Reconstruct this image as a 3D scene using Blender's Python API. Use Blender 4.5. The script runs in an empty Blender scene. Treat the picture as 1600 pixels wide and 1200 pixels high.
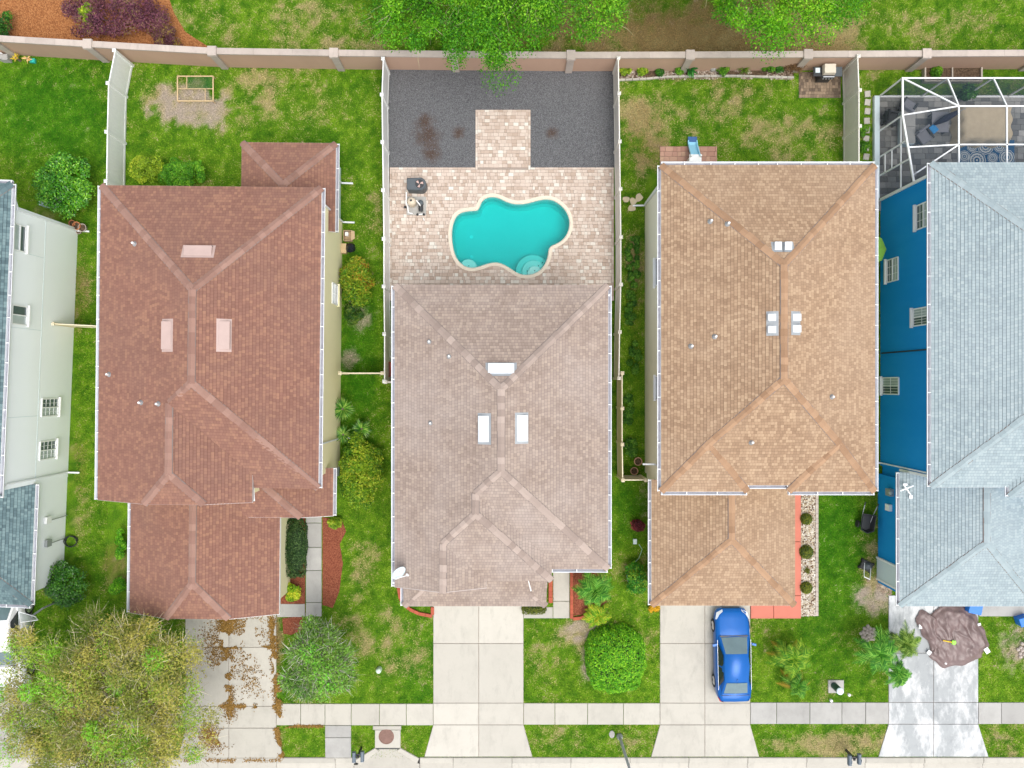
import bpy, math, random, zlib
import numpy as np
from mathutils import Matrix, Vector

# ------------------------------------------------------------------ scene, camera, sky, sun, exposure
SC = bpy.context.scene
COL = SC.collection
CAMH = 40.0                      # flying height in metres; 27 mm lens looking straight down
cam_d = bpy.data.cameras.new('camera'); cam_d.lens = 27.0; cam_d.sensor_width = 36.0
cam_d.clip_end = 2000.0
cam = bpy.data.objects.new('camera', cam_d); COL.objects.link(cam)
cam.location = (0, 0, CAMH)
SC.camera = cam
SUN_EL, SUN_AZ = math.radians(70), math.radians(150)     # azimuth clockwise from north
world = bpy.data.worlds.new('World'); SC.world = world; world.use_nodes = True
wn = world.node_tree; wn.nodes.clear()
sky = wn.nodes.new('ShaderNodeTexSky'); sky.sky_type = 'NISHITA'; sky.sun_disc = False
sky.sun_elevation = SUN_EL; sky.sun_rotation = SUN_AZ
sky.air_density = 1.0; sky.dust_density = 4.0; sky.ozone_density = 1.0
hs = wn.nodes.new('ShaderNodeHueSaturation'); hs.inputs['Saturation'].default_value = 0.36
bg = wn.nodes.new('ShaderNodeBackground'); bg.inputs['Strength'].default_value = 0.15
wo = wn.nodes.new('ShaderNodeOutputWorld')
wn.links.new(sky.outputs[0], hs.inputs['Color']); wn.links.new(hs.outputs[0], bg.inputs[0]); wn.links.new(bg.outputs[0], wo.inputs[0])
sun_d = bpy.data.lights.new('sun', 'SUN'); sun_d.energy = 0.7; sun_d.angle = math.radians(42); sun_d.color = (1.0, 0.97, 0.93)
sun = bpy.data.objects.new('sun', sun_d); COL.objects.link(sun)
sd = Vector((math.sin(SUN_AZ)*math.cos(SUN_EL), math.cos(SUN_AZ)*math.cos(SUN_EL), math.sin(SUN_EL)))
sun.rotation_euler = sd.to_track_quat('Z', 'Y').to_euler(); sun.location = sd*60
SC.view_settings.view_transform = 'Standard'; SC.view_settings.look = 'None'
SC.view_settings.gamma = 1.0; SC.view_settings.use_curve_mapping = False
SC.view_settings.exposure = 0.90
SC.render.engine = 'CYCLES'
SC.cycles.max_bounces = 6; SC.cycles.diffuse_bounces = 4; SC.cycles.transparent_max_bounces = 12
SC.cycles.use_denoising = True

RNG = np.random.default_rng(11)
random.seed(5)
EXPO = 1.45

# ------------------------------------------------------------------ helpers
def P(px, py, z=0.0):
    k = (CAMH - z)/1200.0
    return Vector(((px-800)*k, (600-py)*k, z))
def S(r, g, b, f=EXPO):
    o = []
    for c in (r, g, b):
        c /= 255.0
        c = c/12.92 if c <= 0.04045 else ((c+0.055)/1.055)**2.4
        o.append(c/f)
    return tuple(o)
def nd(nt, t, ins=None, **props):
    n = nt.nodes.new(t)
    for k, v in props.items(): setattr(n, k, v)
    for k, v in (ins or {}).items():
        if isinstance(v, bpy.types.NodeSocket): nt.links.new(v, n.inputs[k])
        else:
            if isinstance(v, tuple) and len(v) == 3 and n.inputs[k].type == 'RGBA': v = (*v, 1)
            n.inputs[k].default_value = v
    return n
def newmat(name):
    m = bpy.data.materials.new(name); m.use_nodes = True
    nt = m.node_tree; nt.nodes.clear()
    out = nd(nt, 'ShaderNodeOutputMaterial')
    b = nd(nt, 'ShaderNodeBsdfPrincipled'); nt.links.new(b.outputs[0], out.inputs[0])
    return m, nt, b, out
def mixc(nt, fac, a, b, mode='MIX'):
    n = nt.nodes.new('ShaderNodeMix'); n.data_type = 'RGBA'; n.blend_type = mode
    for i, v in ((0, fac), (6, a), (7, b)):
        if isinstance(v, bpy.types.NodeSocket): nt.links.new(v, n.inputs[i])
        else: n.inputs[i].default_value = (*v, 1) if isinstance(v, tuple) and len(v) == 3 else v
    return n.outputs[2]
def mth(nt, op, a, b=0.0):
    n = nt.nodes.new('ShaderNodeMath'); n.operation = op
    for i, v in ((0, a), (1, b)):
        if isinstance(v, bpy.types.NodeSocket): nt.links.new(v, n.inputs[i])
        else: n.inputs[i].default_value = v
    return n.outputs[0]
def ramp(nt, fac, stops, interp='LINEAR'):
    n = nt.nodes.new('ShaderNodeValToRGB'); n.color_ramp.interpolation = interp
    e = n.color_ramp.elements
    while len(e) < len(stops): e.new(0.5)
    for el, (p, c) in zip(e, stops): el.position = p; el.color = (*c, 1) if len(c) == 3 else c
    nt.links.new(fac, n.inputs[0]); return n.outputs[0]
def noise(nt, scale, detail=4, rough=0.55, vec=None, out=0):
    ins = {'Scale': scale, 'Detail': detail, 'Roughness': rough}
    if vec is not None: ins['Vector'] = vec
    return nd(nt, 'ShaderNodeTexNoise', ins).outputs[out]
def geopos(nt): return nd(nt, 'ShaderNodeNewGeometry').outputs['Position']
def bump(nt, b, h, dist=0.01, strength=0.6):
    n = nd(nt, 'ShaderNodeBump', {'Height': h, 'Distance': dist, 'Strength': strength}); nt.links.new(n.outputs[0], b.inputs['Normal'])

def plain(name, col, rough=0.5, metal=0.0, var=0.12, scale=3.0, bmp=0.0, spec=0.5, objvar=0.0, coat=0.0):
    m, nt, b, _ = newmat(name)
    pos = geopos(nt)
    n = noise(nt, scale, 5, 0.6, pos)
    c = mixc(nt, n, tuple(x*(1-var) for x in col), tuple(min(1, x*(1+var)) for x in col))
    if objvar:
        oi = nd(nt, 'ShaderNodeObjectInfo').outputs['Random']
        c = mixc(nt, mth(nt, 'MULTIPLY', oi, objvar), c, tuple(x*0.55 for x in col))
    nt.links.new(c, b.inputs['Base Color'])
    b.inputs['Roughness'].default_value = rough; b.inputs['Metallic'].default_value = metal
    b.inputs['Specular IOR Level'].default_value = spec; b.inputs['Coat Weight'].default_value = coat
    if bmp: bump(nt, b, noise(nt, 60, 4, 0.6, pos), bmp)
    return m

def attrcol(name, rough=0.7, spec=0.2, transl=0.0, var=0.0):
    m, nt, b, out = newmat(name)
    c = nd(nt, 'ShaderNodeAttribute', attribute_name='Col').outputs['Color']
    if var:
        n = noise(nt, 14, 4, 0.7, geopos(nt))
        c = mixc(nt, mth(nt, 'MULTIPLY', n, var), c, (0, 0, 0))
    nt.links.new(c, b.inputs['Base Color'])
    b.inputs['Roughness'].default_value = rough; b.inputs['Specular IOR Level'].default_value = spec
    if transl:
        t = nd(nt, 'ShaderNodeBsdfTranslucent', {'Color': c})
        mx = nd(nt, 'ShaderNodeMixShader', {0: transl, 1: b.outputs[0], 2: t.outputs[0]})
        nt.links.new(mx.outputs[0], out.inputs[0])
    return m

def shingle(name, stops, worn, wear=0.5):
    m, nt, b, _ = newmat(name)
    uv = nd(nt, 'ShaderNodeUVMap').outputs[0]
    s = nd(nt, 'ShaderNodeSeparateXYZ', {0: uv})
    row = mth(nt, 'FLOOR', mth(nt, 'DIVIDE', s.outputs[1], 0.145))
    rr = nd(nt, 'ShaderNodeTexWhiteNoise', {'W': row}, noise_dimensions='1D').outputs[0]
    u = mth(nt, 'ADD', mth(nt, 'DIVIDE', s.outputs[0], 0.14), mth(nt, 'MULTIPLY', rr, 7.0))
    cell = mth(nt, 'FLOOR', u)
    cv = nd(nt, 'ShaderNodeCombineXYZ', {0: cell, 1: row})
    w = nd(nt, 'ShaderNodeTexWhiteNoise', {'Vector': cv.outputs[0]}, noise_dimensions='2D').outputs[0]
    pos = geopos(nt)
    g = noise(nt, 0.9, 4, 0.6, pos)
    f = mth(nt, 'ADD', mth(nt, 'MULTIPLY', w, 0.6), mth(nt, 'MULTIPLY', g, 0.4))
    c = ramp(nt, f, stops)
    fine = noise(nt, 45, 3, 0.7, pos)
    c = mixc(nt, mth(nt, 'MULTIPLY', fine, 0.35), c, tuple(x*0.55 for x in stops[0][1]))
    big = noise(nt, 0.22, 8, 0.7, pos)
    bf = ramp(nt, big, [(0.42, (0, 0, 0)), (0.68, (1, 1, 1))])
    c = mixc(nt, mth(nt, 'MULTIPLY', bf, wear), c, worn)
    sv = nd(nt, 'ShaderNodeMapping', {0: uv, 'Scale': (1.6, 0.10, 1)}).outputs[0]
    stf = ramp(nt, noise(nt, 1.0, 6, 0.7, sv), [(0.50, (0, 0, 0)), (0.72, (1, 1, 1))])
    c = mixc(nt, mth(nt, 'MULTIPLY', stf, 0.30), c, tuple(x*0.72 for x in stops[0][1]))
    fu = mth(nt, 'FRACT', u)
    slot = mth(nt, 'LESS_THAN', fu, 0.07)
    c = mixc(nt, mth(nt, 'MULTIPLY', slot, 0.55), c, tuple(x*0.4 for x in stops[0][1]))
    fv = mth(nt, 'FRACT', mth(nt, 'DIVIDE', s.outputs[1], 0.145))
    butt = mth(nt, 'GREATER_THAN', fv, 0.84)
    c = mixc(nt, mth(nt, 'MULTIPLY', butt, 0.5), c, tuple(x*0.42 for x in stops[0][1]))
    nt.links.new(c, b.inputs['Base Color']); b.inputs['Roughness'].default_value = 0.92
    b.inputs['Specular IOR Level'].default_value = 0.15
    bump(nt, b, fine, 0.006, 0.7)
    return m
def capmat(name, a, c2):
    m, nt, b, _ = newmat(name)
    oi = nd(nt, 'ShaderNodeObjectInfo').outputs['Random']
    c = mixc(nt, oi, a, c2)
    fine = noise(nt, 40, 3, 0.7, geopos(nt))
    c = mixc(nt, mth(nt, 'MULTIPLY', fine, 0.45), c, tuple(x*0.5 for x in a))
    nt.links.new(c, b.inputs['Base Color']); b.inputs['Roughness'].default_value = 0.92
    b.inputs['Specular IOR Level'].default_value = 0.15
    return m
def concrete(name, col, stain=0.35, dark=(0.25, 0.23, 0.2), white=None):
    m, nt, b, _ = newmat(name)
    pos = geopos(nt)
    oi = nd(nt, 'ShaderNodeObjectInfo').outputs['Random']
    base = mixc(nt, oi, tuple(x*0.9 for x in col), tuple(min(1, x*1.06) for x in col))
    n1 = noise(nt, 0.8, 6, 0.7, pos)
    f1 = ramp(nt, n1, [(0.45, (0, 0, 0)), (0.78, (1, 1, 1))])
    c = mixc(nt, mth(nt, 'MULTIPLY', f1, stain), base, dark)
    n2 = noise(nt, 28, 5, 0.7, pos)
    c = mixc(nt, mth(nt, 'MULTIPLY', n2, 0.22), c, tuple(x*0.45 for x in col))
    n4 = noise(nt, 1.7, 7, 0.75, nd(nt, 'ShaderNodeMapping', {0: pos, 'Scale': (1.3, 0.5, 1), 'Location': (7, 3, 0)}).outputs[0])
    c = mixc(nt, mth(nt, 'MULTIPLY', ramp(nt, n4, [(0.52, (0, 0, 0)), (0.72, (1, 1, 1))]), 0.55), c, tuple(x*0.62 for x in col))
    if white:
        n3 = noise(nt, 0.55, 7, 0.75, nd(nt, 'ShaderNodeMapping', {0: pos, 'Scale': (1.8, 0.8, 1), 'Location': (0.3, 1.2, 0)}).outputs[0])
        f3 = ramp(nt, n3, [(0.46, (0, 0, 0)), (0.62, (1, 1, 1))])
        c = mixc(nt, mth(nt, 'MULTIPLY', f3, 0.75), c, white)
    nt.links.new(c, b.inputs['Base Color']); b.inputs['Roughness'].default_value = 0.85
    b.inputs['Specular IOR Level'].default_value = 0.25
    bump(nt, b, n2, 0.004, 0.5)
    return m
def stucco(name, col, stain=0.2, sc=(0.3, 0.3, 0.3)):
    m, nt, b, _ = newmat(name)
    pos = geopos(nt)
    n1 = noise(nt, 0.6, 6, 0.65, nd(nt, 'ShaderNodeMapping', {0: pos, 'Scale': (1, 1, 0.3)}).outputs[0])
    f = ramp(nt, n1, [(0.42, (0, 0, 0)), (0.75, (1, 1, 1))])
    c = mixc(nt, mth(nt, 'MULTIPLY', f, stain), col, sc)
    n2 = noise(nt, 30, 5, 0.7, pos)
    c = mixc(nt, mth(nt, 'MULTIPLY', n2, 0.12), c, tuple(x*0.4 for x in col))
    nt.links.new(c, b.inputs['Base Color']); b.inputs['Roughness'].default_value = 0.9
    b.inputs['Specular IOR Level'].default_value = 0.2
    bump(nt, b, n2, 0.006, 0.6)
    return m

# ---- mesh building
class MB:
    def __init__(s): s.v = []; s.f = []; s.uv = None
    def face(s, pts, uv=None):
        i = len(s.v); s.v += [tuple(p) for p in pts]; s.f.append(tuple(range(i, i+len(pts))))
        if uv is not None:
            if s.uv is None: s.uv = []
            s.uv += uv
    def box(s, c, d, rot=0.0, taper=1.0):
        cx, cy, cz = c; dx, dy, dz = (q/2 for q in d)
        ca, sa = math.cos(rot), math.sin(rot); i = len(s.v)
        for z, t in ((-dz, 1.0), (dz, taper)):
            for x, y in ((-dx, -dy), (dx, -dy), (dx, dy), (-dx, dy)):
                s.v.append((cx+(x*ca-y*sa)*t, cy+(x*sa+y*ca)*t, cz+z))
        s.f += [(i+3, i+2, i+1, i), (i+4, i+5, i+6, i+7)] + [(i+a, i+(a+1) % 4, i+4+(a+1) % 4, i+4+a) for a in range(4)]
        return s
    def prism(s, poly, z0, z1, bev=0.0):
        """polygon (xy, ccw) extruded; bev pulls the top edge in"""
        n = len(poly); i = len(s.v)
        a = sum(poly[k][0]*poly[(k+1) % n][1]-poly[(k+1) % n][0]*poly[k][1] for k in range(n))
        if a < 0: poly = poly[::-1]
        rings = [(0, z0), (0, z1)] if not bev else [(0, z0), (0, z1-bev), (bev, z1)]
        for ins, z in rings:
            pp = inset(poly, ins) if ins else poly
            s.v += [(p[0], p[1], z) for p in pp]
        for r in range(len(rings)-1):
            for k in range(n): s.f.append((i+r*n+k, i+r*n+(k+1) % n, i+(r+1)*n+(k+1) % n, i+(r+1)*n+k))
        t = i+(len(rings)-1)*n
        s.f.append(tuple(range(t, t+n))); s.f.append(tuple(range(i+n-1, i-1, -1)))
        return s
    def bar(s, a, b, w, h=None):
        a = Vector(a); b = Vector(b); h = h or w; d = (b-a).normalized()
        up = Vector((0, 0, 1)) if abs(d.z) < 0.95 else Vector((0, 1, 0))
        x = d.cross(up).normalized()*w/2; y = x.normalized().cross(d).normalized()*h/2; i = len(s.v)
        for p in (a, b):
            for q in (-x-y, x-y, x+y, -x+y): s.v.append(tuple(p+q))
        s.f += [(i, i+1, i+2, i+3), (i+7, i+6, i+5, i+4)] + [(i+k, i+4+k, i+4+(k+1) % 4, i+(k+1) % 4) for k in range(4)]
        return s
    def tube(s, pts, rad, n=8, cap=True):
        pts = [Vector(p) for p in pts]; i = len(s.v)
        if not hasattr(rad, '__len__'): rad = [rad]*len(pts)
        for k, p in enumerate(pts):
            d = (pts[min(k+1, len(pts)-1)]-pts[max(k-1, 0)]).normalized()
            up = Vector((0, 0, 1)) if abs(d.z) < 0.9 else Vector((1, 0, 0))
            x = d.cross(up).normalized(); y = x.cross(d)
            for j in range(n):
                a = 2*math.pi*j/n; s.v.append(tuple(p+(x*math.cos(a)+y*math.sin(a))*rad[k]))
        for k in range(len(pts)-1):
            for j in range(n):
                s.f.append((i+k*n+j, i+k*n+(j+1) % n, i+(k+1)*n+(j+1) % n, i+(k+1)*n+j))
        if cap:
            s.f.append(tuple(i+n-1-j for j in range(n))); e = i+(len(pts)-1)*n; s.f.append(tuple(e+j for j in range(n)))
        return s
    def lathe(s, c, prof, n=20):
        i = len(s.v)
        for r, z in prof:
            for j in range(n):
                a = 2*math.pi*j/n; s.v.append((c[0]+r*math.cos(a), c[1]+r*math.sin(a), c[2]+z))
        for k in range(len(prof)-1):
            for j in range(n): s.f.append((i+k*n+j, i+k*n+(j+1) % n, i+(k+1)*n+(j+1) % n, i+(k+1)*n+j))
        s.f.append(tuple(i+n-1-j for j in range(n))); e = i+(len(prof)-1)*n; s.f.append(tuple(e+j for j in range(n)))
        return s
    def mesh(s, name, mat, smooth=False):
        me = bpy.data.meshes.new(name); me.from_pydata(s.v, [], s.f)
        if s.uv is not None:
            l = me.uv_layers.new(name='UVMap'); l.data.foreach_set('uv', [q for p in s.uv for q in p])
        if mat: me.materials.append(mat)
        if smooth: me.polygons.foreach_set('use_smooth', [True]*len(me.polygons))
        me.update(); return me
def inset(poly, d):
    n = len(poly); out = []
    for k in range(n):
        p0, p1, p2 = (Vector(poly[(k+q-1) % n][:2]) for q in (0, 1, 2))
        a = (p1-p0); b = (p2-p1)
        if a.length < 1e-6 or b.length < 1e-6: out.append(tuple(p1)); continue
        a.normalize(); b.normalize()
        na = Vector((-a.y, a.x)); nb = Vector((-b.y, b.x)); m = na+nb
        if m.length < 1e-6: out.append(tuple(p1+na*d)); continue
        m.normalize(); out.append(tuple(p1+m*(d/max(0.35, m.dot(na)))))
    return out
def obj(name, me, parent=None, loc=None, rot=None, mtx=None):
    o = bpy.data.objects.new(name, me); COL.objects.link(o)
    if parent is not None: o.parent = parent
    if mtx is not None: o.matrix_basis = mtx
    else:
        if loc is not None: o.location = loc
        if rot is not None: o.rotation_euler = rot
    return o
def tag(o, label=None, cat=None, group=None, kind=None):
    for k, v in (('label', label), ('category', cat), ('group', group), ('kind', kind)):
        if v: o[k] = v
    return o
class Boards:
    def __init__(s): s.b = []
    def bar(s, *a): s.b.append(MB().bar(*a)); return s
class Thing:
    def __init__(s, name, label, cat, loc=(0, 0, 0), rot=0.0, group=None, kind=None):
        s.o = obj(name, None); s.o.empty_display_size = 0.3
        s.o.location = loc; s.o.rotation_euler = (0, 0, rot)
        s.m = Matrix.Translation(Vector(loc)) @ Matrix.Rotation(rot, 4, 'Z'); s.i = s.m.inverted()
        tag(s.o, label, cat, group, kind)
    def P(s, px, py, z=0.0): return s.i @ P(px, py, z)
    def add(s, name, mb, mat, parent=None, smooth=False, label=None, **k):
        if isinstance(mb, Boards):
            for q_ in mb.b: o = obj(name, q_.mesh(name, mat), parent or s.o)
            return o
        o = obj(name, mb.mesh(name, mat, smooth) if isinstance(mb, MB) else mb, parent or s.o, **k)
        if label: o['label'] = label
        return o
def struct(name, mb, mat, parent=None, kind='structure'):
    o = obj(name, mb.mesh(name, mat), parent)
    if parent is None: o['kind'] = kind
    return o
def single(name, mb, mat, label, cat, group=None, smooth=False, kind=None, loc=None, rot=None):
    return tag(obj(name, mb.mesh(name, mat, smooth), None, loc, rot), label, cat, group, kind)

def npmesh(name, V, mat, col=None):
    """V: (N,k,3) faces; col: (N,3) linear colours"""
    N, k, _ = V.shape
    me = bpy.data.meshes.new(name)
    me.vertices.add(N*k); me.vertices.foreach_set('co', V.reshape(-1).astype(np.float32))
    me.loops.add(N*k); me.loops.foreach_set('vertex_index', np.arange(N*k, dtype=np.int32))
    me.polygons.add(N); me.polygons.foreach_set('loop_start', np.arange(0, N*k, k, dtype=np.int32))
    me.materials.append(mat)
    if col is not None:
        a = me.attributes.new('Col', 'FLOAT_COLOR', 'FACE')
        c = np.ones((N, 4), np.float32); c[:, :3] = col; a.data.foreach_set('color', c.reshape(-1))
    me.update(calc_edges=True); return me

# ---- 2d value noise (numpy)
_TAB = RNG.random((256, 256))
def vnoise(x, y, s, seed=0):
    x = np.asarray(x)/s+seed*17.31; y = np.asarray(y)/s+seed*7.77
    ix = np.floor(x).astype(int); iy = np.floor(y).astype(int); fx = x-ix; fy = y-iy
    fx = fx*fx*(3-2*fx); fy = fy*fy*(3-2*fy); g = lambda a, b: _TAB[a & 255, b & 255]
    return (g(ix, iy)*(1-fx)+g(ix+1, iy)*fx)*(1-fy)+(g(ix, iy+1)*(1-fx)+g(ix+1, iy+1)*fx)*fy
def fbm(x, y, s, seed=0, o=4):
    t = 0; a = 0.5
    for k in range(o): t = t+a*vnoise(x, y, s/2**k, seed+k*3); a *= 0.5
    return t/(1-0.5**o)
def inpoly(x, y, poly):
    r = np.zeros(x.shape, bool); n = len(poly)
    for i in range(n):
        x0, y0 = poly[i][:2]; x1, y1 = poly[(i+1) % n][:2]
        if y0 == y1: continue
        c = ((y0 > y) != (y1 > y)) & (x < (x1-x0)*(y-y0)/(y1-y0)+x0); r ^= c
    return r
def ppoly(*pts, z=0.0): return [tuple(P(a, b, z)[:2]) for a, b in pts]
def prect(x0, y0, x1, y1, z=0.0): return ppoly((x0, y1), (x1, y1), (x1, y0), (x0, y0), z=z)

# ------------------------------------------------------------------ materials
M = {}
M['shB'] = shingle('red_brown_shingle', [(0.1, S(150, 110, 96)), (0.5, S(166, 122, 106)), (0.9, S(190, 144, 118))], S(146, 114, 102), 0.5)
M['shC'] = shingle('pinkish_taupe_shingle', [(0.1, S(166, 148, 136)), (0.5, S(185, 166, 153)), (0.9, S(206, 187, 170))], S(196, 183, 175), 0.6)
M['shD'] = shingle('tan_orange_shingle', [(0.1, S(168, 138, 112)), (0.5, S(192, 161, 131)), (0.9, S(220, 190, 156))], S(196, 170, 144), 0.5)
M['shE'] = shingle('pale_grey_shingle', [(0.1, S(164, 180, 185)), (0.5, S(182, 199, 203)), (0.9, S(202, 216, 217))], S(184, 198, 202), 0.5)
M['shA'] = shingle('slate_teal_shingle', [(0.1, S(84, 104, 110)), (0.5, S(124, 150, 153)), (0.9, S(150, 174, 174))], S(124, 148, 152), 0.35)
M['capB'] = capmat('red_brown_cap', S(166, 128, 114), S(192, 154, 138))
M['capC'] = capmat('taupe_cap', S(174, 156, 145), S(216, 197, 184))
M['capD'] = capmat('tan_cap', S(178, 142, 112), S(210, 172, 138))
M['capE'] = capmat('grey_cap', S(176, 193, 197), S(194, 209, 212))
M['capA'] = capmat('slate_cap', S(104, 128, 133), S(130, 154, 157))
M['wallA'] = stucco('white_stucco', (0.90, 0.94, 0.96), 0.08, (0.72, 0.74, 0.74))
M['wallB'] = stucco('yellow_stucco', (0.88, 0.82, 0.52), 0.12, (0.5, 0.43, 0.28))
M['wallC'] = stucco('beige_stucco', (0.62, 0.52, 0.40), 0.15, (0.4, 0.34, 0.26))
M['wallD'] = stucco('cream_stucco', (0.90, 0.88, 0.70), 0.1, (0.55, 0.5, 0.36))
M['wallE'] = stucco('blue_stucco', (0.005, 0.26, 0.64), 0.35, (0.03, 0.36, 0.72))
M['palewall'] = stucco('pale_blue_white_stucco', (0.62, 0.72, 0.74), 0.15, (0.4, 0.45, 0.45))
M['white'] = plain('white_paint', (0.80, 0.81, 0.80), 0.45, var=0.06)
M['gutter'] = plain('white_aluminium', (0.74, 0.76, 0.78), 0.4, var=0.08)
M['gutin'] = plain('dark_gutter_inside', (0.23, 0.23, 0.26), 0.6, var=0.5, scale=6)
M['ventwhite'] = plain('white_vent_metal', (0.58, 0.62, 0.64), 0.45, var=0.12, scale=5)
M['fascia'] = plain('taupe_fascia', (0.42, 0.36, 0.33), 0.6)
M['vinyl'] = plain('white_vinyl', (0.80, 0.81, 0.79), 0.4, var=0.05)
M['vinylcream'] = plain('cream_vinyl', (0.72, 0.64, 0.46), 0.5, var=0.1)
M['vinyltan'] = plain('pale_taupe_vinyl', (0.72, 0.69, 0.62), 0.45, var=0.06)
M['glass'] = plain('dark_window_glass', (0.09, 0.12, 0.13), 0.08, var=0.5, scale=1.5, spec=0.8)
M['glasslt'] = plain('curtained_window_glass', (0.42, 0.48, 0.48), 0.12, var=0.25, scale=2, spec=0.7)
M['concrete'] = concrete('pale_concrete', S(216, 211, 198), 0.30, S(150, 146, 136))
M['concreteC'] = concrete('clean_pale_concrete', S(222, 217, 204), 0.22, S(166, 162, 150))
M['concreteG'] = concrete('grey_concrete', S(200, 198, 192), 0.4, S(140, 138, 134))
M['concreteW'] = concrete('white_splashed_concrete', S(192, 196, 196), 0.35, S(146, 150, 152), white=(0.70, 0.70, 0.69))
M['road'] = concrete('road_asphalt', (0.06, 0.06, 0.06), 0.3, (0.04, 0.04, 0.04))
M['salmonwall'] = stucco('tan_salmon_wall_stucco', (0.50, 0.335, 0.245), 0.35, (0.36, 0.24, 0.18))
M['wallcap'] = concrete('weathered_wall_cap', S(216, 202, 190), 0.45, S(150, 138, 126))
M['salmon'] = plain('salmon_painted_concrete', S(222, 130, 108), 0.75, var=0.12, scale=2)
M['brickred'] = plain('terracotta_edging', S(196, 96, 66), 0.8, var=0.2, scale=6, objvar=0.4)
M['leaf'] = attrcol('leaf', 0.55, 0.3, 0.28)
M['glossleaf'] = attrcol('glossy_leaf', 0.35, 0.45, 0.18)
M['twig'] = attrcol('twig', 0.9, 0.1)
M['grassblade'] = attrcol('grass_blade', 0.75, 0.15, 0.25)
M['stone'] = attrcol('loose_stone', 0.9, 0.15)
M['bark'] = plain('grey_brown_bark', (0.16, 0.125, 0.095), 0.9, var=0.35, scale=9, bmp=0.01)
M['wood'] = plain('raw_pine', (0.55, 0.40, 0.22), 0.7, var=0.2, scale=8)
M['greywood'] = plain('weathered_wood', (0.40, 0.36, 0.30), 0.8, var=0.25, scale=8)
M['black'] = plain('black_plastic', (0.025, 0.027, 0.03), 0.45, var=0.3)
M['darkgrey'] = plain('dark_grey_plastic', (0.07, 0.085, 0.095), 0.5, var=0.2)
M['grey'] = plain('grey_metal', (0.33, 0.35, 0.36), 0.45, 0.3, var=0.2)
M['terracotta'] = plain('terracotta_clay', (0.50, 0.20, 0.085), 0.8, var=0.25, scale=9)
M['cardboard'] = plain('cardboard', (0.47, 0.34, 0.20), 0.85, var=0.15, scale=7)
M['tire'] = plain('tyre_rubber', (0.02, 0.02, 0.021), 0.8, var=0.2)
M['rim'] = plain('alloy_rim', (0.6, 0.61, 0.62), 0.3, 0.8, var=0.1)
M['pvc'] = plain('white_pvc_pipe', (0.8, 0.8, 0.78), 0.4, var=0.05)
def paver_mat(name, stops):
    m, nt, b, _ = newmat(name)
    r = nd(nt, 'ShaderNodeAttribute', attribute_name='rnd').outputs['Fac']
    oi = nd(nt, 'ShaderNodeObjectInfo').outputs['Random']
    f = mth(nt, 'FRACT', mth(nt, 'ADD', r, oi))
    c = ramp(nt, f, stops)
    pos = geopos(nt)
    n = noise(nt, 25, 4, 0.7, pos); n2 = noise(nt, 0.5, 5, 0.65, pos)
    c = mixc(nt, mth(nt, 'MULTIPLY', n, 0.2), c, tuple(x*0.5 for x in stops[0][1]))
    c = mixc(nt, mth(nt, 'MULTIPLY', ramp(nt, n2, [(0.45, (0, 0, 0)), (0.7, (1, 1, 1))]), 0.25), c, stops[0][1])
    nt.links.new(c, b.inputs['Base Color']); b.inputs['Roughness'].default_value = 0.85
    b.inputs['Specular IOR Level'].default_value = 0.25
    bump(nt, b, n, 0.004, 0.6); return m
M['paver'] = paver_mat('tan_pink_paver', [(0.0, S(206, 184, 166)), (0.3, S(226, 206, 190)), (0.6, S(236, 218, 203)), (0.85, S(244, 229, 214)), (1.0, S(255, 252, 240))])
M['paverB'] = paver_mat('old_brick_paver', [(0.0, S(120, 104, 90)), (0.5, S(158, 138, 116)), (1.0, S(186, 162, 136))])
M['paverP'] = paver_mat('pink_paver', [(0.0, S(196, 150, 130)), (0.5, S(214, 168, 148)), (1.0, S(230, 190, 160))])
M['paverG'] = paver_mat('grey_lanai_paver', [(0.0, S(120, 120, 120)), (0.5, S(165, 165, 160)), (1.0, S(205, 202, 196))])
M['joint'] = plain('joint_sand', (0.30, 0.25, 0.21), 0.95, var=0.3, scale=20)
def gravelmat(name, stops, sc, dirt=None, dirtpos=()):
    m, nt, b, _ = newmat(name)
    pos = geopos(nt)
    v = nd(nt, 'ShaderNodeTexVoronoi', {'Vector': pos, 'Scale': sc})
    w = nd(nt, 'ShaderNodeTexWhiteNoise', {'Vector': v.outputs['Position']}, noise_dimensions='3D').outputs[0]
    c = ramp(nt, w, stops)
    n = noise(nt, 0.7, 5, 0.65, pos)
    c = mixc(nt, mth(nt, 'MULTIPLY', n, 0.4), c, stops[1][1])
    for (x, y, r) in dirtpos:
        d = nd(nt, 'ShaderNodeVectorMath', {0: pos, 1: (x, y, 0)}, operation='DISTANCE').outputs['Value']
        nn = noise(nt, 2.2, 5, 0.7, pos)
        q = mth(nt, 'ADD', mth(nt, 'DIVIDE', d, r), mth(nt, 'MULTIPLY', mth(nt, 'SUBTRACT', nn, 0.5), 1.6))
        f = ramp(nt, q, [(0.25, (1, 1, 1)), (1.15, (0, 0, 0))])
        c = mixc(nt, mth(nt, 'MULTIPLY', f, 0.85), c, dirt)
    nt.links.new(c, b.inputs['Base Color']); b.inputs['Roughness'].default_value = 0.9
    b.inputs['Specular IOR Level'].default_value = 0.2
    bump(nt, b, v.outputs['Distance'], 0.02, 0.8); return m
M['gravel'] = gravelmat('dark_gravel', [(0.0, S(86, 87, 90)), (0.5, S(116, 117, 119)), (1.0, S(147, 148, 150))], 42, S(92, 72, 60),
                        [(P(668, 212).x, P(668, 212).y, 0.85), (P(675, 240).x, P(675, 240).y, 0.6), (P(716, 207).x, P(716, 207).y, 0.42), (P(863, 208).x, P(863, 208).y, 0.42), (P(664, 190).x, P(664, 190).y, 0.6)])
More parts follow.
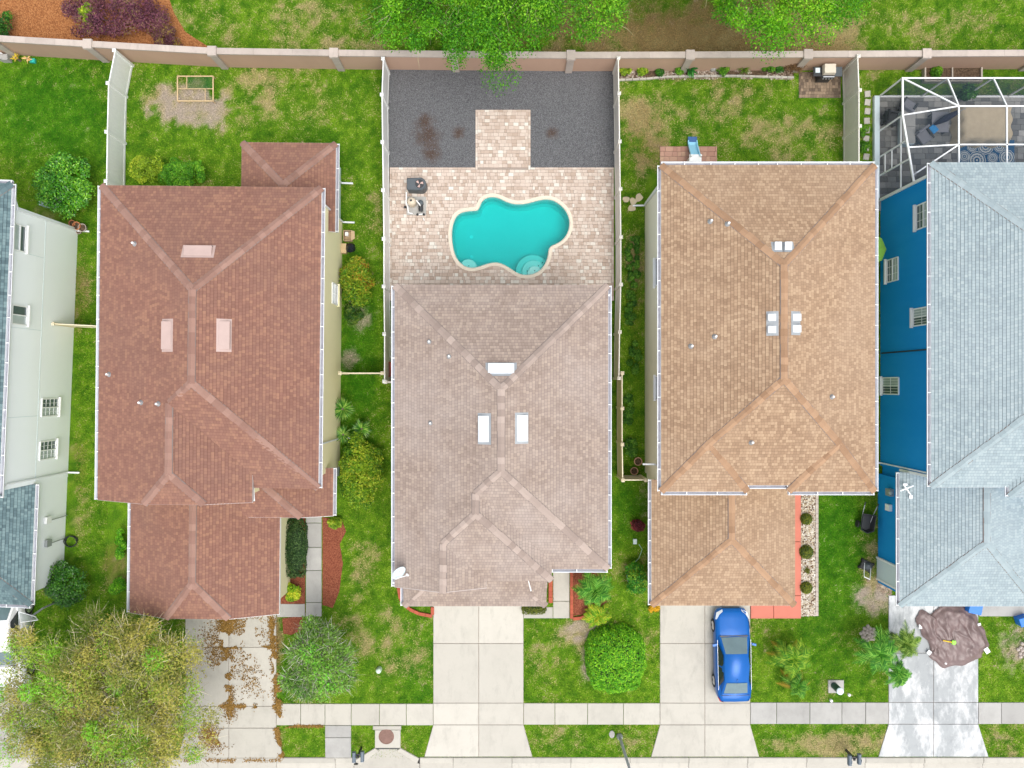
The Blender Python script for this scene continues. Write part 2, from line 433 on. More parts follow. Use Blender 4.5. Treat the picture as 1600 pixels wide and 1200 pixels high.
M['rock'] = gravelmat('white_rock', [(0.0, S(170, 150, 120)), (0.4, S(222, 208, 186)), (1.0, S(244, 240, 230))], 18)
M['mulch'] = gravelmat('red_mulch', [(0.0, S(112, 58, 40)), (0.5, S(150, 84, 62)), (1.0, S(178, 112, 84))], 26)
M['mulchO'] = gravelmat('orange_brown_pine_mulch', [(0.0, S(128, 78, 44)), (0.5, S(172, 112, 66)), (1.0, S(200, 142, 92))], 22)
M['soil'] = gravelmat('brown_soil', [(0.0, S(70, 56, 44)), (0.5, S(100, 82, 64)), (1.0, S(130, 110, 88))], 20)

# ------------------------------------------------------------------ ground, lawn, paving
HARD = []      # polygons where no grass grows
def hard(poly): HARD.append(poly); return poly
LX0, LX1, LY0, LY1 = -31.0, 31.0, -19.45, 24.0
BY = (P(606, 0).x, P(0, 448).y, P(960, 0).x, P(0, 106).y)       # pool yard: x0,y0,x1,y1
gm, gnt, gb, _ = newmat('far_grass')
c_ = mixc(gnt, noise(gnt, 0.5, 6, 0.7, geopos(gnt)), S(70, 96, 34), S(120, 138, 66)); gnt.links.new(c_, gb.inputs['Base Color']); gb.inputs['Roughness'].default_value = 0.95
g = MB()
for x0, y0, x1, y1 in ((-400, LY1, 400, 400), (-400, -16.0, LX0, LY1), (LX1, -16.0, 400, LY1), (-400, -400, 400, -29.0)):
    g.face([(x0, y0, -0.02), (x1, y0, -0.02), (x1, y1, -0.02), (x0, y1, -0.02)])
struct('ground', g, gm)
r_ = MB(); r_.face([(-400, -29, -0.08), (400, -29, -0.08), (400, -19.0, -0.08), (-400, -19.0, -0.08)]); struct('road', r_, M['road'])
for sx in (-1, 1):
    w_ = MB(); w_.box((sx*215.7, -17.7, -0.05), (369, 3.4, 0.16)); struct('roadside_verge', w_, gm)

# colour of the turf: patches of dry, bare and lush grass
DRY = [(298, 165, 62, 40, 1.5, 1), (440, 165, 95, 70, 0.62, 0), (350, 120, 60, 25, 0.5, 0), (470, 40, 200, 40, 0.40, 0), (560, 75, 60, 14, 0.6, 0),
       (1040, 55, 220, 60, 1.3, 2), (1180, 70, 160, 35, 1.2, 2), (1270, 70, 80, 22, 0.8, 2), (1480, 50, 180, 45, 0.55, 0), (1140, 200, 190, 75, 0.55, 0), (1010, 215, 40, 60, 0.55, 2), (1350, 130, 30, 50, 0.5, 0),
       (865, 1015, 60, 45, 0.55, 0), (700, 1090, 80, 60, 0.0, 0), (630, 1020, 60, 70, 0.42, 0), (570, 880, 35, 40, 0.45, 0), (915, 985, 50, 20, 0.9, 1), (920, 1030, 16, 40, 0.7, 1), (1010, 1010, 30, 40, 0.4, 0),
       (900, 1160, 90, 25, 0.35, 0), (1280, 1165, 110, 20, 0.72, 0), (1360, 935, 35, 30, 0.9, 1), (1360, 880, 18, 60, 0.6, 0), (1585, 1010, 30, 40, 0.7, 1), (470, 1155, 30, 20, 0.3, 0),
       (125, 455, 18, 60, 0.55, 2), (125, 730, 20, 60, 0.45, 2), (180, 880, 25, 40, 0.6, 2), (590, 340, 30, 40, 0.5, 0), (560, 490, 26, 30, 0.6, 1), (545, 560, 15, 15, 0.7, 1), (985, 420, 14, 60, 0.4, 0), (993, 460, 14, 110, 0.35, 2),
       (430, 1000, 14, 60, 0.9, 2), (150, 130, 70, 30, 0.25, 0), (660, 965, 30, 20, 0.2, 0), (1005, 780, 12, 40, 0.6, 1)]
LUSH = [(90, 180, 110, 110, 0.9), (1310, 860, 50, 110, 0.9), (560, 640, 40, 120, 0.6), (985, 800, 30, 60, 0.7), (565, 500, 40, 120, 0.5), (1300, 1010, 80, 80, 0.4), (660, 1050, 40, 70, 0.35), (500, 250, 50, 60, 0.5)]
def turf(x, y, rnd):
    """linear colours for turf points; rnd in 0..1 picks the blade"""
    d = (fbm(x, y, 2.4, 1)-0.5)*1.3+(fbm(x, y, 0.55, 12, 3)-0.5)*1.0+0.13; bare = np.zeros_like(x); brown = np.zeros_like(x); l = (fbm(x, y, 3.2, 9)-0.5)*0.8
    wob = (fbm(x, y, 0.9, 4)-0.5)*1.5
    for cx, cy, rx, ry, am, kd in DRY:
        p = P(cx, cy); q = np.sqrt(((x-p.x)/(rx/30))**2+((y-p.y)/(ry/30))**2)+wob*0.7
        f = np.clip((1.25-q)/0.75, 0, 1); d = np.maximum(d, d+f*am*0.9)
        if kd == 1: bare = np.maximum(bare, f*min(1, am))
        if kd == 2: brown = np.maximum(brown, f*min(1, am))
    for cx, cy, rx, ry, am in LUSH:
        p = P(cx, cy); q = np.sqrt(((x-p.x)/(rx/30))**2+((y-p.y)/(ry/30))**2)+wob*0.3
        f = np.clip((1.2-q)/0.7, 0, 1); l = l+f*am; d = d-f*am*0.45
    fine = fbm(x, y, 0.28, 6, 3)
    dk = np.array(S(54, 106, 12, 1.0)); md = np.array(S(130, 170, 34, 1.0)); lt = np.array(S(180, 196, 76, 1.0)); ol = np.array(S(138, 144, 58, 1.0))
    tn = np.array(S(202, 184, 132, 1.1)); br = np.array(S(142, 114, 72, 1.1)); ba = np.array(S(190, 174, 158, 1.1))
    t = np.clip(rnd*0.75+(fine-0.5)*1.2+0.12-l*0.25, 0, 1)[:, None]
    c = dk*(1-t)+md*t
    t2 = np.clip((rnd*0.8+fine*0.9-1.05)*1.6-l*0.5, 0, 1)[:, None]; c = c*(1-t2)+lt*t2
    lg = np.clip(l, 0, 1)[:, None]; c = c*(1-lg*0.55)+(np.array(S(58, 138, 6, 1.0))*(0.62+0.6*t))*lg*0.55
    dd = np.clip(d+(rnd-0.5)*0.9+(fine-0.5)*1.1, 0, 1)
    t3 = np.clip((dd-0.28)*1.5, 0, 1)[:, None]; c = c*(1-t3*0.45)+ol*t3*0.45
    t4 = np.clip((dd-0.52)*1.9, 0, 1)[:, None]; c = c*(1-t4)+(tn*(0.55+0.55*rnd[:, None]))*t4
    tb = np.clip((brown+(rnd-0.5)*0.7+(fine-0.5)*0.8-0.2)*1.1, 0, 1)[:, None]*0.85; c = c*(1-tb)+(br*(0.6+0.7*rnd[:, None]))*tb
    t5 = np.clip((bare+(fine-0.5)*1.3+(rnd-0.5)*0.5-0.35)*1.6, 0, 1)[:, None]; c = c*(1-t5)+(ba*(0.75+0.35*rnd[:, None]))*t5
    return c, np.clip(bare+(fine-0.5), 0, 1)

# ---- slabs
def slabs(name, polys, mat, z=0.05, bev=0.012, gap=0.012):
    t = Thing(name, None, None, kind='structure')
    for poly in polys:
        hard(poly)
        t.add('slab', MB().prism(inset(ccw(poly), gap), -0.12, z+random.uniform(-0.004, 0.004), bev), mat)
    return t
def ccw(poly):
    a = sum(poly[k][0]*poly[(k+1) % len(poly)][1]-poly[(k+1) % len(poly)][0]*poly[k][1] for k in range(len(poly)))
    return poly if a > 0 else poly[::-1]
def drive(name, xs, ys, mat, flare):
    ps = []
    for j in range(len(ys)-1):
        for i in range(len(xs)-1):
            a, b = xs[i], xs[i+1]; a2, b2 = a, b
            if j == len(ys)-2:
                if i == 0: a2 -= flare
                if i == len(xs)-2: b2 += flare
            ps.append(ppoly((a, ys[j]), (b, ys[j]), (b2, ys[j+1]), (a2, ys[j+1])))
    u = MB().prism(ppoly((xs[0]-flare, ys[-1]), (xs[-1]+flare, ys[-1]), (xs[-1], ys[-2]), (xs[-1], ys[0]), (xs[0], ys[0]), (xs[0], ys[-2])), -0.14, 0.015)
    t = slabs(name, ps, mat); t.add('joint_bed', u, M['joint'])
drive('driveway', (-95, -20, 50), (950, 1011, 1103, 1137, 1187), M['concreteG'], 12)
drive('driveway', (290, 358, 432), (950, 1011, 1103, 1137, 1187), M['concrete'], 12)
drive('driveway', (677, 748, 818), (930, 1005, 1098, 1132, 1182), M['concreteC'], 14)
drive('driveway', (1031, 1101, 1172), (930, 1005, 1098, 1132, 1182), M['concrete'], 14)
drive('driveway', (1388, 1458, 1528), (930, 1020, 1097, 1131, 1182), M['concreteW'], 16)
def walk(name, xs, y0, y1, mat): slabs(name, [prect(xs[i], y0, xs[i+1], y1) for i in range(len(xs)-1)], mat)
walk('sidewalk', (50, 90, 130, 170, 210, 250, 290), 1103, 1137, M['concrete'])
walk('sidewalk', (432, 470, 508, 549, 593, 635, 677), 1099, 1133, M['concrete'])
walk('sidewalk', (818, 867, 918, 974, 1031), 1098, 1132, M['concrete'])
walk('sidewalk', (1172, 1213, 1265, 1315, 1352, 1388), 1097, 1131, M['concreteG'])
walk('sidewalk', (1528, 1564, 1610, 1650, 1690), 1097, 1131, M['concreteG'])
slabs('street_path', [prect(508, 1133, 549, 1152), prect(508, 1152, 549, 1186)], M['concreteG'])
slabs('entry_walk', [prect(478, y0, 503, y1) for y0, y1 in ((780, 817), (817, 855), (855, 891), (891, 941), (941, 963))]+[prect(433, 943, 477, 964)], M['concreteG'])
slabs('entry_walk', [prect(864, 880, 890, 939), prect(864, 939, 890, 966), prect(818, 948, 864, 966)], M['concrete'])
slabs('side_pad', [prect(1529, 930, 1640, 963)], M['concreteG'])
slabs('porch_apron', [prect(1172, 930, 1208, 966), prect(1208, 930, 1251, 966), prect(1240, 846, 1251, 930), prect(1240, 765, 1251, 846)], M['salmon'], 0.09)
# roll kerb and gutter along the street
kb = Thing('kerb', None, None, kind='structure')
kxs = list(range(-120, 1721, 92))
for a, b in zip(kxs, kxs[1:]):
    if a < 630 and b > 545: continue
    p0, p1 = P(a, 1183), P(b, 1192)
    kb.add('kerb_stone', MB().prism([(p0.x+.006, p1.y), (p1.x-.006, p1.y), (p1.x-.006, p0.y), (p0.x+.006, p0.y)], -0.2, 0.07, 0.03), M['concrete'])
    q = P(b, 1206)
    kb.add('gutter_slab', MB().prism([(p0.x+.006, q.y), (p1.x-.006, q.y), (p1.x-.006, p1.y-.01), (p0.x+.006, p1.y-.01)], -0.2, -0.02, 0.012), M['concreteC'])
for a, b in ((524, 553), (656, 708)):
    p0, p1 = P(a, 1183), P(b, 1192); q = P(b, 1206)
    kb.add('kerb_stone', MB().prism([(p0.x+.006, p1.y), (p1.x-.006, p1.y), (p1.x-.006, p0.y), (p0.x+.006, p0.y)], -0.2, 0.07, 0.03), M['concrete'])
    kb.add('gutter_slab', MB().prism([(p0.x+.006, q.y), (p1.x-.006, q.y), (p1.x-.006, p1.y-.01), (p0.x+.006, p1.y-.01)], -0.2, -0.02, 0.012), M['concreteC'])
HARD.append([(-60, -25), (60, -25), (60, P(0, 1183).y), (-60, P(0, 1183).y)])

# ---- planting beds
def bed(name, poly, mat, z=0.03):
    hard(poly); return struct(name, MB().prism(poly, -0.1, z), mat)
bed('mulch_bed', prect(434, 800, 477, 958), M['mulch'])
bed('mulch_bed', ppoly((504, 808), (534, 812), (541, 830), (531, 850), (536, 880), (530, 925), (520, 950), (504, 945)), M['mulch'])
bed('mulch_bed', ppoly((441, 966), (475, 962), (470, 985), (455, 992), (443, 990)), M['mulch'])
bed('mulch_bed', ppoly((896, 885), (948, 885), (948, 940), (925, 958), (896, 962)), M['mulch'])
bed('pine_mulch_bed', ppoly((-60, 8), (30, -30), (255, -30), (272, 20), (290, 50), (335, 79), (200, 74), (-60, 62)), M['mulchO'], 0.02)
bed('white_rock_bed', prect(1251, 765, 1273, 962), M['rock'], 0.06)
bed('rock_bed', ppoly((966, 104), (1240, 104), (1240, 122), (1150, 120), (1070, 120), (1010, 124), (966, 126)), M['soil'], 0.02)
bed('brown_soil', prect(1368, 100, 1640, 152), M['soil'], 0.01) if False else None

# ---- pool yard: gravel, paver deck, pool
Q = lambda *zp: [tuple(P(690+a/7.27, 290+b/7.27)[:2]) for a, b in zp]
WATER = Q((110, 560), (118, 480), (130, 420), (160, 350), (205, 312), (260, 292), (330, 283), (395, 280), (420, 262), (432, 225), (455, 178), (490, 145), (540, 128), (600, 125), (660, 142), (740, 182), (820, 205), (900, 208), (990, 194), (1090, 165), (1180, 150),
          (1260, 160), (1340, 205), (1410, 275), (1450, 360), (1460, 440), (1442, 530), (1392, 610), (1320, 662), (1245, 690), (1220, 730), (1210, 820), (1172, 910), (1110, 980), (1020, 1018), (930, 1022), (860, 1000), (790, 955), (720, 910), (650, 882), (580, 880),
          (510, 898), (430, 926), (350, 944), (270, 928), (200, 877), (150, 800), (120, 680))
WATER = ccw(WATER)
def smoothpoly(p, it=2):
    for _ in range(it):
        q = []
        for k in range(len(p)):
            a, b = p[k], p[(k+1) % len(p)]
            q += [(a[0]*.75+b[0]*.25, a[1]*.75+b[1]*.25), (a[0]*.25+b[0]*.75, a[1]*.25+b[1]*.75)]
        p = q
    return p
WS = smoothpoly(WATER, 1)
HARD.append([(BY[0]-.15, BY[1]), (BY[2]+.15, BY[1]), (BY[2]+.15, BY[3]+.2), (BY[0]-.15, BY[3]+.2)])
DK = (P(609, 0).x, P(0, 470).y, P(959, 0).x, P(0, 262).y)       # deck rectangle
WK = (P(743, 0).x, DK[3], P(829, 0).x, P(0, 172).y)             # paved strip into the gravel
# gravel sheet with the paved strip cut out
gv = MB(); gy1 = P(0, 104).y
for x0, y0, x1, y1 in ((BY[0]-.15, DK[3], WK[0], gy1), (WK[2], DK[3], BY[2]+.15, gy1), (WK[0], WK[3], WK[2], gy1)):
    gv.face([(x0, y0, 0.03), (x1, y0, 0.03), (x1, y1, 0.03), (x0, y1, 0.03)])
gvo = struct('gravel_yard', gv, M['gravel'])
def stones(name, n, rects, size, cols, z, dens=None, flat=0.6):
    x = []; y = []
    for x0, y0, x1, y1 in rects:
        k = int(n*(x1-x0)*(y1-y0)/sum((r[2]-r[0])*(r[3]-r[1]) for r in rects))
        x.append(RNG.uniform(x0, x1, k)); y.append(RNG.uniform(y0, y1, k))
    x = np.concatenate(x); y = np.concatenate(y)
    if dens is not None:
        k = dens(x, y); x = x[k]; y = y[k]
    n = len(x); s = size*RNG.uniform(0.6, 1.5, n); a = RNG.uniform(0, 6.28, n)
    base = np.array([[1, 0, 0], [-.5, .87, 0], [-.5, -.87, 0], [0.1, 0.1, 1.0]])
    jit = base[None]*RNG.uniform(0.7, 1.3, (n, 4, 1))
    V = np.empty((n, 4, 3)); V[:, :, 0] = (jit[:, :, 0]*np.cos(a)[:, None]-jit[:, :, 1]*np.sin(a)[:, None])*s[:, None]+x[:, None]
    V[:, :, 1] = (jit[:, :, 0]*np.sin(a)[:, None]+jit[:, :, 1]*np.cos(a)[:, None])*s[:, None]+y[:, None]
    V[:, :, 2] = jit[:, :, 2]*s[:, None]*flat+z
    F = np.stack([V[:, [0, 1, 3]], V[:, [1, 2, 3]], V[:, [2, 0, 3]]], 1).reshape(-1, 3, 3)
    cc = np.array(cols)[RNG.integers(0, len(cols), n)]*RNG.uniform(0.8, 1.15, (n, 1))
    return npmesh(name, F, M['stone'], np.repeat(cc, 3, 0))
def dgrav(x, y): return ~((x > WK[0]) & (x < WK[2]) & (y < WK[3]))
o = obj('gravel', stones('gravel', 14000, [(BY[0], DK[3]+.03, BY[2], gy1)], 0.024, [S(88, 88, 94), S(116, 116, 121), S(140, 140, 146), S(104, 102, 104)], 0.028, dgrav))
tag(o, 'dark grey gravel around the paved strip behind the pool', 'gravel', kind='stuff')
# deck bed, with a hole for the pool
dk = Thing('pool_deck', None, None, kind='structure')
def ring(mb, outer, inner, z):
    n = len(outer); i = len(mb.v)
    mb.v += [(p[0], p[1], z) for p in outer]+[(p[0], p[1], z) for p in inner]
    for k in range(n): mb.f.append((i+k, i+(k+1) % n, i+n+(k+1) % n, i+n+k))
def boxproj(p, c, r):
    dx, dy = p[0]-c[0], p[1]-c[1]; t = []
    if dx > 1e-9: t.append((r[2]-c[0])/dx)
    if dx < -1e-9: t.append((r[0]-c[0])/dx)
    if dy > 1e-9: t.append((r[3]-c[1])/dy)
    if dy < -1e-9: t.append((r[1]-c[1])/dy)
    k = min(t); return (c[0]+dx*k, c[1]+dy*k)
pc = (sum(p[0] for p in WS)/len(WS), sum(p[1] for p in WS)/len(WS))
dense = []
for k in range(len(WS)):
    dense.append(WS[k])
ang = sorted(range(len(dense)), key=lambda k: math.atan2(dense[k][1]-pc[1], dense[k][0]-pc[0]))
inner = [dense[k] for k in ang]
b_ = MB(); outer = [boxproj(p, pc, DK) for p in inner]
ring(b_, outer, [(pc[0]+(p[0]-pc[0])*1.04, pc[1]+(p[1]-pc[1])*1.04) for p in inner], 0.03)
for cx, cy in ((DK[0], DK[1]), (DK[2], DK[1]), (DK[2], DK[3]), (DK[0], DK[3])):
    near = sorted(outer, key=lambda p: (p[0]-cx)**2+(p[1]-cy)**2)
    ex = [p for p in near if abs(p[1]-cy) < 1e-6][:1]; ey = [p for p in near if abs(p[0]-cx) < 1e-6][:1]
    if ex and ey: b_.face(ccwz([(cx, cy), ex[0], ey[0]], 0.03) if False else [(q[0], q[1], 0.03) for q in ccw([(cx, cy), ex[0], ey[0]])])
b_.face([(WK[0], WK[1], 0.03), (WK[2], WK[1], 0.03), (WK[2], WK[3], 0.03), (WK[0], WK[3], 0.03)])
dk.add('joint_bed', b_, M['joint'])
cop_in = inset(WS, 0.0); cop_out = inset(WS, -0.16)
pav = []
def lay(x0, y0, x1, y1, rh, sizes, gap=0.006):
    out = []; y = y0
    while y < y1-0.02:
        h = min(rh, y1-y); x = x0+random.choice((0, -0.07, -0.12))
        while x < x1-0.005:
            w = random.choice(sizes); a = max(x, x0); b = min(x+w, x1)
            if b-a > 0.03: out.append((a+gap/2, y+gap/2, b-gap/2, y+h-gap/2))
            x += w
        y += h
    return out
bw = 0.12
pav += lay(DK[0]+bw, DK[1], DK[2]-bw, DK[3]-bw, 0.18, (0.12, 0.18, 0.18, 0.27, 0.27))
pav += lay(WK[0]+bw, WK[1], WK[2]-bw, WK[3]-bw, 0.18, (0.12, 0.18, 0.18, 0.27, 0.27))
edge = []
for x0, y0, x1, y1, d in ((DK[0], DK[3]-bw, WK[0], DK[3], 0), (WK[2], DK[3]-bw, DK[2], DK[3], 0), (WK[0], WK[3]-bw, WK[2], WK[3], 0), (WK[0], WK[1]-bw, WK[0]+bw, WK[3]-bw, 1), (WK[2]-bw, WK[1]-bw, WK[2], WK[3]-bw, 1), (DK[0], DK[1], DK[0]+bw, DK[3]-bw, 1), (DK[2]-bw, DK[1], DK[2], DK[3]-bw, 1)):
    L = (y1-y0) if d else (x1-x0); n = max(1, int(L/0.23))
    for k in range(n):
        a, b = k*L/n, (k+1)*L/n
        edge.append((x0+.003, y0+a+.003, x1-.003, y0+b-.003) if d else (x0+a+.003, y0+.003, x0+b-.003, y1-.003))
px_ = np.array([((a+c)/2, (b+d)/2) for a, b, c, d in pav]); co_big = inset(WS, -0.10)
ok = ~inpoly(px_[:, 0], px_[:, 1], co_big)
pav = [p for p, k in zip(pav, ok) if k]
vis = [p for p in pav if p[1] > P(0, 440).y]
vis.sort(key=lambda p: -(p[2]-p[0])*(p[3]-p[1])+random.random()*0.012)
chosen = set(vis[:300])
_pm = {}
def paver_mesh(w, h):
    k = (round(w, 3), round(h, 3))
    if k not in _pm: _pm[k] = MB().prism([(-w/2, -h/2), (w/2, -h/2), (w/2, h/2), (-w/2, h/2)], 0, 0.035, 0.005).mesh('paver', M['paver'])
    return _pm[k]
def rnd_attr(me, per, n):
    a = me.attributes.new('rnd', 'FLOAT', 'FACE'); a.data.foreach_set('value', np.repeat(RNG.random(n), per).astype(np.float32))
for p in chosen:
    dk.add('paver', paver_mesh(p[2]-p[0], p[3]-p[1]), None, loc=((p[0]+p[2])/2, (p[1]+p[3])/2, 0.028+random.uniform(-.002, .002)))
rest = [p for p in pav if p not in chosen]+edge
def paver_mass(name, rects, mat, z0=0.02, z1=0.063):
    mb = MB()
    for a, b, c, d in rects:
        z = z1+random.uniform(-.002, .002); e = 0.005
        mb.face([(a+e, b+e, z), (c-e, b+e, z), (c-e, d-e, z), (a+e, d-e, z)])
        T_ = [(a+e, b+e, z), (c-e, b+e, z), (c-e, d-e, z), (a+e, d-e, z)]; B_ = [(a, b, z0), (c, b, z0), (c, d, z0), (a, d, z0)]
        for k in range(4): mb.face([B_[k], B_[(k+1) % 4], T_[(k+1) % 4], T_[k]])
    me = mb.mesh(name, mat); rnd_attr(me, 5, len(rects)); return me
o = dk.add('pavers', paver_mass('pavers', rest, M['paver']), None); o['kind'] = 'stuff'
# pool
pool = Thing('swimming_pool', 'freeform turquoise swimming pool with cream coping in the paver deck', 'pool', (pc[0], pc[1], 0))
def L(t, poly): return [tuple((t.i @ Vector((p[0], p[1], 0)))[:2]) for p in poly]
wl = L(pool, WS)
m, nt, b, _ = newmat('pool_plaster')
c_ = mixc(nt, noise(nt, 1.2, 4, 0.6, geopos(nt)), (0.70, 0.74, 0.72), (0.78, 0.80, 0.78)); nt.links.new(c_, b.inputs['Base Color']); b.inputs['Roughness'].default_value = 0.8
M['plaster'] = m
bs = MB(); n = len(wl); i0 = 0
lev = [(0.0, 0.05), (0.0, -1.05), (0.12, -1.25)]
for ins_, z in lev: bs.v += [(p[0], p[1], z) for p in (inset(wl, ins_) if ins_ else wl)]
for r in range(2):
    for k in range(n): bs.f.append((r*n+(k+1) % n, r*n+k, (r+1)*n+k, (r+1)*n+(k+1) % n))
bs.f.append(tuple(range(2*n, 3*n)))
pool.add('basin', bs, M['plaster'])
m, nt, b, out = newmat('pool_water')
tr = nd(nt, 'ShaderNodeBsdfTransparent', {'Color': (0.97, 1, 1)})
va = nd(nt, 'ShaderNodeVolumeAbsorption', {'Color': (0.0, 0.895, 0.89), 'Density': 2.1}); nt.links.new(va.outputs[0], out.inputs['Volume'])
gl = nd(nt, 'ShaderNodeBsdfGlossy', {'Color': (1, 1, 1), 'Roughness': 0.05})
fr = nd(nt, 'ShaderNodeFresnel', {'IOR': 1.33})
bp = nd(nt, 'ShaderNodeBump', {'Height': noise(nt, 2.5, 3, 0.6, geopos(nt)), 'Distance': 0.02, 'Strength': 0.25})
nt.links.new(bp.outputs[0], gl.inputs['Normal']); nt.links.new(bp.outputs[0], fr.inputs['Normal'])
mx = nd(nt, 'ShaderNodeMixShader', {0: fr.outputs[0], 1: tr.outputs[0], 2: gl.outputs[0]}); nt.links.new(mx.outputs[0], out.inputs[0])
M['water'] = m
wt = MB().prism(inset(wl, -0.02), -1.45, -0.06); pool.add('water', wt, M['water'])
cl = L(pool, cop_out)
# coping stones, each about 0.35 m of the rim
acc = 0; st = 0; segs = []
for k in range(n):
    acc += math.dist(wl[k], wl[(k+1) % n])
    if acc > 0.34 or k == n-1: segs.append((st, k+1)); st = k+1; acc = 0
M['coping'] = plain('cream_coping', S(250, 238, 216), 0.7, var=0.06, objvar=0.12)
wi = inset(wl, 0.03)
for a, e in segs:
    idx = [q % n for q in range(a, e+1)]; mb = MB(); t0, t1 = 0.085, 0.02
    inn = [wi[q] for q in idx]; ou = [cl[q] for q in idx]; mid = [((u[0]*.75+v[0]*.25), (u[1]*.75+v[1]*.25)) for u, v in zip(inn, ou)]
    for q in range(len(idx)-1):
        mb.face([(*inn[q], 0.03), (*inn[q+1], 0.03), (*mid[q+1], t0), (*mid[q], t0)][::-1])
        mb.face([(*mid[q], t0), (*mid[q+1], t0), (*ou[q+1], t0-.005), (*ou[q], t0-.005)][::-1])
        mb.face([(*ou[q], t0-.005), (*ou[q+1], t0-.005), (*ou[q+1], t1), (*ou[q], t1)][::-1])
    pool.add('coping_stone', mb, M['coping'])
M['step'] = plain('pool_step_plaster', (0.66, 0.68, 0.64), 0.8, var=0.05)
def step(cx, cy, r, z, name):
    c = P(690+cx/7.27, 290+cy/7.27); pts = []
    inside = inset(WS, 0.02)
    disc = [(c.x+r*math.cos(t*math.pi/32), c.y+r*math.sin(t*math.pi/32)) for t in range(64)]
    # clip the disc to the pool outline by pulling outside points back along the ray
    xs = np.array([p[0] for p in disc]); ys = np.array([p[1] for p in disc])
    for p in disc:
        lo, hi = 0.0, 1.0
        if not inpoly(np.array([p[0]]), np.array([p[1]]), inside)[0]:
            for _ in range(14):
                md = (lo+hi)/2; q = (c.x+(p[0]-c.x)*md, c.y+(p[1]-c.y)*md)
                if inpoly(np.array([q[0]]), np.array([q[1]]), inside)[0]: lo = md
                else: hi = md
            p = (c.x+(p[0]-c.x)*lo, c.y+(p[1]-c.y)*lo)
        pts.append(p)
    return pool.add(name, MB().prism(L(pool, pts), -1.2, z, 0.015), M['step'])
step(1040, 960, 0.90, -0.62, 'step'); step(1050, 970, 0.62, -0.42, 'step'); step(1060, 985, 0.36, -0.24, 'step')
step(300, 925, 0.46, -0.35, 'step')
for zx, zy, z in ((997, 852, -.60), (1154, 852, -.60), (1105, 897, -.40), (975, 957, -.40), (1058, 960, -.22), (890, 1000, -.6), (228, 893, -.33), (305, 900, -.33), (380, 928, -.33)):
    p = pool.i @ P(690+zx/7.27, 290+zy/7.27)
    pool.add('step_marker', MB().lathe((p.x, p.y, z), [(0.03, 0), (0.03, 0.006)], 8), M['black'])
M['drain'] = plain('white_drain_cover', (0.85, 0.9, 0.9), 0.5, var=0.03)
for zx, zy in ((325, 530), (325, 767)):
    p = pool.i @ P(690+zx/7.27, 290+zy/7.27)
    pool.add('drain_cover', MB().lathe((p.x, p.y, -1.248), [(0.10, 0), (0.09, 0.03), (0.02, 0.04)], 16), M['drain'])

# other paved patches
def patio(name, x0, y0, x1, y1, rh, sizes, mat):
    a = P(x0, y1); b = P(x1, y0); hard(prect(x0, y0, x1, y1)); t = Thing(name, None, None, kind='structure')
    t.add('joint_bed', MB().prism(prect(x0, y0, x1, y1), -0.1, 0.03), M['joint'])
    r = lay(a.x, a.y, b.x, b.y, rh, sizes)
    o = t.add('pavers', paver_mass('pavers', r, mat), None); o['kind'] = 'stuff'; return t
patio('brick_patio', 1248, 113, 1313, 153, 0.16, (0.15,), M['paverB'])
patio('back_patio', 1031, 229, 1120, 275, 0.25, (0.2, 0.3, 0.4), M['paverP'])
patio('lanai_floor', 1372, 152, 1720, 330, 0.3, (0.3, 0.45, 0.6), M['paverG'])

# ---- houses' footprints (filled by the house builders, needed for the turf)
FOOT = [prect(-200, 315, 118, 905), prect(168, 310, 533, 935), prect(390, 240, 528, 320), prect(622, 470, 950, 905), prect(640, 880, 855, 940), prect(1010, 270, 1360, 770), prect(1025, 760, 1238, 935), prect(1376, 315, 1720, 900)]

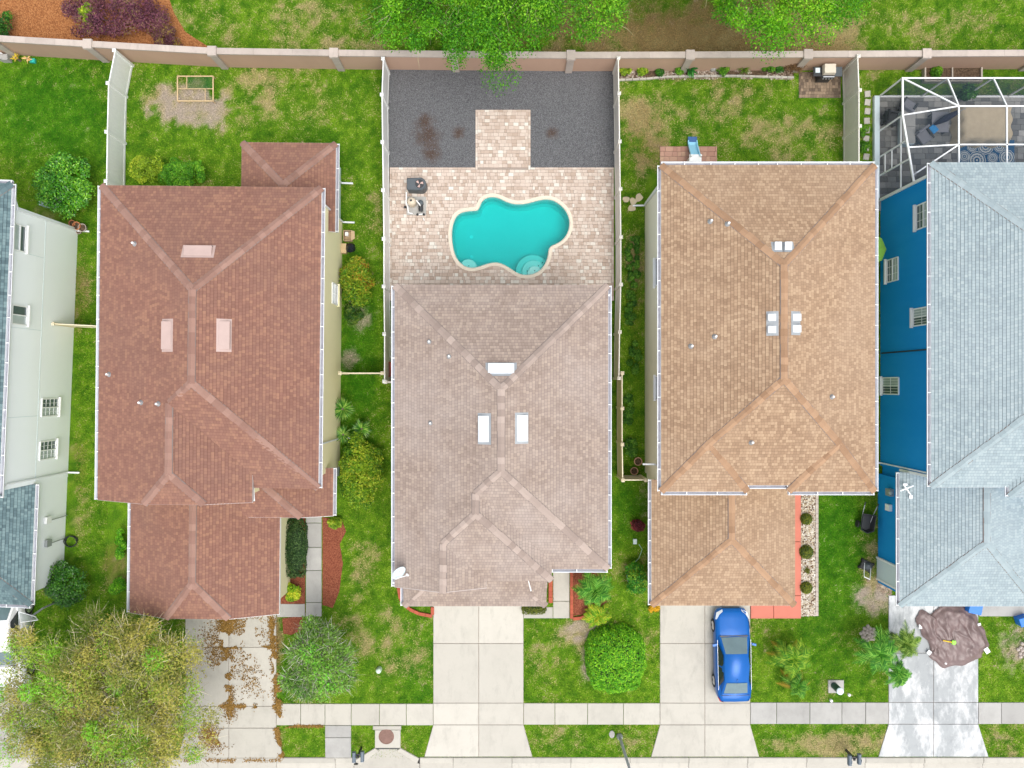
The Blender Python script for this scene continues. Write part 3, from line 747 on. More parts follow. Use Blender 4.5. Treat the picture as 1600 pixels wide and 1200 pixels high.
# ------------------------------------------------------------------ houses
CAPW, CAPL = 0.31, 0.30
M['capshade'] = plain('cap_edge_shade', (0.19, 0.155, 0.14), 0.95)  # dark brown standing in for the shade along the cap edges
_capm = {}
def cap_mesh(mat):
    if mat.name not in _capm:
        mb = MB(); w = CAPW/2; L_ = CAPL+0.04; dz = 0.055
        for s in (-1, 1):
            q = [(0, 0, 0.018), (L_, 0, 0.004), (L_, s*w, -dz+0.004), (0, s*w, -dz+0.018)]
            mb.face(q if s > 0 else q[::-1])
        mb.face([(0, 0, 0.018), (0, w, -dz+.018), (0, w, -dz-.01), (0, 0, -0.01)]); mb.face([(0, -w, -dz+.018), (0, 0, 0.018), (0, 0, -.01), (0, -w, -dz-.01)])
        _capm[mat.name] = mb.mesh('ridge_cap', mat)
    return _capm[mat.name]
class Roof:
    """faces: lists of local 3d points (any order), each a plane; stepped shingle courses are laid on every plane"""
    def __init__(s, t, name, faces, mat, cap, caps=(), eaves=(), soffit=None, gut=True, label=None):
        s.t = t; s.planes = []; deck = MB()
        for f in faces:
            f = [Vector(p) for p in f]
            nn = Vector((0, 0, 0))
            for k in range(len(f)): nn += f[k].cross(f[(k+1) % len(f)])
            if nn.z < 0: f = f[::-1]; nn = -nn
            nn.normalize(); s.planes.append((f, nn)); deck.face([p-nn*0.012 for p in f]); deck.face([p-nn*0.10 for p in f][::-1])
        if soffit: deck.face([Vector(p) for p in soffit])
        for a, b in eaves:
            a = Vector(a); b = Vector(b); deck.bar(a-Vector((0, 0, .09)), b-Vector((0, 0, .09)), 0.03, 0.17)
        s.o = t.add(name, deck, M['white'], label=label)
        for f, nn in s.planes: s.courses(f, nn, mat)
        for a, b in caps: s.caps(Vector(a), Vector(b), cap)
        if gut:
            for e in eaves: s.gutter(Vector(e[0]), Vector(e[1]))
    def courses(s, f, nn, mat):
        V = Vector((0, 0, 1))-nn*nn.z; V.normalize(); U = V.cross(nn).normalized()
        base = min(f, key=lambda p: p.z)
        P2 = [((p-base).dot(U), (p-base).dot(V)) for p in f]
        vmin = min(p[1] for p in P2); vmax = max(p[1] for p in P2); mb = MB(); n = int(math.ceil((vmax-vmin)/0.145))
        off = random.random()*3
        for k in range(n):
            v0 = vmin+k*0.145; v1 = v0+0.145
            poly = clip(clip(P2, v0, 1), v1, -1)
            if len(poly) < 3: continue
            def at(u, v, lift): return base+U*u+V*v+nn*lift
            lf = lambda v: 0.016*(v1-v)/0.145+0.002
            mb.face([at(u, v, lf(v)) for u, v in poly], [(u+off, v-vmin) for u, v in poly])
            low = [p for p in poly if abs(p[1]-v0) < 1e-5]
            if len(low) >= 2:
                lo = min(low); hi = max(low)
                mb.face([at(lo[0], v0, -0.01), at(hi[0], v0, -0.01), at(hi[0], v0, 0.018), at(lo[0], v0, 0.018)], [(lo[0]+off, v0-vmin+.003), (hi[0]+off, v0-vmin+.003), (hi[0]+off, v0-vmin+.01), (lo[0]+off, v0-vmin+.01)])
        if mb.f: s.t.add('shingle_slope', mb, mat, s.o)
    def caps(s, a, b, mat):
        if b.z < a.z: a, b = b, a
        d = b-a; n = max(1, int(round(d.length/CAPL))); d.normalize(); st = (b-a).length/n
        y = Vector((0, 0, 1)).cross(d).normalized(); z = d.cross(y)
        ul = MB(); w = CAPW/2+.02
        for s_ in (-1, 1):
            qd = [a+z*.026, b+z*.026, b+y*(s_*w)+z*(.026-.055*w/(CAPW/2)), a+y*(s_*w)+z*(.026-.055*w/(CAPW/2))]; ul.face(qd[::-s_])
        s.t.add('cap_shade_strip', ul, M['capshade'], s.o)  # strip showing past the caps; their edge shade is put into its colour
        for k in range(n):
            p = a+d*(st*k)+z*0.032
            m = Matrix(((d.x, y.x, z.x, p.x), (d.y, y.y, z.y, p.y), (d.z, y.z, z.z, p.z), (0, 0, 0, 1)))
            m = m @ Matrix.Translation((0, random.uniform(-.012, .012), random.uniform(0, .004))) @ Matrix.Diagonal((st/CAPL, random.uniform(.94, 1.05), 1, 1))
            s.t.add('ridge_cap', cap_mesh(mat), None, s.o, mtx=m)
    def gutter(s, a, b):
        d = (b-a).normalized(); out = Vector((d.y, -d.x, 0))
        # outward side: away from the roof's centre
        c = sum((f[0] for f, _ in s.planes), Vector())/len(s.planes)
        if (a+out-c).length < (a-out-c).length: out = -out
        a = a+out*0.02; b = b+out*0.02; up = Vector((0, 0, 1)); w = 0.125
        mb = MB()
        prof = [(0.0, -.02), (0.0, -.13), (w*.75, -.13), (w, -.02), (w+.02, -.02), (w+.02, -.05), (w*.75+.02, -.145), (0, -.145)]
        ra = [a+out*q[0]+up*q[1] for q in prof]; rb = [b+out*q[0]+up*q[1] for q in prof]
        for k in range(len(prof)-1): mb.face([ra[k], rb[k], rb[k+1], ra[k+1]])
        mb.face(ra); mb.face(rb[::-1])
        g = s.t.add('gutter', mb, M['gutter'])
        tr = MB(); tr.face([a+out*.004+up*-.126, b+out*.004+up*-.126, b+out*w*.74+up*-.126, a+out*w*.74+up*-.126]); s.t.add('trough_floor', tr, M['gutin'], g)  # darker mottled grey along the gutter bottom
        L_ = (b-a).length; n = max(1, int(L_/1.0))
        for k in range(n+1):
            p = a+d*min(L_-.04, max(.04, k*L_/n+random.uniform(-.15, .15)*(0 < k < n)))
            s.t.add('gutter_hanger', MB().bar(p+up*-.015, p+out*(w+.02)+up*-.015, 0.035, 0.012), M['white'], g)
    def hit(s, px, py):
        """point and normal where the line of sight through the photo's pixel meets the roof"""
        o = s.t.i @ Vector((0, 0, CAMH)); q = s.t.i @ P(px, py, 0); d = q-o; best = None
        for f, nn in s.planes:
            den = d.dot(nn)
            if abs(den) < 1e-9: continue
            k = (f[0]-o).dot(nn)/den; p = o+d*k
            if inpoly(np.array([p.x]), np.array([p.y]), [(v.x, v.y) for v in f])[0] and (best is None or p.z > best[0].z): best = (p, nn)
        return best
def clip(poly, v, sgn):
    out = []; n = len(poly)
    for k in range(n):
        a, b = poly[k], poly[(k+1) % n]; da, db = (a[1]-v)*sgn, (b[1]-v)*sgn
        if da >= 0: out.append(a)
        if (da > 1e-9 and db < -1e-9) or (da < -1e-9 and db > 1e-9):
            t = da/(da-db); out.append((a[0]+(b[0]-a[0])*t, v))
    return out
def window(t, side, c, y, z0, z1, w, sub=None, mat=None, grid=(2, 2), sill=False, kind='dh'):
    """window on a wall facing +x (side 1) or -x (side -1) at local x=c"""
    fr = MB(); e = 0.055; x = c+side*0.03
    for a, b in (((y-w/2, z0), (y+w/2, z0)), ((y-w/2, z1), (y+w/2, z1)), ((y-w/2, z0), (y-w/2, z1)), ((y+w/2, z0), (y+w/2, z1))):
        fr.bar((x, *a), (x, *b), e, e)
    o = t.add('window', fr, M['white'])
    if kind == 'dh': halves = ((y-w/2, y+w/2, z0, (z0+z1)/2), (y-w/2, y+w/2, (z0+z1)/2, z1))
    else: halves = ((y-w/2, y, z0, z1), (y, y+w/2, z0, z1))
    for h, (a, b, q, r) in enumerate(halves):
        p = MB(); xx = c+side*(0.012+0.006*h); p.face([(xx, a, q), (xx, b, q), (xx, b, r), (xx, a, r)][::side])
        t.add('pane', p, M[(mat or ('glass', 'glasslt'))[h]], o)
        g = MB()
        gx, gz = grid
        for k in range(1, gx): yy = a+(b-a)*k/gx; g.bar((c+side*.025, yy, q), (c+side*.025, yy, r), 0.016)
        for k in range(1, gz): zz = q+(r-q)*k/gz; g.bar((c+side*.026, a, zz), (c+side*.026, b, zz), 0.016)
        if g.f: t.add('muntin', g, M['white'], o)
    m_ = MB()
    if kind == 'dh': m_.bar((c+side*.035, y-w/2, (z0+z1)/2), (c+side*.035, y+w/2, (z0+z1)/2), 0.05)
    else: m_.bar((c+side*.035, y, z0), (c+side*.035, y, z1), 0.05)
    t.add('meeting_rail', m_, M['white'], o)
    s_ = MB(); s_.box((c+side*.07, y, z0-.09), (0.12, w+0.16, 0.1)); t.add('sill', s_, M['white'] if sub is None else sub, o)
def downspout(t, top, x, y, out=(1, 0), z0=0.12):
    mb = MB(); top = Vector(top); ox, oy = out
    mb.bar(top, (x+ox*.06, y+oy*.06, top.z-.35), 0.08, 0.06); mb.bar((x+ox*.06, y+oy*.06, top.z-.33), (x+ox*.06, y+oy*.06, z0), 0.08, 0.06)
    mb.bar((x+ox*.06, y+oy*.06, z0+.04), (x+ox*.65, y+oy*.65, z0-.02), 0.08, 0.06); t.add('downspout', mb, M['gutter'])
def garage_door(t, x0, x1, y, h=2.15):
    o = t.add('garage_door', MB().box(((x0+x1)/2, y+.02, h/2), (x1-x0, .05, h)), M['white'])
    for k in range(4):
        for j in range(4):
            w = (x1-x0)/4; t.add('door_panel', MB().box((x0+w*(j+.5), y-.012, h/4*(k+.5)), (w-.16, .02, h/4-.14)), M['white'], o)
def pipe(t, roof, px, py, r=0.05, h=0.35, lab=None, mat='white'):
    hp = roof.hit(px, py)
    if not hp: return
    p = hp[0]; o = t.add('vent_pipe', MB().lathe((p.x, p.y, p.z-.05), [(r, 0), (r, h), (r*.8, h), (r*.8, h-.05)], 10), M[mat])
    t.add('pipe_flashing', MB().lathe((p.x, p.y, p.z-.02), [(r*2.6, 0.0), (r*2.2, 0.05), (r*1.05, 0.13)], 12), M['grey'], o)
def offridge(t, roof, px, py, w, d, mat, h=0.16):
    hp = roof.hit(px, py)
    if not hp: return
    p, nn = hp; V = Vector((0, 0, 1))-nn*nn.z; V.normalize(); U = V.cross(nn).normalized()
    m = Matrix(((U.x, V.x, nn.x, p.x), (U.y, V.y, nn.y, p.y), (U.z, V.z, nn.z, p.z), (0, 0, 0, 1)))
    mb = MB(); h0 = .03      # a hood: low at the uphill side, open and tall on the downhill side
    A = [(-w/2, -d/2, 0), (w/2, -d/2, 0), (w/2, d/2, 0), (-w/2, d/2, 0)]; B = [(-w/2, -d/2, h), (w/2, -d/2, h), (w/2, d/2, h0), (-w/2, d/2, h0)]
    C = [(-w/2, -d/2-.05, h-.06), (w/2, -d/2-.05, h-.06)]
    mb.face(B); mb.face([A[1], A[2], B[2], B[1]]); mb.face([A[2], A[3], B[3], B[2]]); mb.face([A[3], A[0], B[0], B[3]]); mb.face([B[0], C[0], C[1], B[1]])
    o = t.add('roof_vent', mb, mat, mtx=m)
    g = MB(); g.face([(-w/2+.02, -d/2+.01, .01), (w/2-.02, -d/2+.01, .01), (w/2-.02, -d/2+.01, h-.03), (-w/2+.02, -d/2+.01, h-.03)]); t.add('vent_screen', g, M['black'], o)
    f = MB(); f.box((0, 0, .012), (w+.22, d+.2, .012)); t.add('vent_flashing', f, M['grey'] if mat is M['ventwhite'] else mat, o)
E2, E1 = 5.4, 2.9

def walls(t, poly, z1, mat, name='wall', z0=0.0, label=None):
    return t.add(name, MB().prism(ccw(poly), z0, z1), mat, label=label)

# ---- house C: the middle house with the pool
T = Thing('house', 'two-storey house with pinkish taupe shingle roof in front of the pool', 'house', (0, 0, 0))
q = T.P; TL, TR = q(617, 446, E2), q(950, 446, E2); FR = q(950, 889, E2); zr = 7.45
A_, B_ = q(783, 608, zr), q(781, 736, zr); B_.x = A_.x; slC = (zr-E2)/(A_.x-TL.x)
def onleft(px, py):      # where a sight line meets the left slope
    c = (px-800)/1200; x = c*(CAMH-E2+slC*TL.x)/(1+c*slC); z = E2+slC*(x-TL.x); return Vector((x, (600-py)/1200*(CAMH-z), z))
W2s = onleft(743, 771); zq = W2s.z; W2e = Vector((W2s.x, onleft(745, 803).y, zq)); W3p = onleft(692, 851)
FL = q(617, 917, E2); yg = FL.y; sl = (zr-E2)/(A_.x-TL.x)
zc = zq-.42*(q(862, 0, 5.58).x-W2s.x); xc = q(862, 0, zc).x
fm = (zr-E2)/(B_.y-FR.y); Vb = Vector((xc, FR.y+(zc-E2)/fm, zc)); yw2 = q(0, 907, zc).y
FRl = Vector((xc, FR.y, E2)); C2 = Vector((xc, yw2, zc))
W3s = Vector((W3p.x, W2e.y+(zq-W3p.z)/(zq-zc)*(yw2-W2e.y), W3p.z)); W3e = Vector((W3s.x, yg, W3p.z))
x3 = W3s.x+(W3p.z-zc)/.42; V3b = Vector((x3, yw2, zc)); C3 = Vector((x3, yg, zc))
RC = Roof(T, 'roof', [[TL, TR, A_], [TR, FR, B_, A_], [FR, FRl, Vb, W2s, B_], [W2s, Vb, C2, W2e], [W2e, C2, V3b, W3s], [W3s, V3b, C3, W3e], [TL, A_, B_, W2s, W2e, W3s, W3e, FL]],
          M['shC'], M['capC'], [(TL, A_), (TR, A_), (A_, B_), (B_, FR), (W2s, B_), (W2s, W2e), (W2e, C2), (W3s, W2e), (W3s, W3e)],
          [(TR, FR), (FL, TL), (FRl, FR)], [TL, TR, FR, FRl, (xc, yw2, E2-.1), (x3, yw2, E2-.1), (x3, yg, E2-.1), FL])
ft = Boards(); ft.bar(TL-Vector((0, 0, .09)), TR-Vector((0, 0, .09)), .03, .17); ft.bar(FL-Vector((0, 0, .06)), W3e-Vector((0, 0, .06)), .03, .15); ft.bar(W3e-Vector((0, 0, .06)), C3-Vector((0, 0, .06)), .03, .15); ft.bar(V3b-Vector((0, 0, .08)), C2-Vector((0, 0, .08)), .03, .15); T.add('fascia', ft, M['fascia'])
o_ = 0.27; wx0, wx1 = TL.x+o_, TR.x-o_
walls(T, [(wx0, yg+.3), (x3-.2, yg+.3), (x3-.2, yw2+.3), (xc-.3, yw2+.3), (xc-.3, FR.y+.4), (wx1, FR.y+.4), (wx1, TL.y-.4), (wx0, TL.y-.4)], E2-.1, M['wallC'])
gb_ = MB(); gb_.face([(wx0, yg+.25, E2-.1), (x3-.2, yg+.25, E2-.1), (W3s.x, yg+.25, 6.3)]); T.add('gable_wall', gb_, M['wallC'])
# garage skirt roof
a0, a1 = q(631, 947, E1), q(853, 947, E1); yb = yg+.35; zt = E1+.42*(yb-a0.y)
h0, h1 = Vector((a0.x+1.05, a0.y+1.05, E1+.44)), Vector((a1.x-.75, a1.y+.75, E1+.315))
bl, br = Vector((a0.x, yb, E1)), Vector((a1.x, yb, E1))
bl2, br2 = Vector((a0.x+1.05, yb, E1+.44)), Vector((a1.x-.75, yb, E1+.315))
t0, t1 = Vector((a0.x+1.4, yb, zt)), Vector((a1.x-1.0, yb, zt))
RC2 = Roof(T, 'garage_roof', [[a0, a1, h1, t1, t0, h0], [a0, h0, t0, bl], [a1, br, t1, h1]], M['shC'], M['capC'], [(a0, h0), (a1, h1)], [(bl, a0)], None)
ft = Boards(); ft.bar(a0-Vector((0, 0, .09)), a1-Vector((0, 0, .09)), .03, .17); ft.bar(a1-Vector((0, 0, .09)), br-Vector((0, 0, .09)), .03, .17); T.add('fascia', ft, M['white'])
walls(T, [(a0.x+.35, a0.y+.4), (a1.x-.3, a0.y+.4), (a1.x-.3, yb+.05), (a0.x+.35, yb+.05)], E1-.05, M['wallC'], 'garage_wall')
garage_door(T, P(680, 0).x, P(815, 0).x, a0.y+.38)
offridge(T, RC, 783, 577, 1.12, 0.42, M['ventwhite']); offridge(T, RC, 757, 670, 1.12, 0.42, M['ventwhite']); offridge(T, RC, 815, 669, 1.12, 0.42, M['ventwhite'])
for a, b in ((671, 534), (702, 557), (673, 661)): pipe(T, RC, a, b, 0.045, 0.3)
downspout(T, FL+Vector((-.1, .1, -.1)), wx0, yg+.6, (-1, 0)); downspout(T, TR+Vector((.1, -.4, -.1)), wx1, TR.y-.7, (1, 0))
HC = T

# ---- house B: red-brown roof
T = Thing('house', 'two-storey yellow house with red-brown shingle roof and attached garage', 'house', (-13.5, 0, 0), math.radians(-0.6))
q = T.P; TL, TR = q(158, 289, E2), q(503, 294, E2); FR = q(497, 763, E2); zr = 7.5; TL.y = TR.y = (TL.y+TR.y)/2; TR.x = FR.x = (TR.x+FR.x)/2
A_ = q(300, 452, zr); B_ = q(297, 598, zr); B_.x = A_.x
FL = q(153, 783, E2); TL.x = FL.x = (TL.x+FL.x)/2; sl = (zr-E2)/(A_.x-TL.x)
xw = q(269, 0, 7.12).x; zw = E2+sl*(xw-TL.x); W2s = Vector((xw, q(0, 627, zw).y, zw)); W2e = Vector((xw, q(0, 738, zw).y, zw))
yg = FL.y+.06; zj = zw-.55; dj = .55/sl; J0 = Vector((xw-dj, yg, zj)); J1 = Vector((xw+dj, yg, zj)); FL.y = yg
xc = q(402, 0, 5.8).x; zc = zw-sl*(xc-xw); xc = q(402, 0, zc).x; fm = (zr-E2)/(B_.y-FR.y)
Vb = Vector((xc, FR.y+(zc-E2)/fm, zc)); C2 = Vector((xc, yg, zc)); FRl = Vector((xc, FR.y, E2))
RB = Roof(T, 'roof', [[TL, TR, A_], [TR, FR, B_, A_], [FR, FRl, Vb, W2s, B_], [W2s, Vb, C2, J1, W2e], [W2e, J1, J0], [TL, A_, B_, W2s, W2e, J0, FL]],
          M['shB'], M['capB'], [(TL, A_), (TR, A_), (A_, B_), (B_, FR), (W2s, B_), (W2s, W2e), (W2e, J0), (W2e, J1)], [(TR, FR), (FL, TL)], [TL, TR, FR, FRl, (xc, yg, E2-.1), FL])
ft = Boards(); dn = Vector((0, 0, .09))
for a, b in ((TL, TR), (FRl, FR), (FL, J0), (J0, J1), (J1, C2), (C2, Vb)): ft.bar(a-dn, b-dn, .03, .17)
T.add('fascia', ft, M['fascia'])
wx0, wx1 = TL.x+.27, TR.x-.25
walls(T, [(wx0, yg+.3), (xc-.2, yg+.3), (xc-.2, FR.y+.4), (wx1, FR.y+.4), (wx1, TL.y-.4), (wx0, TL.y-.4)], E2-.1, M['wallB'])
gb_ = MB(); gb_.face([(wx0, yg+.25, E2-.1), (xc-.2, yg+.25, E2-.1), (xc-.2, yg+.25, zc-.1), (J1.x, yg+.25, zj-.1), (J0.x, yg+.25, zj-.1)]); T.add('gable_wall', gb_, M['wallB'])
# garage with clipped gable
g0, g1 = q(203, 957, E1), q(436, 955, E1); g1.y = g0.y; gr = (g0.x+g1.x)/2; zg = E1+sl*(g1.x-g0.x)/2; yk = yg+.3
k1 = Vector((gr, q(0, 909, zg).y, zg)); k0 = Vector((gr, yk, zg)); dz = .62; dj = dz/sl
j0, j1 = Vector((gr-dj, g0.y, zg-dz)), Vector((gr+dj, g0.y, zg-dz)); b0, b1 = Vector((g0.x, yk, E1)), Vector((g1.x, yk, E1))
RB2 = Roof(T, 'garage_roof', [[g0, b0, k0, k1, j0], [g1, b1, k0, k1, j1], [j0, j1, k1]], M['shB'], M['capB'], [(k1, k0), (j0, k1), (j1, k1)], [(b0, g0)])
ft = Boards()
for a, b in ((g0, j0), (j0, j1), (j1, g1), (g1, b1)): ft.bar(a-dn, b-dn, .03, .17)
T.add('fascia', ft, M['white'])
walls(T, [(g0.x+.35, g0.y+.4), (g1.x-.3, g0.y+.4), (g1.x-.3, yk+.2), (g0.x+.35, yk+.2)], E1-.05, M['wallB'], 'garage_wall')
gb_ = MB(); gb_.face([(g0.x+.35, g0.y+.35, E1-.05), (g1.x-.3, g0.y+.35, E1-.05), (j1.x, j1.y+.35, zg-dz-.1), (j0.x, j0.y+.35, zg-dz-.1)]); T.add('gable_wall', gb_, M['wallB'])
garage_door(T, gr-2.4, gr+2.4, g0.y+.38)
# porch roof at the right
e1 = q(520, 806, E1); e0 = q(522, 731, E1); e0.x = e1.x; ty = FR.y+.42; xh = q(480, 0, 3.3).x; zh = E1+sl*(e1.x-xh)
hp = Vector((xh, e1.y, zh)); xt = q(425, 0, 3.8).x; ztp = E1+sl*(e1.x-xt); tp = Vector((xt, min(ty, e1.y+(ztp-zh)/sl), ztp))
lx = g1.x-1.6; pw0 = Vector((wx1-.35, ty, E1+sl*(e1.x-wx1+.35))); pw1 = Vector((wx1-.35, e0.y, pw0.z)); fz = zh+sl*(ty-hp.y)
RB3 = Roof(T, 'porch_roof', [[e1, e0, pw1, pw0, tp, hp], [hp, tp, (lx, ty, fz), (lx, hp.y, zh)]], M['shB'], M['capB'], [(hp, tp)], [(e0, e1)])
ft = Boards(); ft.bar(Vector((lx, hp.y, zh))-dn, hp-dn, .03, .17); ft.bar(hp-dn, e1-dn, .03, .17); T.add('fascia', ft, M['white'])
walls(T, [(wx1-.5, e1.y+1.6), (e1.x-.35, e1.y+1.6), (e1.x-.35, e0.y-.2), (wx1-.5, e0.y-.2)], E1-.05, M['palewall'], 'porch_wall')
# rear sunroom
s0, s1 = q(378, 221, E1), q(525, 224, E1); s0.y = s1.y; hw = (s1.x-s0.x)/2; zs = E1+.42*hw; ap = Vector((s0.x+hw, s0.y-hw, zs)); yb = TL.y-.5
c0, c1, cr = Vector((s0.x, yb, E1)), Vector((s1.x, yb-1.0, E1)), Vector((s0.x+hw, yb, zs))
RB4 = Roof(T, 'sunroom_roof', [[s0, s1, ap], [s0, ap, cr, c0], [s1, c1, Vector((cr.x, yb-1.0, zs)), ap]], M['shB'], M['capB'], [(s0, ap), (s1, ap), (ap, cr)], [(s1, c1)])
ft = Boards(); ft.bar(s0-dn, s1-dn, .03, .17); ft.bar(s0-dn, c0-dn, .03, .17); T.add('fascia', ft, M['white'])
walls(T, [(s0.x+.4, yb), (s1.x-.4, yb-.9), (s1.x-.4, s0.y-.4), (s0.x+.4, s0.y-.4)], E1-.05, M['palewall'], 'sunroom_wall')
pw = MB(); pw.bar((s1.x-.4, s1.y-.3, 1.0), (s1.x-.4, yb-.85, 1.0), .06); T.add('sunroom_rail', pw, M['white'])
offridge(T, RB, 310, 393, 1.2, .42, plain('pinkish_vent', (.42, .31, .275), .6)); vm = bpy.data.materials['pinkish_vent']
offridge(T, RB, 262, 524, 1.2, .42, vm); offridge(T, RB, 350, 524, 1.2, .42, vm)
for a, b in ((211, 381), (171, 585), (221, 629), (248, 631)): pipe(T, RB, a, b, 0.05, 0.32)
yw_ = (T.i @ P(0, 455)).y
window(T, 1, wx1, (600-455)/1200*37.6, 1.1, 2.2, 1.0, kind='dh', sub=M['wallB'])
downspout(T, TR+Vector((-.1, -.1, -.1)), wx1, TR.y-.45, (1, 0)); downspout(T, FR+Vector((-.1, .5, -.1)), wx1, FR.y+1.9, (1, 0)); downspout(T, s1+Vector((-.1, -1.2, -.1)), s1.x-.4, s1.y-1.2, (1, 0))
HB = T

# ---- house D: tan roof
T = Thing('house', 'two-storey cream house with tan shingle roof behind the blue car', 'house', (11.5, 0, 0))
q = T.P; TL, TR = q(1033, 258, E2), q(1367, 258, E2); FL, FR = q(1034, 768, E2), q(1367, 768, E2); FL.x = TL.x; zr = 7.48
A_ = q(1225, 413, zr); B_ = q(1220, 592, zr); xm = (TL.x+TR.x)/2; A_.x = B_.x = xm; sl = (zr-E2)/(xm-TL.x)
P1 = q(1168, 768, E2); P1b = q(1168, 758, E2); P2 = q(1232, 768, E2); P2b = q(1232, 758, E2); fm = (zr-E2)/(B_.y-P1b.y)
def apex(Fc, Pc, s):
    h = abs(Pc.x-Fc.x)/2; z = E2+sl*h; return Vector((Fc.x+s*h, Fc.y+h*sl/fm, z))
aL, aR = apex(FL, P1, 1), apex(FR, P2, -1)
aL.y = P1b.y+(aL.z-E2)/fm; aR.y = P2b.y+(aR.z-E2)/fm
RD = Roof(T, 'roof', [[TL, TR, A_], [TR, FR, aR, B_, A_], [TL, A_, B_, aL, FL], [FL, P1, aL], [FR, aR, P2], [P1, P1b, aL], [P2, aR, P2b], [P1b, P2b, aR, B_, aL]], M['shD'], M['capD'],
          [(TL, A_), (TR, A_), (A_, B_), (aL, B_), (aR, B_), (FL, aL), (FR, aR), (P1, aL), (P2, aR)], [(TL, TR), (TR, FR), (FL, TL), (FL, P1), (P1b, P2b), (P2, FR)], [TL, TR, FR, P2, P2b, P1b, P1, FL])
wx0, wx1 = TL.x+.2, TR.x-.25
walls(T, [(wx0, FL.y+.25), (P1.x-.2, FL.y+.4), (P1.x-.2, P1b.y+.4), (P2.x+.2, P1b.y+.4), (P2.x+.2, FL.y+.4), (wx1, FL.y+.4), (wx1, TL.y-.4), (wx0, TL.y-.4)], E2-.1, M['wallD'])
g0, g1 = q(1018, 946, E1), q(1242, 946, E1); hw = (g1.x-g0.x)/2; zg = E1+.42*hw; k1 = Vector((g0.x+hw, g0.y+hw, zg)); yk = FL.y+.45; k0 = Vector((g0.x+hw, yk, zg))
b0, b1 = Vector((g0.x, q(0, 749, E1).y, E1)), Vector((g1.x, yk, E1)); m0 = Vector((wx0+.02, b0.y, E1+.42*(wx0+.02-g0.x))); m1 = Vector((wx0+.02, yk, m0.z))
RD2 = Roof(T, 'garage_roof', [[g0, g1, k1], [g0, k1, k0, m1, m0, b0], [g1, b1, k0, k1]], M['shD'], M['capD'], [(g0, k1), (g1, k1), (k1, k0)], [(b0, g0)])
ft = Boards(); ft.bar(g0-dn, g1-dn, .03, .17); ft.bar(g1-dn, b1-dn, .03, .17); T.add('fascia', ft, M['white'])
walls(T, [(g0.x+.4, g0.y+.4), (g1.x-.4, g0.y+.4), (g1.x-.4, yk+.1), (wx0+.1, yk+.1), (wx0+.1, b0.y-.4), (g0.x+.4, b0.y-.4)], E1-.05, M['wallD'], 'garage_wall')
garage_door(T, P(1035, 0).x-11.5, P(1168, 0).x-11.5, g0.y+.38)
for a, b in ((1215, 386), (1231, 386), (1207, 496), (1207, 515), (1243, 496), (1243, 514)): offridge(T, RD, a, b, .30, .30, M['ventwhite'], .18)
for a, b in ((1110, 346), (1137, 350), (1080, 541), (1117, 526), (1174, 691), (1299, 620)): pipe(T, RD, a, b, 0.05, 0.32)
window(T, -1, wx0, P(0, 424, 3.6).y, 3.1, 4.3, 1.3, kind='dh', grid=(1, 1)); window(T, -1, wx0, P(0, 606, 2).y, 3.2, 4.3, 1.1, kind='dh', grid=(1, 1))
downspout(T, TL+Vector((.05, -.15, -.1)), wx0, TL.y-.6, (-1, 0)); downspout(T, FL+Vector((0, .5, -.1)), wx0, FL.y+1.0, (-1, 0), E1+.3)
HD = T

# ---- house E: blue walls, pale grey roof
T = Thing('house', 'two-storey bright blue house with pale grey shingle roof', 'house', (23, 0, 0))
q = T.P; TL = q(1455, 254, E2); FL = q(1455, 761, E2); FL.x = TL.x; W_ = 10.2; TR = TL+Vector((W_, 0, 0)); FR = FL+Vector((W_, 0, 0)); zr = E2+.42*W_/2
A_ = Vector((TL.x+W_/2, TL.y-W_/2+.2, zr)); B_ = Vector((TL.x+W_/2, FL.y+W_/2-.2, zr))
RE = Roof(T, 'roof', [[TL, TR, A_], [TR, FR, B_, A_], [FR, FL, B_], [FL, TL, A_, B_]], M['shE'], M['capE'], [(TL, A_), (TR, A_), (A_, B_), (B_, FR), (B_, FL)], [(FL, TL)], [TL, TR, FR, FL])
ft = Boards(); ft.bar(TL-dn, TR-dn, .03, .17); ft.bar(FL-dn, FR-dn, .03, .17); T.add('fascia', ft, M['white'])
wx0, wx1 = TL.x+.30, TR.x-.45
walls(T, [(wx0, FL.y+.4), (wx1, FL.y+.4), (wx1, TL.y-.4), (wx0, TL.y-.4)], E2-.1, M['wallE'])
v0 = q(1577, 776, E2+.05); bw_ = 4.2; v1 = v0+Vector((bw_, 0, 0)); zb = v0.z+.42*bw_/2; ba = Vector((v0.x+bw_/2, v0.y+bw_/2, zb)); bk = Vector((ba.x, v0.y+3.4, zb)); vb0 = Vector((v0.x, v0.y+2.4, v0.z)); vb1 = Vector((v1.x, v0.y+2.4, v0.z))
RE3 = Roof(T, 'front_bay_roof', [[v0, v1, ba], [v0, ba, bk, vb0], [v1, vb1, bk, ba]], M['shE'], M['capE'], [(v0, ba), (v1, ba), (ba, bk)], [(v0, vb0)])
ft = Boards(); ft.bar(v0-dn, v1-dn, .03, .17); T.add('fascia', ft, M['white'])
walls(T, [(v0.x+.3, v0.y+.35), (v1.x-.3, v0.y+.35), (v1.x-.3, v0.y+2.4), (v0.x+.3, v0.y+2.4)], E2-.05, M['wallE'], 'bay_wall')
g0 = q(1406, 947, E1); gw = 6.7; g1 = g0+Vector((gw, 0, 0)); hw = gw/2; zg = E1+.42*hw; b0 = Vector((g0.x, q(0, 738, E1).y, E1)); b1 = Vector((g1.x, FL.y+.45, E1))
k1 = Vector((g0.x+hw, g0.y+hw, zg)); yk = FL.y+.45; k0 = Vector((g0.x+hw, yk, zg)); m0 = Vector((wx0+.02, b0.y, E1+.42*(wx0+.02-g0.x))); m1 = Vector((wx0+.02, yk, m0.z))
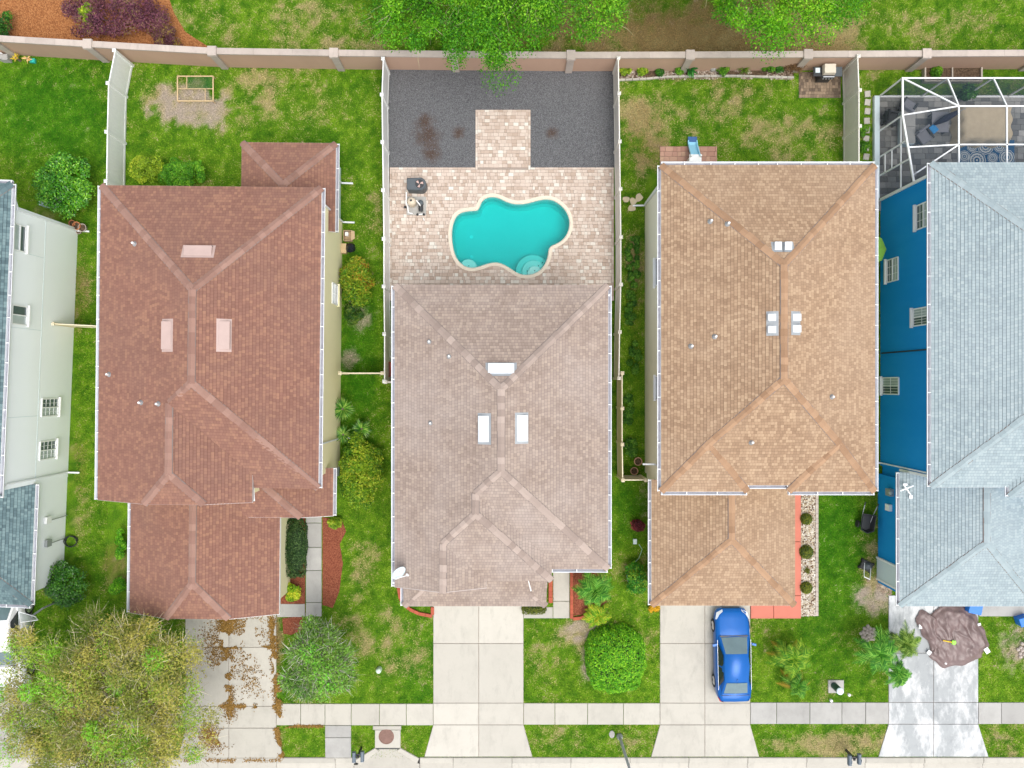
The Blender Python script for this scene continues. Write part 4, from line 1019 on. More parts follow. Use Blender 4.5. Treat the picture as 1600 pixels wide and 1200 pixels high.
RE2 = Roof(T, 'garage_roof', [[g0, g1, k1], [g0, k1, k0, m1, m0, b0], [g1, b1, k0, k1]], M['shE'], M['capE'], [(g0, k1), (g1, k1), (k1, k0)], [(b0, g0)])
ft = Boards(); ft.bar(g0-dn, g1-dn, .03, .17); T.add('fascia', ft, M['white'])
walls(T, [(g0.x+.32, g0.y+.4), (g1.x-.4, g0.y+.4), (g1.x-.4, yk+.1), (wx0+.1, yk+.1), (wx0+.1, b0.y-.4), (g0.x+.32, b0.y-.4)], E1-.05, M['wallE'], 'garage_wall')
garage_door(T, P(1400, 0).x-23, P(1520, 0).x-23, g0.y+.38)
dx = g0.x+.32
dr = T.add('side_door', MB().box((dx-.03, g0.y+1.15, 1.05), (.06, 1.0, 2.1)), M['palewall']); T.add('door_trim', MB().bar((dx-.05, g0.y+.6, 0), (dx-.05, g0.y+.6, 2.2), .1).bar((dx-.05, g0.y+1.7, 0), (dx-.05, g0.y+1.7, 2.2), .1).bar((dx-.05, g0.y+.55, 2.2), (dx-.05, g0.y+1.75, 2.2), .1), M['white'], dr)
corner = MB(); corner.box((wx0-.02, TL.y-.4, 2.6), (.14, .14, 5.2)); T.add('corner_trim', corner, M['white'])
corner = MB(); corner.box((wx0-.02, FL.y+.4, 3.7), (.12, .12, 3.2)); T.add('corner_trim', corner, M['white'])
def wz(px): return CAMH-(wx0+23)*1200/(px-800)
for y0, y1, pa, pb, kd, lo in ((316, 357, 1432, 1455, 'dh', None), (403, 441, 1386, 1404, 'dh', 1), (480, 509, 1427, 1455, 'sl', None), (589, 617, 1379, 1405, 'sl', 1)):
    z0_, z1_ = wz(pa), wz(pb); zm = (z0_+z1_)/2; yy = (600-(y0+y1)/2)/1200*(CAMH-zm); w_ = (y1-y0)/1200*(CAMH-zm)*.92
    window(T, -1, wx0, yy, z0_+.05, z0_+max(1.0, z1_-z0_), w_, kind=kd, grid=(3, 2), mat=('glass', 'glasslt'))
cb = MB(); cb.tube([(wx0-.03, P(0, 549, 2.5).y, z) for z in np.linspace(.2, 5.0, 8)], .035, 6); T.add('cable_conduit', cb, M['black'])
downspout(T, FL+Vector((.1, .5, -.1)), wx0, FL.y+.55, (-1, 0))
mtr = MB(); mtr.box((dx-.1, P(0, 769, 1.4).y, 1.45), (.2, .35, .5)); mo = T.add('meter_box', mtr, M['grey']); T.add('meter_dial', MB().lathe((dx-.16, P(0, 769, 1.4).y, 1.62), [(.09, 0), (.09, .1), (.06, .14)], 12), M['glasslt'], mo)
T.add('cable_box', MB().box((dx-.08, P(0, 793, 1.3).y, 1.3), (.16, .32, .42)), M['white'])
HE = T

# ---- house A: white stucco, slate teal roof
T = Thing('house', 'two-storey white stucco house with slate teal roof at the left edge', 'house', (-24, 0, 0), math.radians(-2.35))
q = T.P; TR = q(20, 287, E2); FR = q(-3, 778, E2); FR.x = TR.x = (TR.x+FR.x)/2; W_ = 10; TL = TR-Vector((W_, 0, 0)); FL = FR-Vector((W_, 0, 0)); zr = E2+.42*5
A_ = Vector((TR.x-5, TR.y-5, zr)); B_ = Vector((TR.x-5, FR.y+5, zr))
RA = Roof(T, 'roof', [[TL, TR, A_], [TR, FR, B_, A_], [FR, FL, B_], [FL, TL, A_, B_]], M['shA'], M['capA'], [(TL, A_), (TR, A_), (A_, B_), (B_, FR), (B_, FL)], [(TR, FR), (TL, TR)], [TL, TR, FR, FL])
ft = Boards(); ft.bar(FR-dn, FL-dn, .03, .17); T.add('fascia', ft, M['white'])
wx1 = q(112, 600, 0).x; yT = q(122, 357, 0).y
walls(T, [(TL.x+.4, FR.y+.3), (wx1, FR.y+.3), (wx1, yT), (TL.x+.4, yT)], E2-.1, M['wallA'])
g1 = q(58, 946, E1); g1.x = (q(56, 757, E1).x+q(47, 950, E1).x)/2; gw = 7.4; g0 = g1-Vector((gw, 0, 0)); hw = gw/2; zg = E1+.42*hw; k1 = Vector((g1.x-hw, g1.y+hw, zg)); yk = FR.y+.45; k0 = Vector((g1.x-hw, yk, zg))
b1 = Vector((g1.x, yk-.15, E1)); b0 = Vector((g0.x, yk, E1))
RA2 = Roof(T, 'garage_roof', [[g0, g1, k1], [g0, k1, k0, b0], [g1, b1, Vector((k0.x, b1.y, zg)), k1]], M['shA'], M['capA'], [(g0, k1), (g1, k1), (k1, k0)], [(b1, g1), (g0, g1)])
gy = q(100, 905, 0).y
walls(T, [(g0.x+.4, gy), (wx1-.02, gy), (wx1-.02, yk+.1), (g0.x+.4, yk+.1)], E1-.05, M['wallA'], 'garage_wall')
garage_door(T, g0.x+1.2, g0.x+6.0, gy-.04)
X0 = -24+wx1
for y0, y1, pa, pb, kd, gr_ in ((352, 392, 42, 22, 'dh', (1, 1)), (478, 507, 43, 18, 'sl', (1, 1)), (623, 650, 91, 64, 'sl', (2, 4)), (689, 717, 87, 61, 'sl', (2, 4))):
    xw_ = X0-(y0-600)/30*.041; z0_ = CAMH-xw_*1200/(pa-800); z1_ = CAMH-xw_*1200/(pb-800); zm = (z0_+z1_)/2
    yy = (600-(y0+y1)/2)/1200*(CAMH-zm); w_ = (y1-y0)/1200*(CAMH-zm)
    yl = (T.i @ Vector((xw_, yy, 0))).y
    window(T, 1, wx1, yl, z0_+.05, z1_-.05, w_, kind=kd, grid=gr_, mat=('glass', 'glasslt') if kd == 'dh' else ('glasslt', 'glass'))
downspout(T, TR+Vector((-.05, -.2, -.1)), wx1, yT-.15, (1, 0)); downspout(T, FR+Vector((-.05, .3, -.1)), wx1, FR.y+.55, (1, 0))
sc = MB()
for z_, ya, yb2 in ((2.75, yT-.1, FR.y+.4),): sc.bar((wx1+.004, ya, z_), (wx1+.004, yb2, z_), .012, .02)
for yy in (P(0, 395, 4).y, P(0, 512, 4).y, P(0, 650, 4).y): sc.bar((wx1+.004, yy, 2.8), (wx1+.004, yy, 5.2), .012, .02)
T.add('control_joint', sc, M['palewall'])
for py_, z_ in ((813, 1.7), (849, 1.6)):
    y_ = (T.i @ P(85, py_, z_)).y; o = T.add('meter_box', MB().box((wx1+.07, y_, z_), (.14, .34, .4)), M['white' if z_ > 1.65 else 'grey'])
    T.add('conduit', MB().tube([(wx1+.06, y_-.05, z_-.2), (wx1+.06, y_-.05, 0.05)], .025, 6), M['grey'], o)
HA = T

# ------------------------------------------------------------------ turf and grass
HARD += FOOT
nx, ny = 300, 210
gx = np.linspace(LX0, LX1, nx+1); gy_ = np.linspace(LY0, LY1, ny+1); XX, YY = np.meshgrid(gx, gy_)
xf, yf = XX.ravel(), YY.ravel()
me = bpy.data.meshes.new('lawn'); idx = np.arange((nx+1)*(ny+1)).reshape(ny+1, nx+1)
quads = np.stack([idx[:-1, :-1], idx[:-1, 1:], idx[1:, 1:], idx[1:, :-1]], -1).reshape(-1, 4)
cxm = xf[quads].mean(1); cym = yf[quads].mean(1)
keep = ~((cxm > BY[0]+.15) & (cxm < BY[2]-.15) & (cym > BY[1]-1.0) & (cym < BY[3]-.15))
quads = quads[keep]
z_ = (fbm(xf, yf, 1.5, 3)-.5)*0.03-0.005
me.from_pydata(np.stack([xf, yf, z_], 1).tolist(), [], quads.tolist())
c_, _ = turf(xf, yf, np.full(xf.shape, 0.42)); ca = me.attributes.new('Col', 'FLOAT_COLOR', 'POINT'); cc = np.ones((len(xf), 4), np.float32); cc[:, :3] = c_; ca.data.foreach_set('color', cc.ravel())
lm, nt, b, out = newmat('lawn_turf')
c = nd(nt, 'ShaderNodeAttribute', attribute_name='Col').outputs['Color']; pos = geopos(nt)
n1 = noise(nt, 16, 6, 0.75, pos)
c = mixc(nt, ramp(nt, n1, [(0.3, (0.75, .75, .75)), (0.62, (0, 0, 0))]), c, S(58, 66, 30))
c = mixc(nt, ramp(nt, noise(nt, 9, 5, 0.7, pos), [(0.55, (0, 0, 0)), (0.8, (.5, .5, .5))]), c, S(168, 164, 96))
nt.links.new(c, b.inputs['Base Color']); b.inputs['Roughness'].default_value = 0.95; b.inputs['Specular IOR Level'].default_value = 0.1
bump(nt, b, n1, 0.05, 0.9)
me.materials.append(lm); me.update(); lo = obj('lawn', me); lo['kind'] = 'structure'
def grass(n, box, seedz=0.0, size=1.0):
    x = RNG.uniform(box[0], box[2], n); y = RNG.uniform(box[1], box[3], n)
    k = np.ones(n, bool)
    for poly in HARD: k &= ~inpoly(x, y, poly)
    x, y = x[k], y[k]; r = RNG.random(len(x)); col, bare = turf(x, y, r)
    k = RNG.random(len(x)) > bare*0.75; x, y, r, col = x[k], y[k], r[k], col[k]; n = len(x)
    a = RNG.uniform(0, 6.283, n); ln = RNG.uniform(0.05, 0.12, n)*size; w = RNG.uniform(0.010, 0.022, n)*size; h = RNG.uniform(0.02, 0.075, n)*size
    dx, dy = np.cos(a), np.sin(a); V = np.empty((n, 3, 3))
    V[:, 0] = np.stack([x-dy*w, y+dx*w, np.zeros(n)], 1); V[:, 1] = np.stack([x+dy*w, y-dx*w, np.zeros(n)], 1); V[:, 2] = np.stack([x+dx*ln, y+dy*ln, h], 1)
    return npmesh('grass', V, M['grassblade'], col*(0.75+0.5*RNG.random((n, 1))))
go = obj('grass', grass(900000, (-27.5, LY0, 27.5, 21.0))); tag(go, 'short green and straw-coloured lawn grass between the houses', 'grass', kind='stuff')

# ------------------------------------------------------------------ perimeter wall
WZ = 1.72
wp = [(-90, 55), (-10, 60), (138, 69), (332, 80), (522, 83), (709, 85), (892, 86.5), (1078, 86), (1262, 85), (1447, 84), (1632, 83), (1720, 83)]
pw = Thing('perimeter_wall', 'long tan stucco garden wall with pale cap and pillars behind the yards', 'wall')
pts = [P(a, b, WZ) for a, b in wp]
for k in range(len(pts)-1):
    a, b = pts[k], pts[k+1]; d = (b-a).normalized(); a2, b2 = a+d*.16, b-d*.16
    pw.add('wall_section', MB().bar((a2.x, a2.y, WZ/2-.05), (b2.x, b2.y, WZ/2-.05), 0.2, WZ-.1), M['salmonwall'])
    nseg = 3
    for j in range(nseg):
        s0, s1 = a2+(b2-a2)*(j/nseg), a2+(b2-a2)*((j+1)/nseg)
        pw.add('cap_stone', MB().bar((s0.x, s0.y, WZ), (s1.x-.006*d.x, s1.y, WZ), 0.31, 0.1).bar((s0.x, s0.y, WZ-.075), (s1.x, s1.y, WZ-.075), 0.25, 0.05), M['wallcap'])
for k, p in enumerate(pts[1:-1]):
    o = pw.add('pillar', MB().box((p.x, p.y-.02, WZ/2), (.36, .38, WZ)), M['wallcap'])
    pw.add('pillar_cap', MB().box((p.x, p.y-.02, WZ+.06), (.46, .50, .13), taper=.94), M['wallcap'], o)

# ------------------------------------------------------------------ vinyl fences
FZ = 1.80
def fence(label, posts, mat, z=FZ, name='vinyl_fence'):
    pp = [P(a, b, z) for a, b in posts]; t = Thing(name, label, 'fence', (pp[0].x, pp[0].y, 0)); o0 = Vector((pp[0].x, pp[0].y, 0))
    pp = [p-o0 for p in pp]
    for p in pp:
        o = t.add('post', MB().box((p.x, p.y, z/2+.04), (.127, .127, z+.08)), mat)
        t.add('post_cap', MB().box((p.x, p.y, z+.11), (.17, .17, .05)).box((p.x, p.y, z+.165), (.16, .16, .06), taper=.15), mat, o)
    for a, b in zip(pp, pp[1:]):
        d = (b-a).normalized(); L_ = (b-a).length; e = a+d*.06; f = b-d*.06
        t.add('rail', MB().bar((e.x, e.y, z-.05), (f.x, f.y, z-.05), .05, .14), mat); t.add('rail', MB().bar((e.x, e.y, .12), (f.x, f.y, .12), .05, .14), mat)
        n = max(1, int(L_/.17)); pn = MB()
        for k in range(n):
            s0 = e+(f-e)*(k/n); s1 = e+(f-e)*((k+.965)/n)
            pn.bar((s0.x, s0.y, (z+.05)/2), (s1.x, s1.y, (z+.05)/2), .022, z-.35)
        o = t.add('board_infill', pn, mat); o['kind'] = 'stuff'
    return t
fence('white vinyl fence between the far-left yard and the red-roofed house', [(180, 80), (170, 131), (168, 207), (167, 284), (164, 330)], M['vinyl'])
fence('white vinyl fence on the left side of the pool yard', [(599, 93), (597, 149), (598, 223), (599, 298), (600, 374), (600, 448), (601, 522), (601, 596)], M['vinyl'])
fence('white vinyl fence on the right side of the pool yard', [(966, 92), (967, 147), (968, 222), (969, 296), (970, 371), (970, 445), (968, 519), (967, 591)], M['vinyltan'])
fence('cream vinyl fence running to the tan-roofed garage corner', [(972, 583), (972, 638), (972, 694), (973, 750), (1009, 750)], M['vinylcream'])
fence('wide-looking taupe vinyl fence beside the screened enclosure', [(1340, 89), (1342, 142), (1342, 198), (1342, 256), (1342, 300)], M['vinyltan'])
fence('cream gate panel between the yellow house and the pool fence', [(532, 583), (598, 583)], M['vinylcream'])
fence('cream gate panel between the white house and the red-roofed house', [(84, 506), (163, 510)], M['vinylcream'])
fence('short white gate panel beside the taupe-roofed house wall', [(603, 597), (616, 597)], M['vinyltan'])

# ------------------------------------------------------------------ plants
def unit(n):
    v = RNG.normal(size=(n, 3)); return v/np.linalg.norm(v, axis=1, keepdims=True)
def leaves(pos, nrm, ln, wd, dirs=None):
    """diamond leaves at pos with normals nrm"""
    n = len(pos)
    if dirs is None: dirs = unit(n)
    u = dirs-(dirs*nrm).sum(1, keepdims=True)*nrm; u /= np.linalg.norm(u, axis=1, keepdims=True)+1e-9
    w = np.cross(nrm, u); ln = np.broadcast_to(ln, (n,))[:, None]; wd = np.broadcast_to(wd, (n,))[:, None]
    return np.stack([pos-u*ln*.5, pos+w*wd*.5-nrm*wd*.12, pos+u*ln*.5, pos-w*wd*.5-nrm*wd*.12], 1)
def pal(cols, n, t=None, var=0.25, hue=(1.15, .92, .75)):
    cols = np.array([S(*c, 0.95) for c in cols])*np.array(hue); t = RNG.random(n) if t is None else np.clip(t, 0, 1)
    f = t*(len(cols)-1); i = np.minimum(f.astype(int), len(cols)-2); f = (f-i)[:, None]
    return (cols[i]*(1-f)+cols[i+1]*f)*RNG.uniform(1-var, 1+var, (n, 1))
def clumps(n, c, r, k, cr, shell=0.6, flat=1.0, lobes=None):
    """n leaf positions on k clumps spread over an ellipsoid with centre c, radii r; returns pos, outward normals, clump id"""
    cd = unit(k); cd[:, 2] = np.abs(cd[:, 2])*1.0-0.25*RNG.random(k)
    cp = cd*RNG.uniform(0.45, 1.0, (k, 1))**0.5
    cp = cp*(np.array(r)-cr*0.75)+np.array(c); rad = cr*RNG.uniform(.7, 1.3, k)
    i = RNG.integers(0, k, n); d = unit(n); d[:, 2] = np.where(RNG.random(n) < 0.75, np.abs(d[:, 2]), d[:, 2])
    q = RNG.uniform(shell, 1.0, n)[:, None]
    return cp[i]+d*q*rad[i][:, None]*np.array([1, 1, flat]), d, i
def shrub(name, label, cat, px, py, rx, ry, h, cols, n, ln=0.09, wd=0.05, k=None, cr=0.3, group=None, stems=True, box=False, mat='leaf', zb=0.0, spread=0.55, shell=0.6, flat=1.0):
    """px,py: where the crown's middle shows in the photo; rx, ry in metres"""
    c = P(px, py, h*.7); t = Thing(name, label, cat, (c.x, c.y, zb), group=group)
    if box:
        # clipped shape: leaves on a rounded box surface
        e = 4.0 if box is True else box
        d = unit(n); d[:, 2] = np.abs(d[:, 2]); rr = (np.abs(d)**e).sum(1)**(-1/e)
        bumpy = 1+(vnoise(d[:, 0]*2+5, d[:, 1]*2+d[:, 2]*1.5, .6, 2)-.5)*.16+(vnoise(d[:, 0]*4+5, d[:, 1]*4+d[:, 2]*3, .4, 7)-.5)*.08
        pos = d*(rr*bumpy*RNG.uniform(.93, 1.02, n))[:, None]*np.array([rx, ry, h]); nr = d; ci = (vnoise(pos[:, 0]+9, pos[:, 1]+3, .35, 5)*40).astype(int); kk = 41
    else:
        kk = k or max(6, int(rx*ry*9/cr)); pos, nr, ci = clumps(n, (0, 0, h*.45), (rx, ry, h*.55), kk, cr, shell, flat)
        pos[:, 2] = np.maximum(pos[:, 2], 0.03)
    nn = nr*spread+unit(n)*(1-spread)+np.array([0, 0, .35]); nn /= np.linalg.norm(nn, axis=1, keepdims=True)
    tone = RNG.random(kk)[ci]*.5+RNG.random(n)*.6-.05
    V = leaves(pos, nn, ln*RNG.uniform(.7, 1.3, n), wd*RNG.uniform(.7, 1.3, n))
    o = t.add('crown', npmesh('crown', V, M[mat], pal(cols, n, tone)), None); o['kind'] = 'stuff'
    if box:
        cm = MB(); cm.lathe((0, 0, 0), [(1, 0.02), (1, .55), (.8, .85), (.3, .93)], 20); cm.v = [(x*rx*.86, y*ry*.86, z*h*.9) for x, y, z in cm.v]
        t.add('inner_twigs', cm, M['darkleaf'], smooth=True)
    if stems:
        st = MB()
        for s_ in range(4):
            a = RNG.uniform(0, 6.28); e_ = (math.cos(a)*rx*.5, math.sin(a)*ry*.5, h*.6)
            st.tube([(math.cos(a)*.05, math.sin(a)*.05, -.02), (e_[0]*.4, e_[1]*.4, e_[2]*.5), e_], [.03, .022, .01], 5)
        t.add('stem', st, M['bark'])
    return t
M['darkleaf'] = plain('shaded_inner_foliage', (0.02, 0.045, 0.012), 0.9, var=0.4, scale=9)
G_DARK = [(18, 58, 14), (40, 104, 26), (84, 150, 42)]
G_MID = [(30, 84, 14), (70, 138, 24), (124, 184, 48)]
G_BRT = [(40, 110, 10), (84, 168, 20), (150, 214, 60)]
G_YEL = [(64, 110, 20), (112, 160, 30), (176, 204, 66)]
shrub('shrub', 'large rounded glossy green bush beside the white house', 'shrub', 93, 283, 1.55, 1.75, 2.2, [(24, 84, 12), (60, 140, 22), (126, 196, 56)], 9000, .13, .07, k=60, cr=.42, mat='glossleaf')
shrub('shrub', 'yellow-green bush by the white fence behind the red roof', 'shrub', 226, 262, 1.05, .85, 1.5, [(80, 124, 22), (124, 170, 34), (180, 208, 66)], 4000, .10, .06, k=26, cr=.3)
shrub('shrub', 'mid-green bush touching the rear edge of the red roof', 'shrub', 283, 268, 1.35, .8, 1.3, [(40, 110, 20), (84, 160, 34), (140, 204, 60)], 5000, .10, .06, k=32, cr=.32)
shrub('shrub', 'dark green bush at the front corner of the white house', 'shrub', 98, 915, 1.15, 1.3, 1.8, G_DARK, 6500, .10, .06, k=44, cr=.36, mat='glossleaf')
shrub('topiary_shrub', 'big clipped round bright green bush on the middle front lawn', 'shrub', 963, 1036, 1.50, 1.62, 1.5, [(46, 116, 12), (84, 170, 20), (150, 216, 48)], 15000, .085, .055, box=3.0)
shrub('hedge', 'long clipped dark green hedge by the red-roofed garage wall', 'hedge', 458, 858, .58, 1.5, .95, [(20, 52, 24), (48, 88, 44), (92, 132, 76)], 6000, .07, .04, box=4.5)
shrub('shrub', 'small yellow-green bush at the end of the dark clipped hedge', 'shrub', 453, 925, .6, .52, .7, [(60, 120, 14), (130, 186, 24), (206, 220, 70)], 2600, .10, .06, k=16, cr=.2)
shrub('hedge', 'small clipped olive hedge beside the middle driveway', 'hedge', 834, 953, .62, .24, .5, [(50, 70, 20), (84, 106, 34), (120, 138, 54)], 1600, .06, .035, box=5.0)
shrub('shrub', 'leafy green bush beside the tan-roofed garage wall', 'shrub', 994, 905, .62, .85, 1.2, [(20, 86, 18), (52, 138, 30), (150, 190, 60)], 3600, .13, .07, k=18, cr=.3)
shrub('shrub', 'dark red-leaved plant against the tan-roofed garage wall', 'shrub', 999, 821, .36, .42, .7, [(40, 10, 20), (84, 24, 40), (150, 70, 80)], 900, .22, .06, k=8, cr=.22)
shrub('shrub', 'yellow flowering plant under the tan-roofed garage corner', 'shrub', 1022, 950, .42, .22, .5, [(120, 110, 10), (190, 160, 16), (226, 196, 40)], 900, .09, .06, k=10, cr=.15)
# croton and mixed bushes between the houses
shrub('croton_bush', 'croton bush with yellow, red and green leaves under the yellow house window', 'shrub', 556, 440, 1.0, 1.35, 1.5, [(56, 116, 24), (100, 154, 36), (150, 172, 54), (164, 104, 50)], 4800, .20, .06, k=26, cr=.36, spread=.35)
shrub('shrub', 'big mixed green and yellow bush along the red-roofed porch', 'shrub', 561, 738, 1.2, 2.2, 1.9, [(40, 96, 24), (84, 140, 32), (134, 180, 46), (186, 200, 76)], 12000, .13, .06, k=60, cr=.4, spread=.4)
shrub('shrub', 'low yellow-green bush at the top of the red mulch strip', 'shrub', 520, 818, .55, .3, .6, G_YEL, 1200, .1, .06, k=12, cr=.18)
shrub('shrub', 'low dark green plant under the croton bush', 'shrub', 552, 490, .5, .7, .5, [(24, 70, 20), (50, 100, 30), (100, 130, 50)], 1200, .14, .06, k=10, cr=.25)
# purple bush beyond the wall
shrub('purple_bush', 'wide purple-leaved bush beyond the garden wall', 'shrub', 175, 22, 3.2, 1.3, 1.4, [(44, 24, 40), (84, 50, 74), (122, 80, 104), (118, 120, 60)], 12000, .10, .05, k=90, cr=.36)
shrub('purple_bush', 'small purple and yellow bush at the tip of the purple hedge', 'shrub', 256, 54, .95, .65, .9, [(60, 34, 50), (100, 66, 84), (150, 150, 40)], 3400, .09, .05, k=20, cr=.26)
shrub('shrub', 'yellow-green shrub growing among the purple leaves', 'shrub', 133, 18, .5, .55, 1.6, G_YEL, 1600, .09, .05, k=10, cr=.22)
shrub('shrub', 'dark green shrub at the far top-left corner of the mulch bed', 'shrub', 4, 36, .6, .8, 1.0, G_DARK, 1500, .1, .05, k=12, cr=.28)
# small plants along the back wall of the tan-roofed house
for i, (a, b, r, h, cl, lb) in enumerate(((977, 109, .38, .5, G_YEL, 'small olive shrub at the fence end of the rock bed'), (1004, 109, .34, .5, G_YEL, 'small yellow-green shrub second from the pool fence'), (1030, 112, .26, .35, G_DARK, 'small dark tuft in the rock bed left of the wall pillar'),
        (1060, 108, .3, .5, G_MID, 'small green shrub left of the broad-leaved plant'), (1133, 108, .4, .6, G_MID, 'round green shrub beside the white stone ball'), (1203, 105, .38, .6, G_MID, 'green shrub left of the bare brown bush'), (1219, 106, .26, .6, G_DARK, 'narrow dark shrub touching the bare brown bush'))):
    shrub('bed_shrub', lb, 'shrub', a, b, r, r*.9, h, cl, 900, .09, .05, k=9, cr=.17, group='shrubs along the back wall')
# low weeds between pool fence and cream house
for i, (a, b, rx, ry) in enumerate(((990, 405, .45, 1.6), (985, 480, .35, 1.2), (992, 560, .4, .9), (982, 640, .35, 1.0), (986, 700, .4, .7))):
    shrub('ground_cover', ('tall weeds level with the pool between fence and cream wall', 'weeds level with the rear of the taupe roof by the fence', 'weeds near the cream fence corner under the cream wall', 'weeds inside the cream fence run', 'weeds next to the clay pots by the cream fence')[i], 'weeds', a, b, rx, ry, .35, [(24, 70, 18), (60, 120, 30), (110, 170, 60)], int(2600*rx*ry/.5), .10, .06, k=int(30*rx*ry)+8, cr=.16, stems=False, group='weeds by the pool fence')
for i, (a, b, r, lb) in enumerate(((1262, 812, .30, 'round clipped shrub nearest the house in the white rock bed'), (1262, 864, .36, 'largest round clipped shrub, middle of the white rock bed'), (1262, 920, .31, 'round clipped shrub nearest the street in the white rock bed'))):
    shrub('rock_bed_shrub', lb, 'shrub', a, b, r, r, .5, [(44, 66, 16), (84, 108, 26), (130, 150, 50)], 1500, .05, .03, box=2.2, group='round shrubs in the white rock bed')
shrub('rock_bed_plant', 'tiny sparse plant between two round shrubs in the white rocks', 'plant', 1262, 891, .2, .2, .25, [(60, 84, 20), (110, 120, 40)], 160, .09, .03, k=5, cr=.12, stems=False)
shrub('bare_bush', 'bare brown bush against the wall by the grill', 'shrub', 1243, 100, .55, .5, .9, [(74, 60, 40), (104, 86, 58), (130, 112, 80)], 1500, .22, .018, k=14, cr=.3)
shrub('shrub', 'small green plant in the raised bed by the enclosure', 'plant', 1467, 112, .35, .35, .6, G_MID, 700, .16, .06, k=6, cr=.2)
shrub('shrub', 'dark leafy potted plant inside the screened enclosure', 'plant', 1515, 143, .5, .45, 1.3, G_DARK, 900, .2, .08, k=8, cr=.25)
shrub('shrub', 'weedy green bush beside the stepping stones by the taupe fence', 'shrub', 1352, 215, .3, .9, .4, G_MID, 1100, .10, .06, k=12, cr=.18)
shrub('shrub', 'small bright shrub by the red-roofed garage side near the lawn', 'shrub', 186, 850, .3, .8, .7, G_BRT, 1500, .1, .06, k=12, cr=.2)
shrub('shrub', 'bright bush at the red-roofed garage front corner', 'shrub', 183, 917, .6, .45, .9, G_BRT, 1700, .1, .06, k=14, cr=.24)

def blades(name, label, cat, px, py, n, ln, wd, h, cols, group=None, up=(0.15, 1.0), droop=.25, trunk=.0):
    c = P(px, py, h); t = Thing(name, label, cat, (c.x, c.y, 0), group=group); out = []; col = []
    pc_ = pal(cols, n)
    for i in range(n):
        a = RNG.uniform(0, 6.283); el = RNG.uniform(*up); d = np.array([math.cos(a)*math.cos(el), math.sin(a)*math.cos(el), math.sin(el)]); side = np.array([-math.sin(a), math.cos(a), 0])
        L_ = ln*RNG.uniform(.75, 1.1); p = np.array([0, 0, h*.9]); prev = None; w0 = wd
        for s_ in range(4):
            f = s_/3; q = p+d*L_*f-np.array([0, 0, droop*L_*f*f]); w = wd*(1-f)**.7*(.7+.6*min(1, f*3)); cur = (q-side*w/2, q+side*w/2)
            if prev is not None: out.append([prev[0], prev[1], cur[1], cur[0]]); col.append(pc_[i])
            prev = cur
    o = t.add('blades', npmesh('blades', np.array(out), M['glossleaf'], np.array(col)), None); o['kind'] = 'stuff'
    t.add('trunk', MB().tube([(0, 0, -.02), (0.02, 0, h*.5), (0, 0, h)], [.07, .06, .05], 8), M['bark'])
    return t
YC = [(30, 96, 26), (74, 146, 48), (150, 200, 100)]
blades('yucca_plant', 'spiky yucca highest up the side path beside the yellow house', 'plant', 535, 639, 120, .72, .06, 1.1, YC, 'yuccas beside the yellow house')
blades('yucca_plant', 'spiky yucca on the lawn side of the yucca trio', 'plant', 565, 670, 110, .62, .055, .9, YC, 'yuccas beside the yellow house')
blades('yucca_plant', 'smaller spiky yucca closest to the porch of the trio', 'plant', 536, 679, 90, .55, .05, .8, YC, 'yuccas beside the yellow house')
blades('broad_leaf_plant', 'dark green broad-leaved plant below the wall pillar', 'plant', 1078, 107, 26, .55, .14, .35, [(14, 70, 24), (30, 104, 40), (60, 140, 60)], up=(.2, 1.1))
blades('spiky_plant', 'arching grassy plant in the middle of the back rock bed', 'plant', 1162, 107, 60, .5, .03, .3, [(40, 90, 20), (84, 130, 40), (130, 160, 70)], up=(.3, 1.2))

def palm(label, px, py, h, nf, ln, cols, group=None, lw=.05, dead=0):
    c = P(px, py, h); t = Thing('palm', label, 'palm', (c.x, c.y, 0), group=group)
    t.add('trunk', MB().tube([(0.08, -.05, -.02), (.04, 0, h*.5), (0, 0, h)], [.10, .085, .08], 10), M['bark'])
    for i in range(nf):
        a = i*2.399+RNG.uniform(-.2, .2); el = RNG.uniform(-.1, 1.15) if i >= dead else RNG.uniform(-.7, -.2); L_ = ln*RNG.uniform(.8, 1.1)
        dh = np.array([math.cos(a), math.sin(a), 0]); out = []; col = []; side = np.array([-math.sin(a), math.cos(a), 0]); N_ = 22
        pts = [np.array([0, 0, h])+dh*L_*math.cos(el)*f+np.array([0, 0, L_*(math.sin(el)*f-(.55+.25*math.sin(el))*f*f)]) for f in np.linspace(0, 1, N_+1)]
        fc = pal(cols if i >= dead else [(130, 124, 40), (176, 160, 60)], N_*2, None, .2)
        for k in range(1, N_+1):
            f = k/N_; d = pts[k]-pts[k-1]; d /= np.linalg.norm(d); ll = L_*.30*math.sin(math.pi*min(1, .12+.9*f))**.6*(1.05-f*.45)
            for s_ in (-1, 1):
                e = pts[k]+(side*s_*.8+d*.75-np.array([0, 0, .25+.2*RNG.random()]))*ll; w = d*lw*.5
                out.append([pts[k]-w, pts[k]+w, e+w*.2, e-w*.2]); col.append(fc[(k-1)*2+(s_ > 0)])
            out.append([pts[k-1]-side*.012, pts[k-1]+side*.012, pts[k]+side*.009, pts[k]-side*.009]); col.append(fc[0]*1.1)
        o = t.add('frond', npmesh('frond', np.array(out), M['leaf'], np.array(col)), None)
    return t
PC = [(30, 96, 26), (64, 144, 42), (130, 194, 84)]
palm('slim palm in the mulch bed beside the middle house entry', 930, 922, 1.7, 26, 1.25, PC, 'palms in the front gardens')
palm('yellowish palm at the edge of the middle entry bed', 934, 962, .6, 18, .85, [(60, 130, 14), (110, 170, 30), (180, 190, 60)], 'palms in the front gardens')
palm('yellowing palm alone on the lawn right of the blue car', 1240, 1030, 1.3, 26, 1.25, [(40, 110, 20), (84, 150, 34), (150, 190, 64)], 'palms in the front gardens', dead=6)
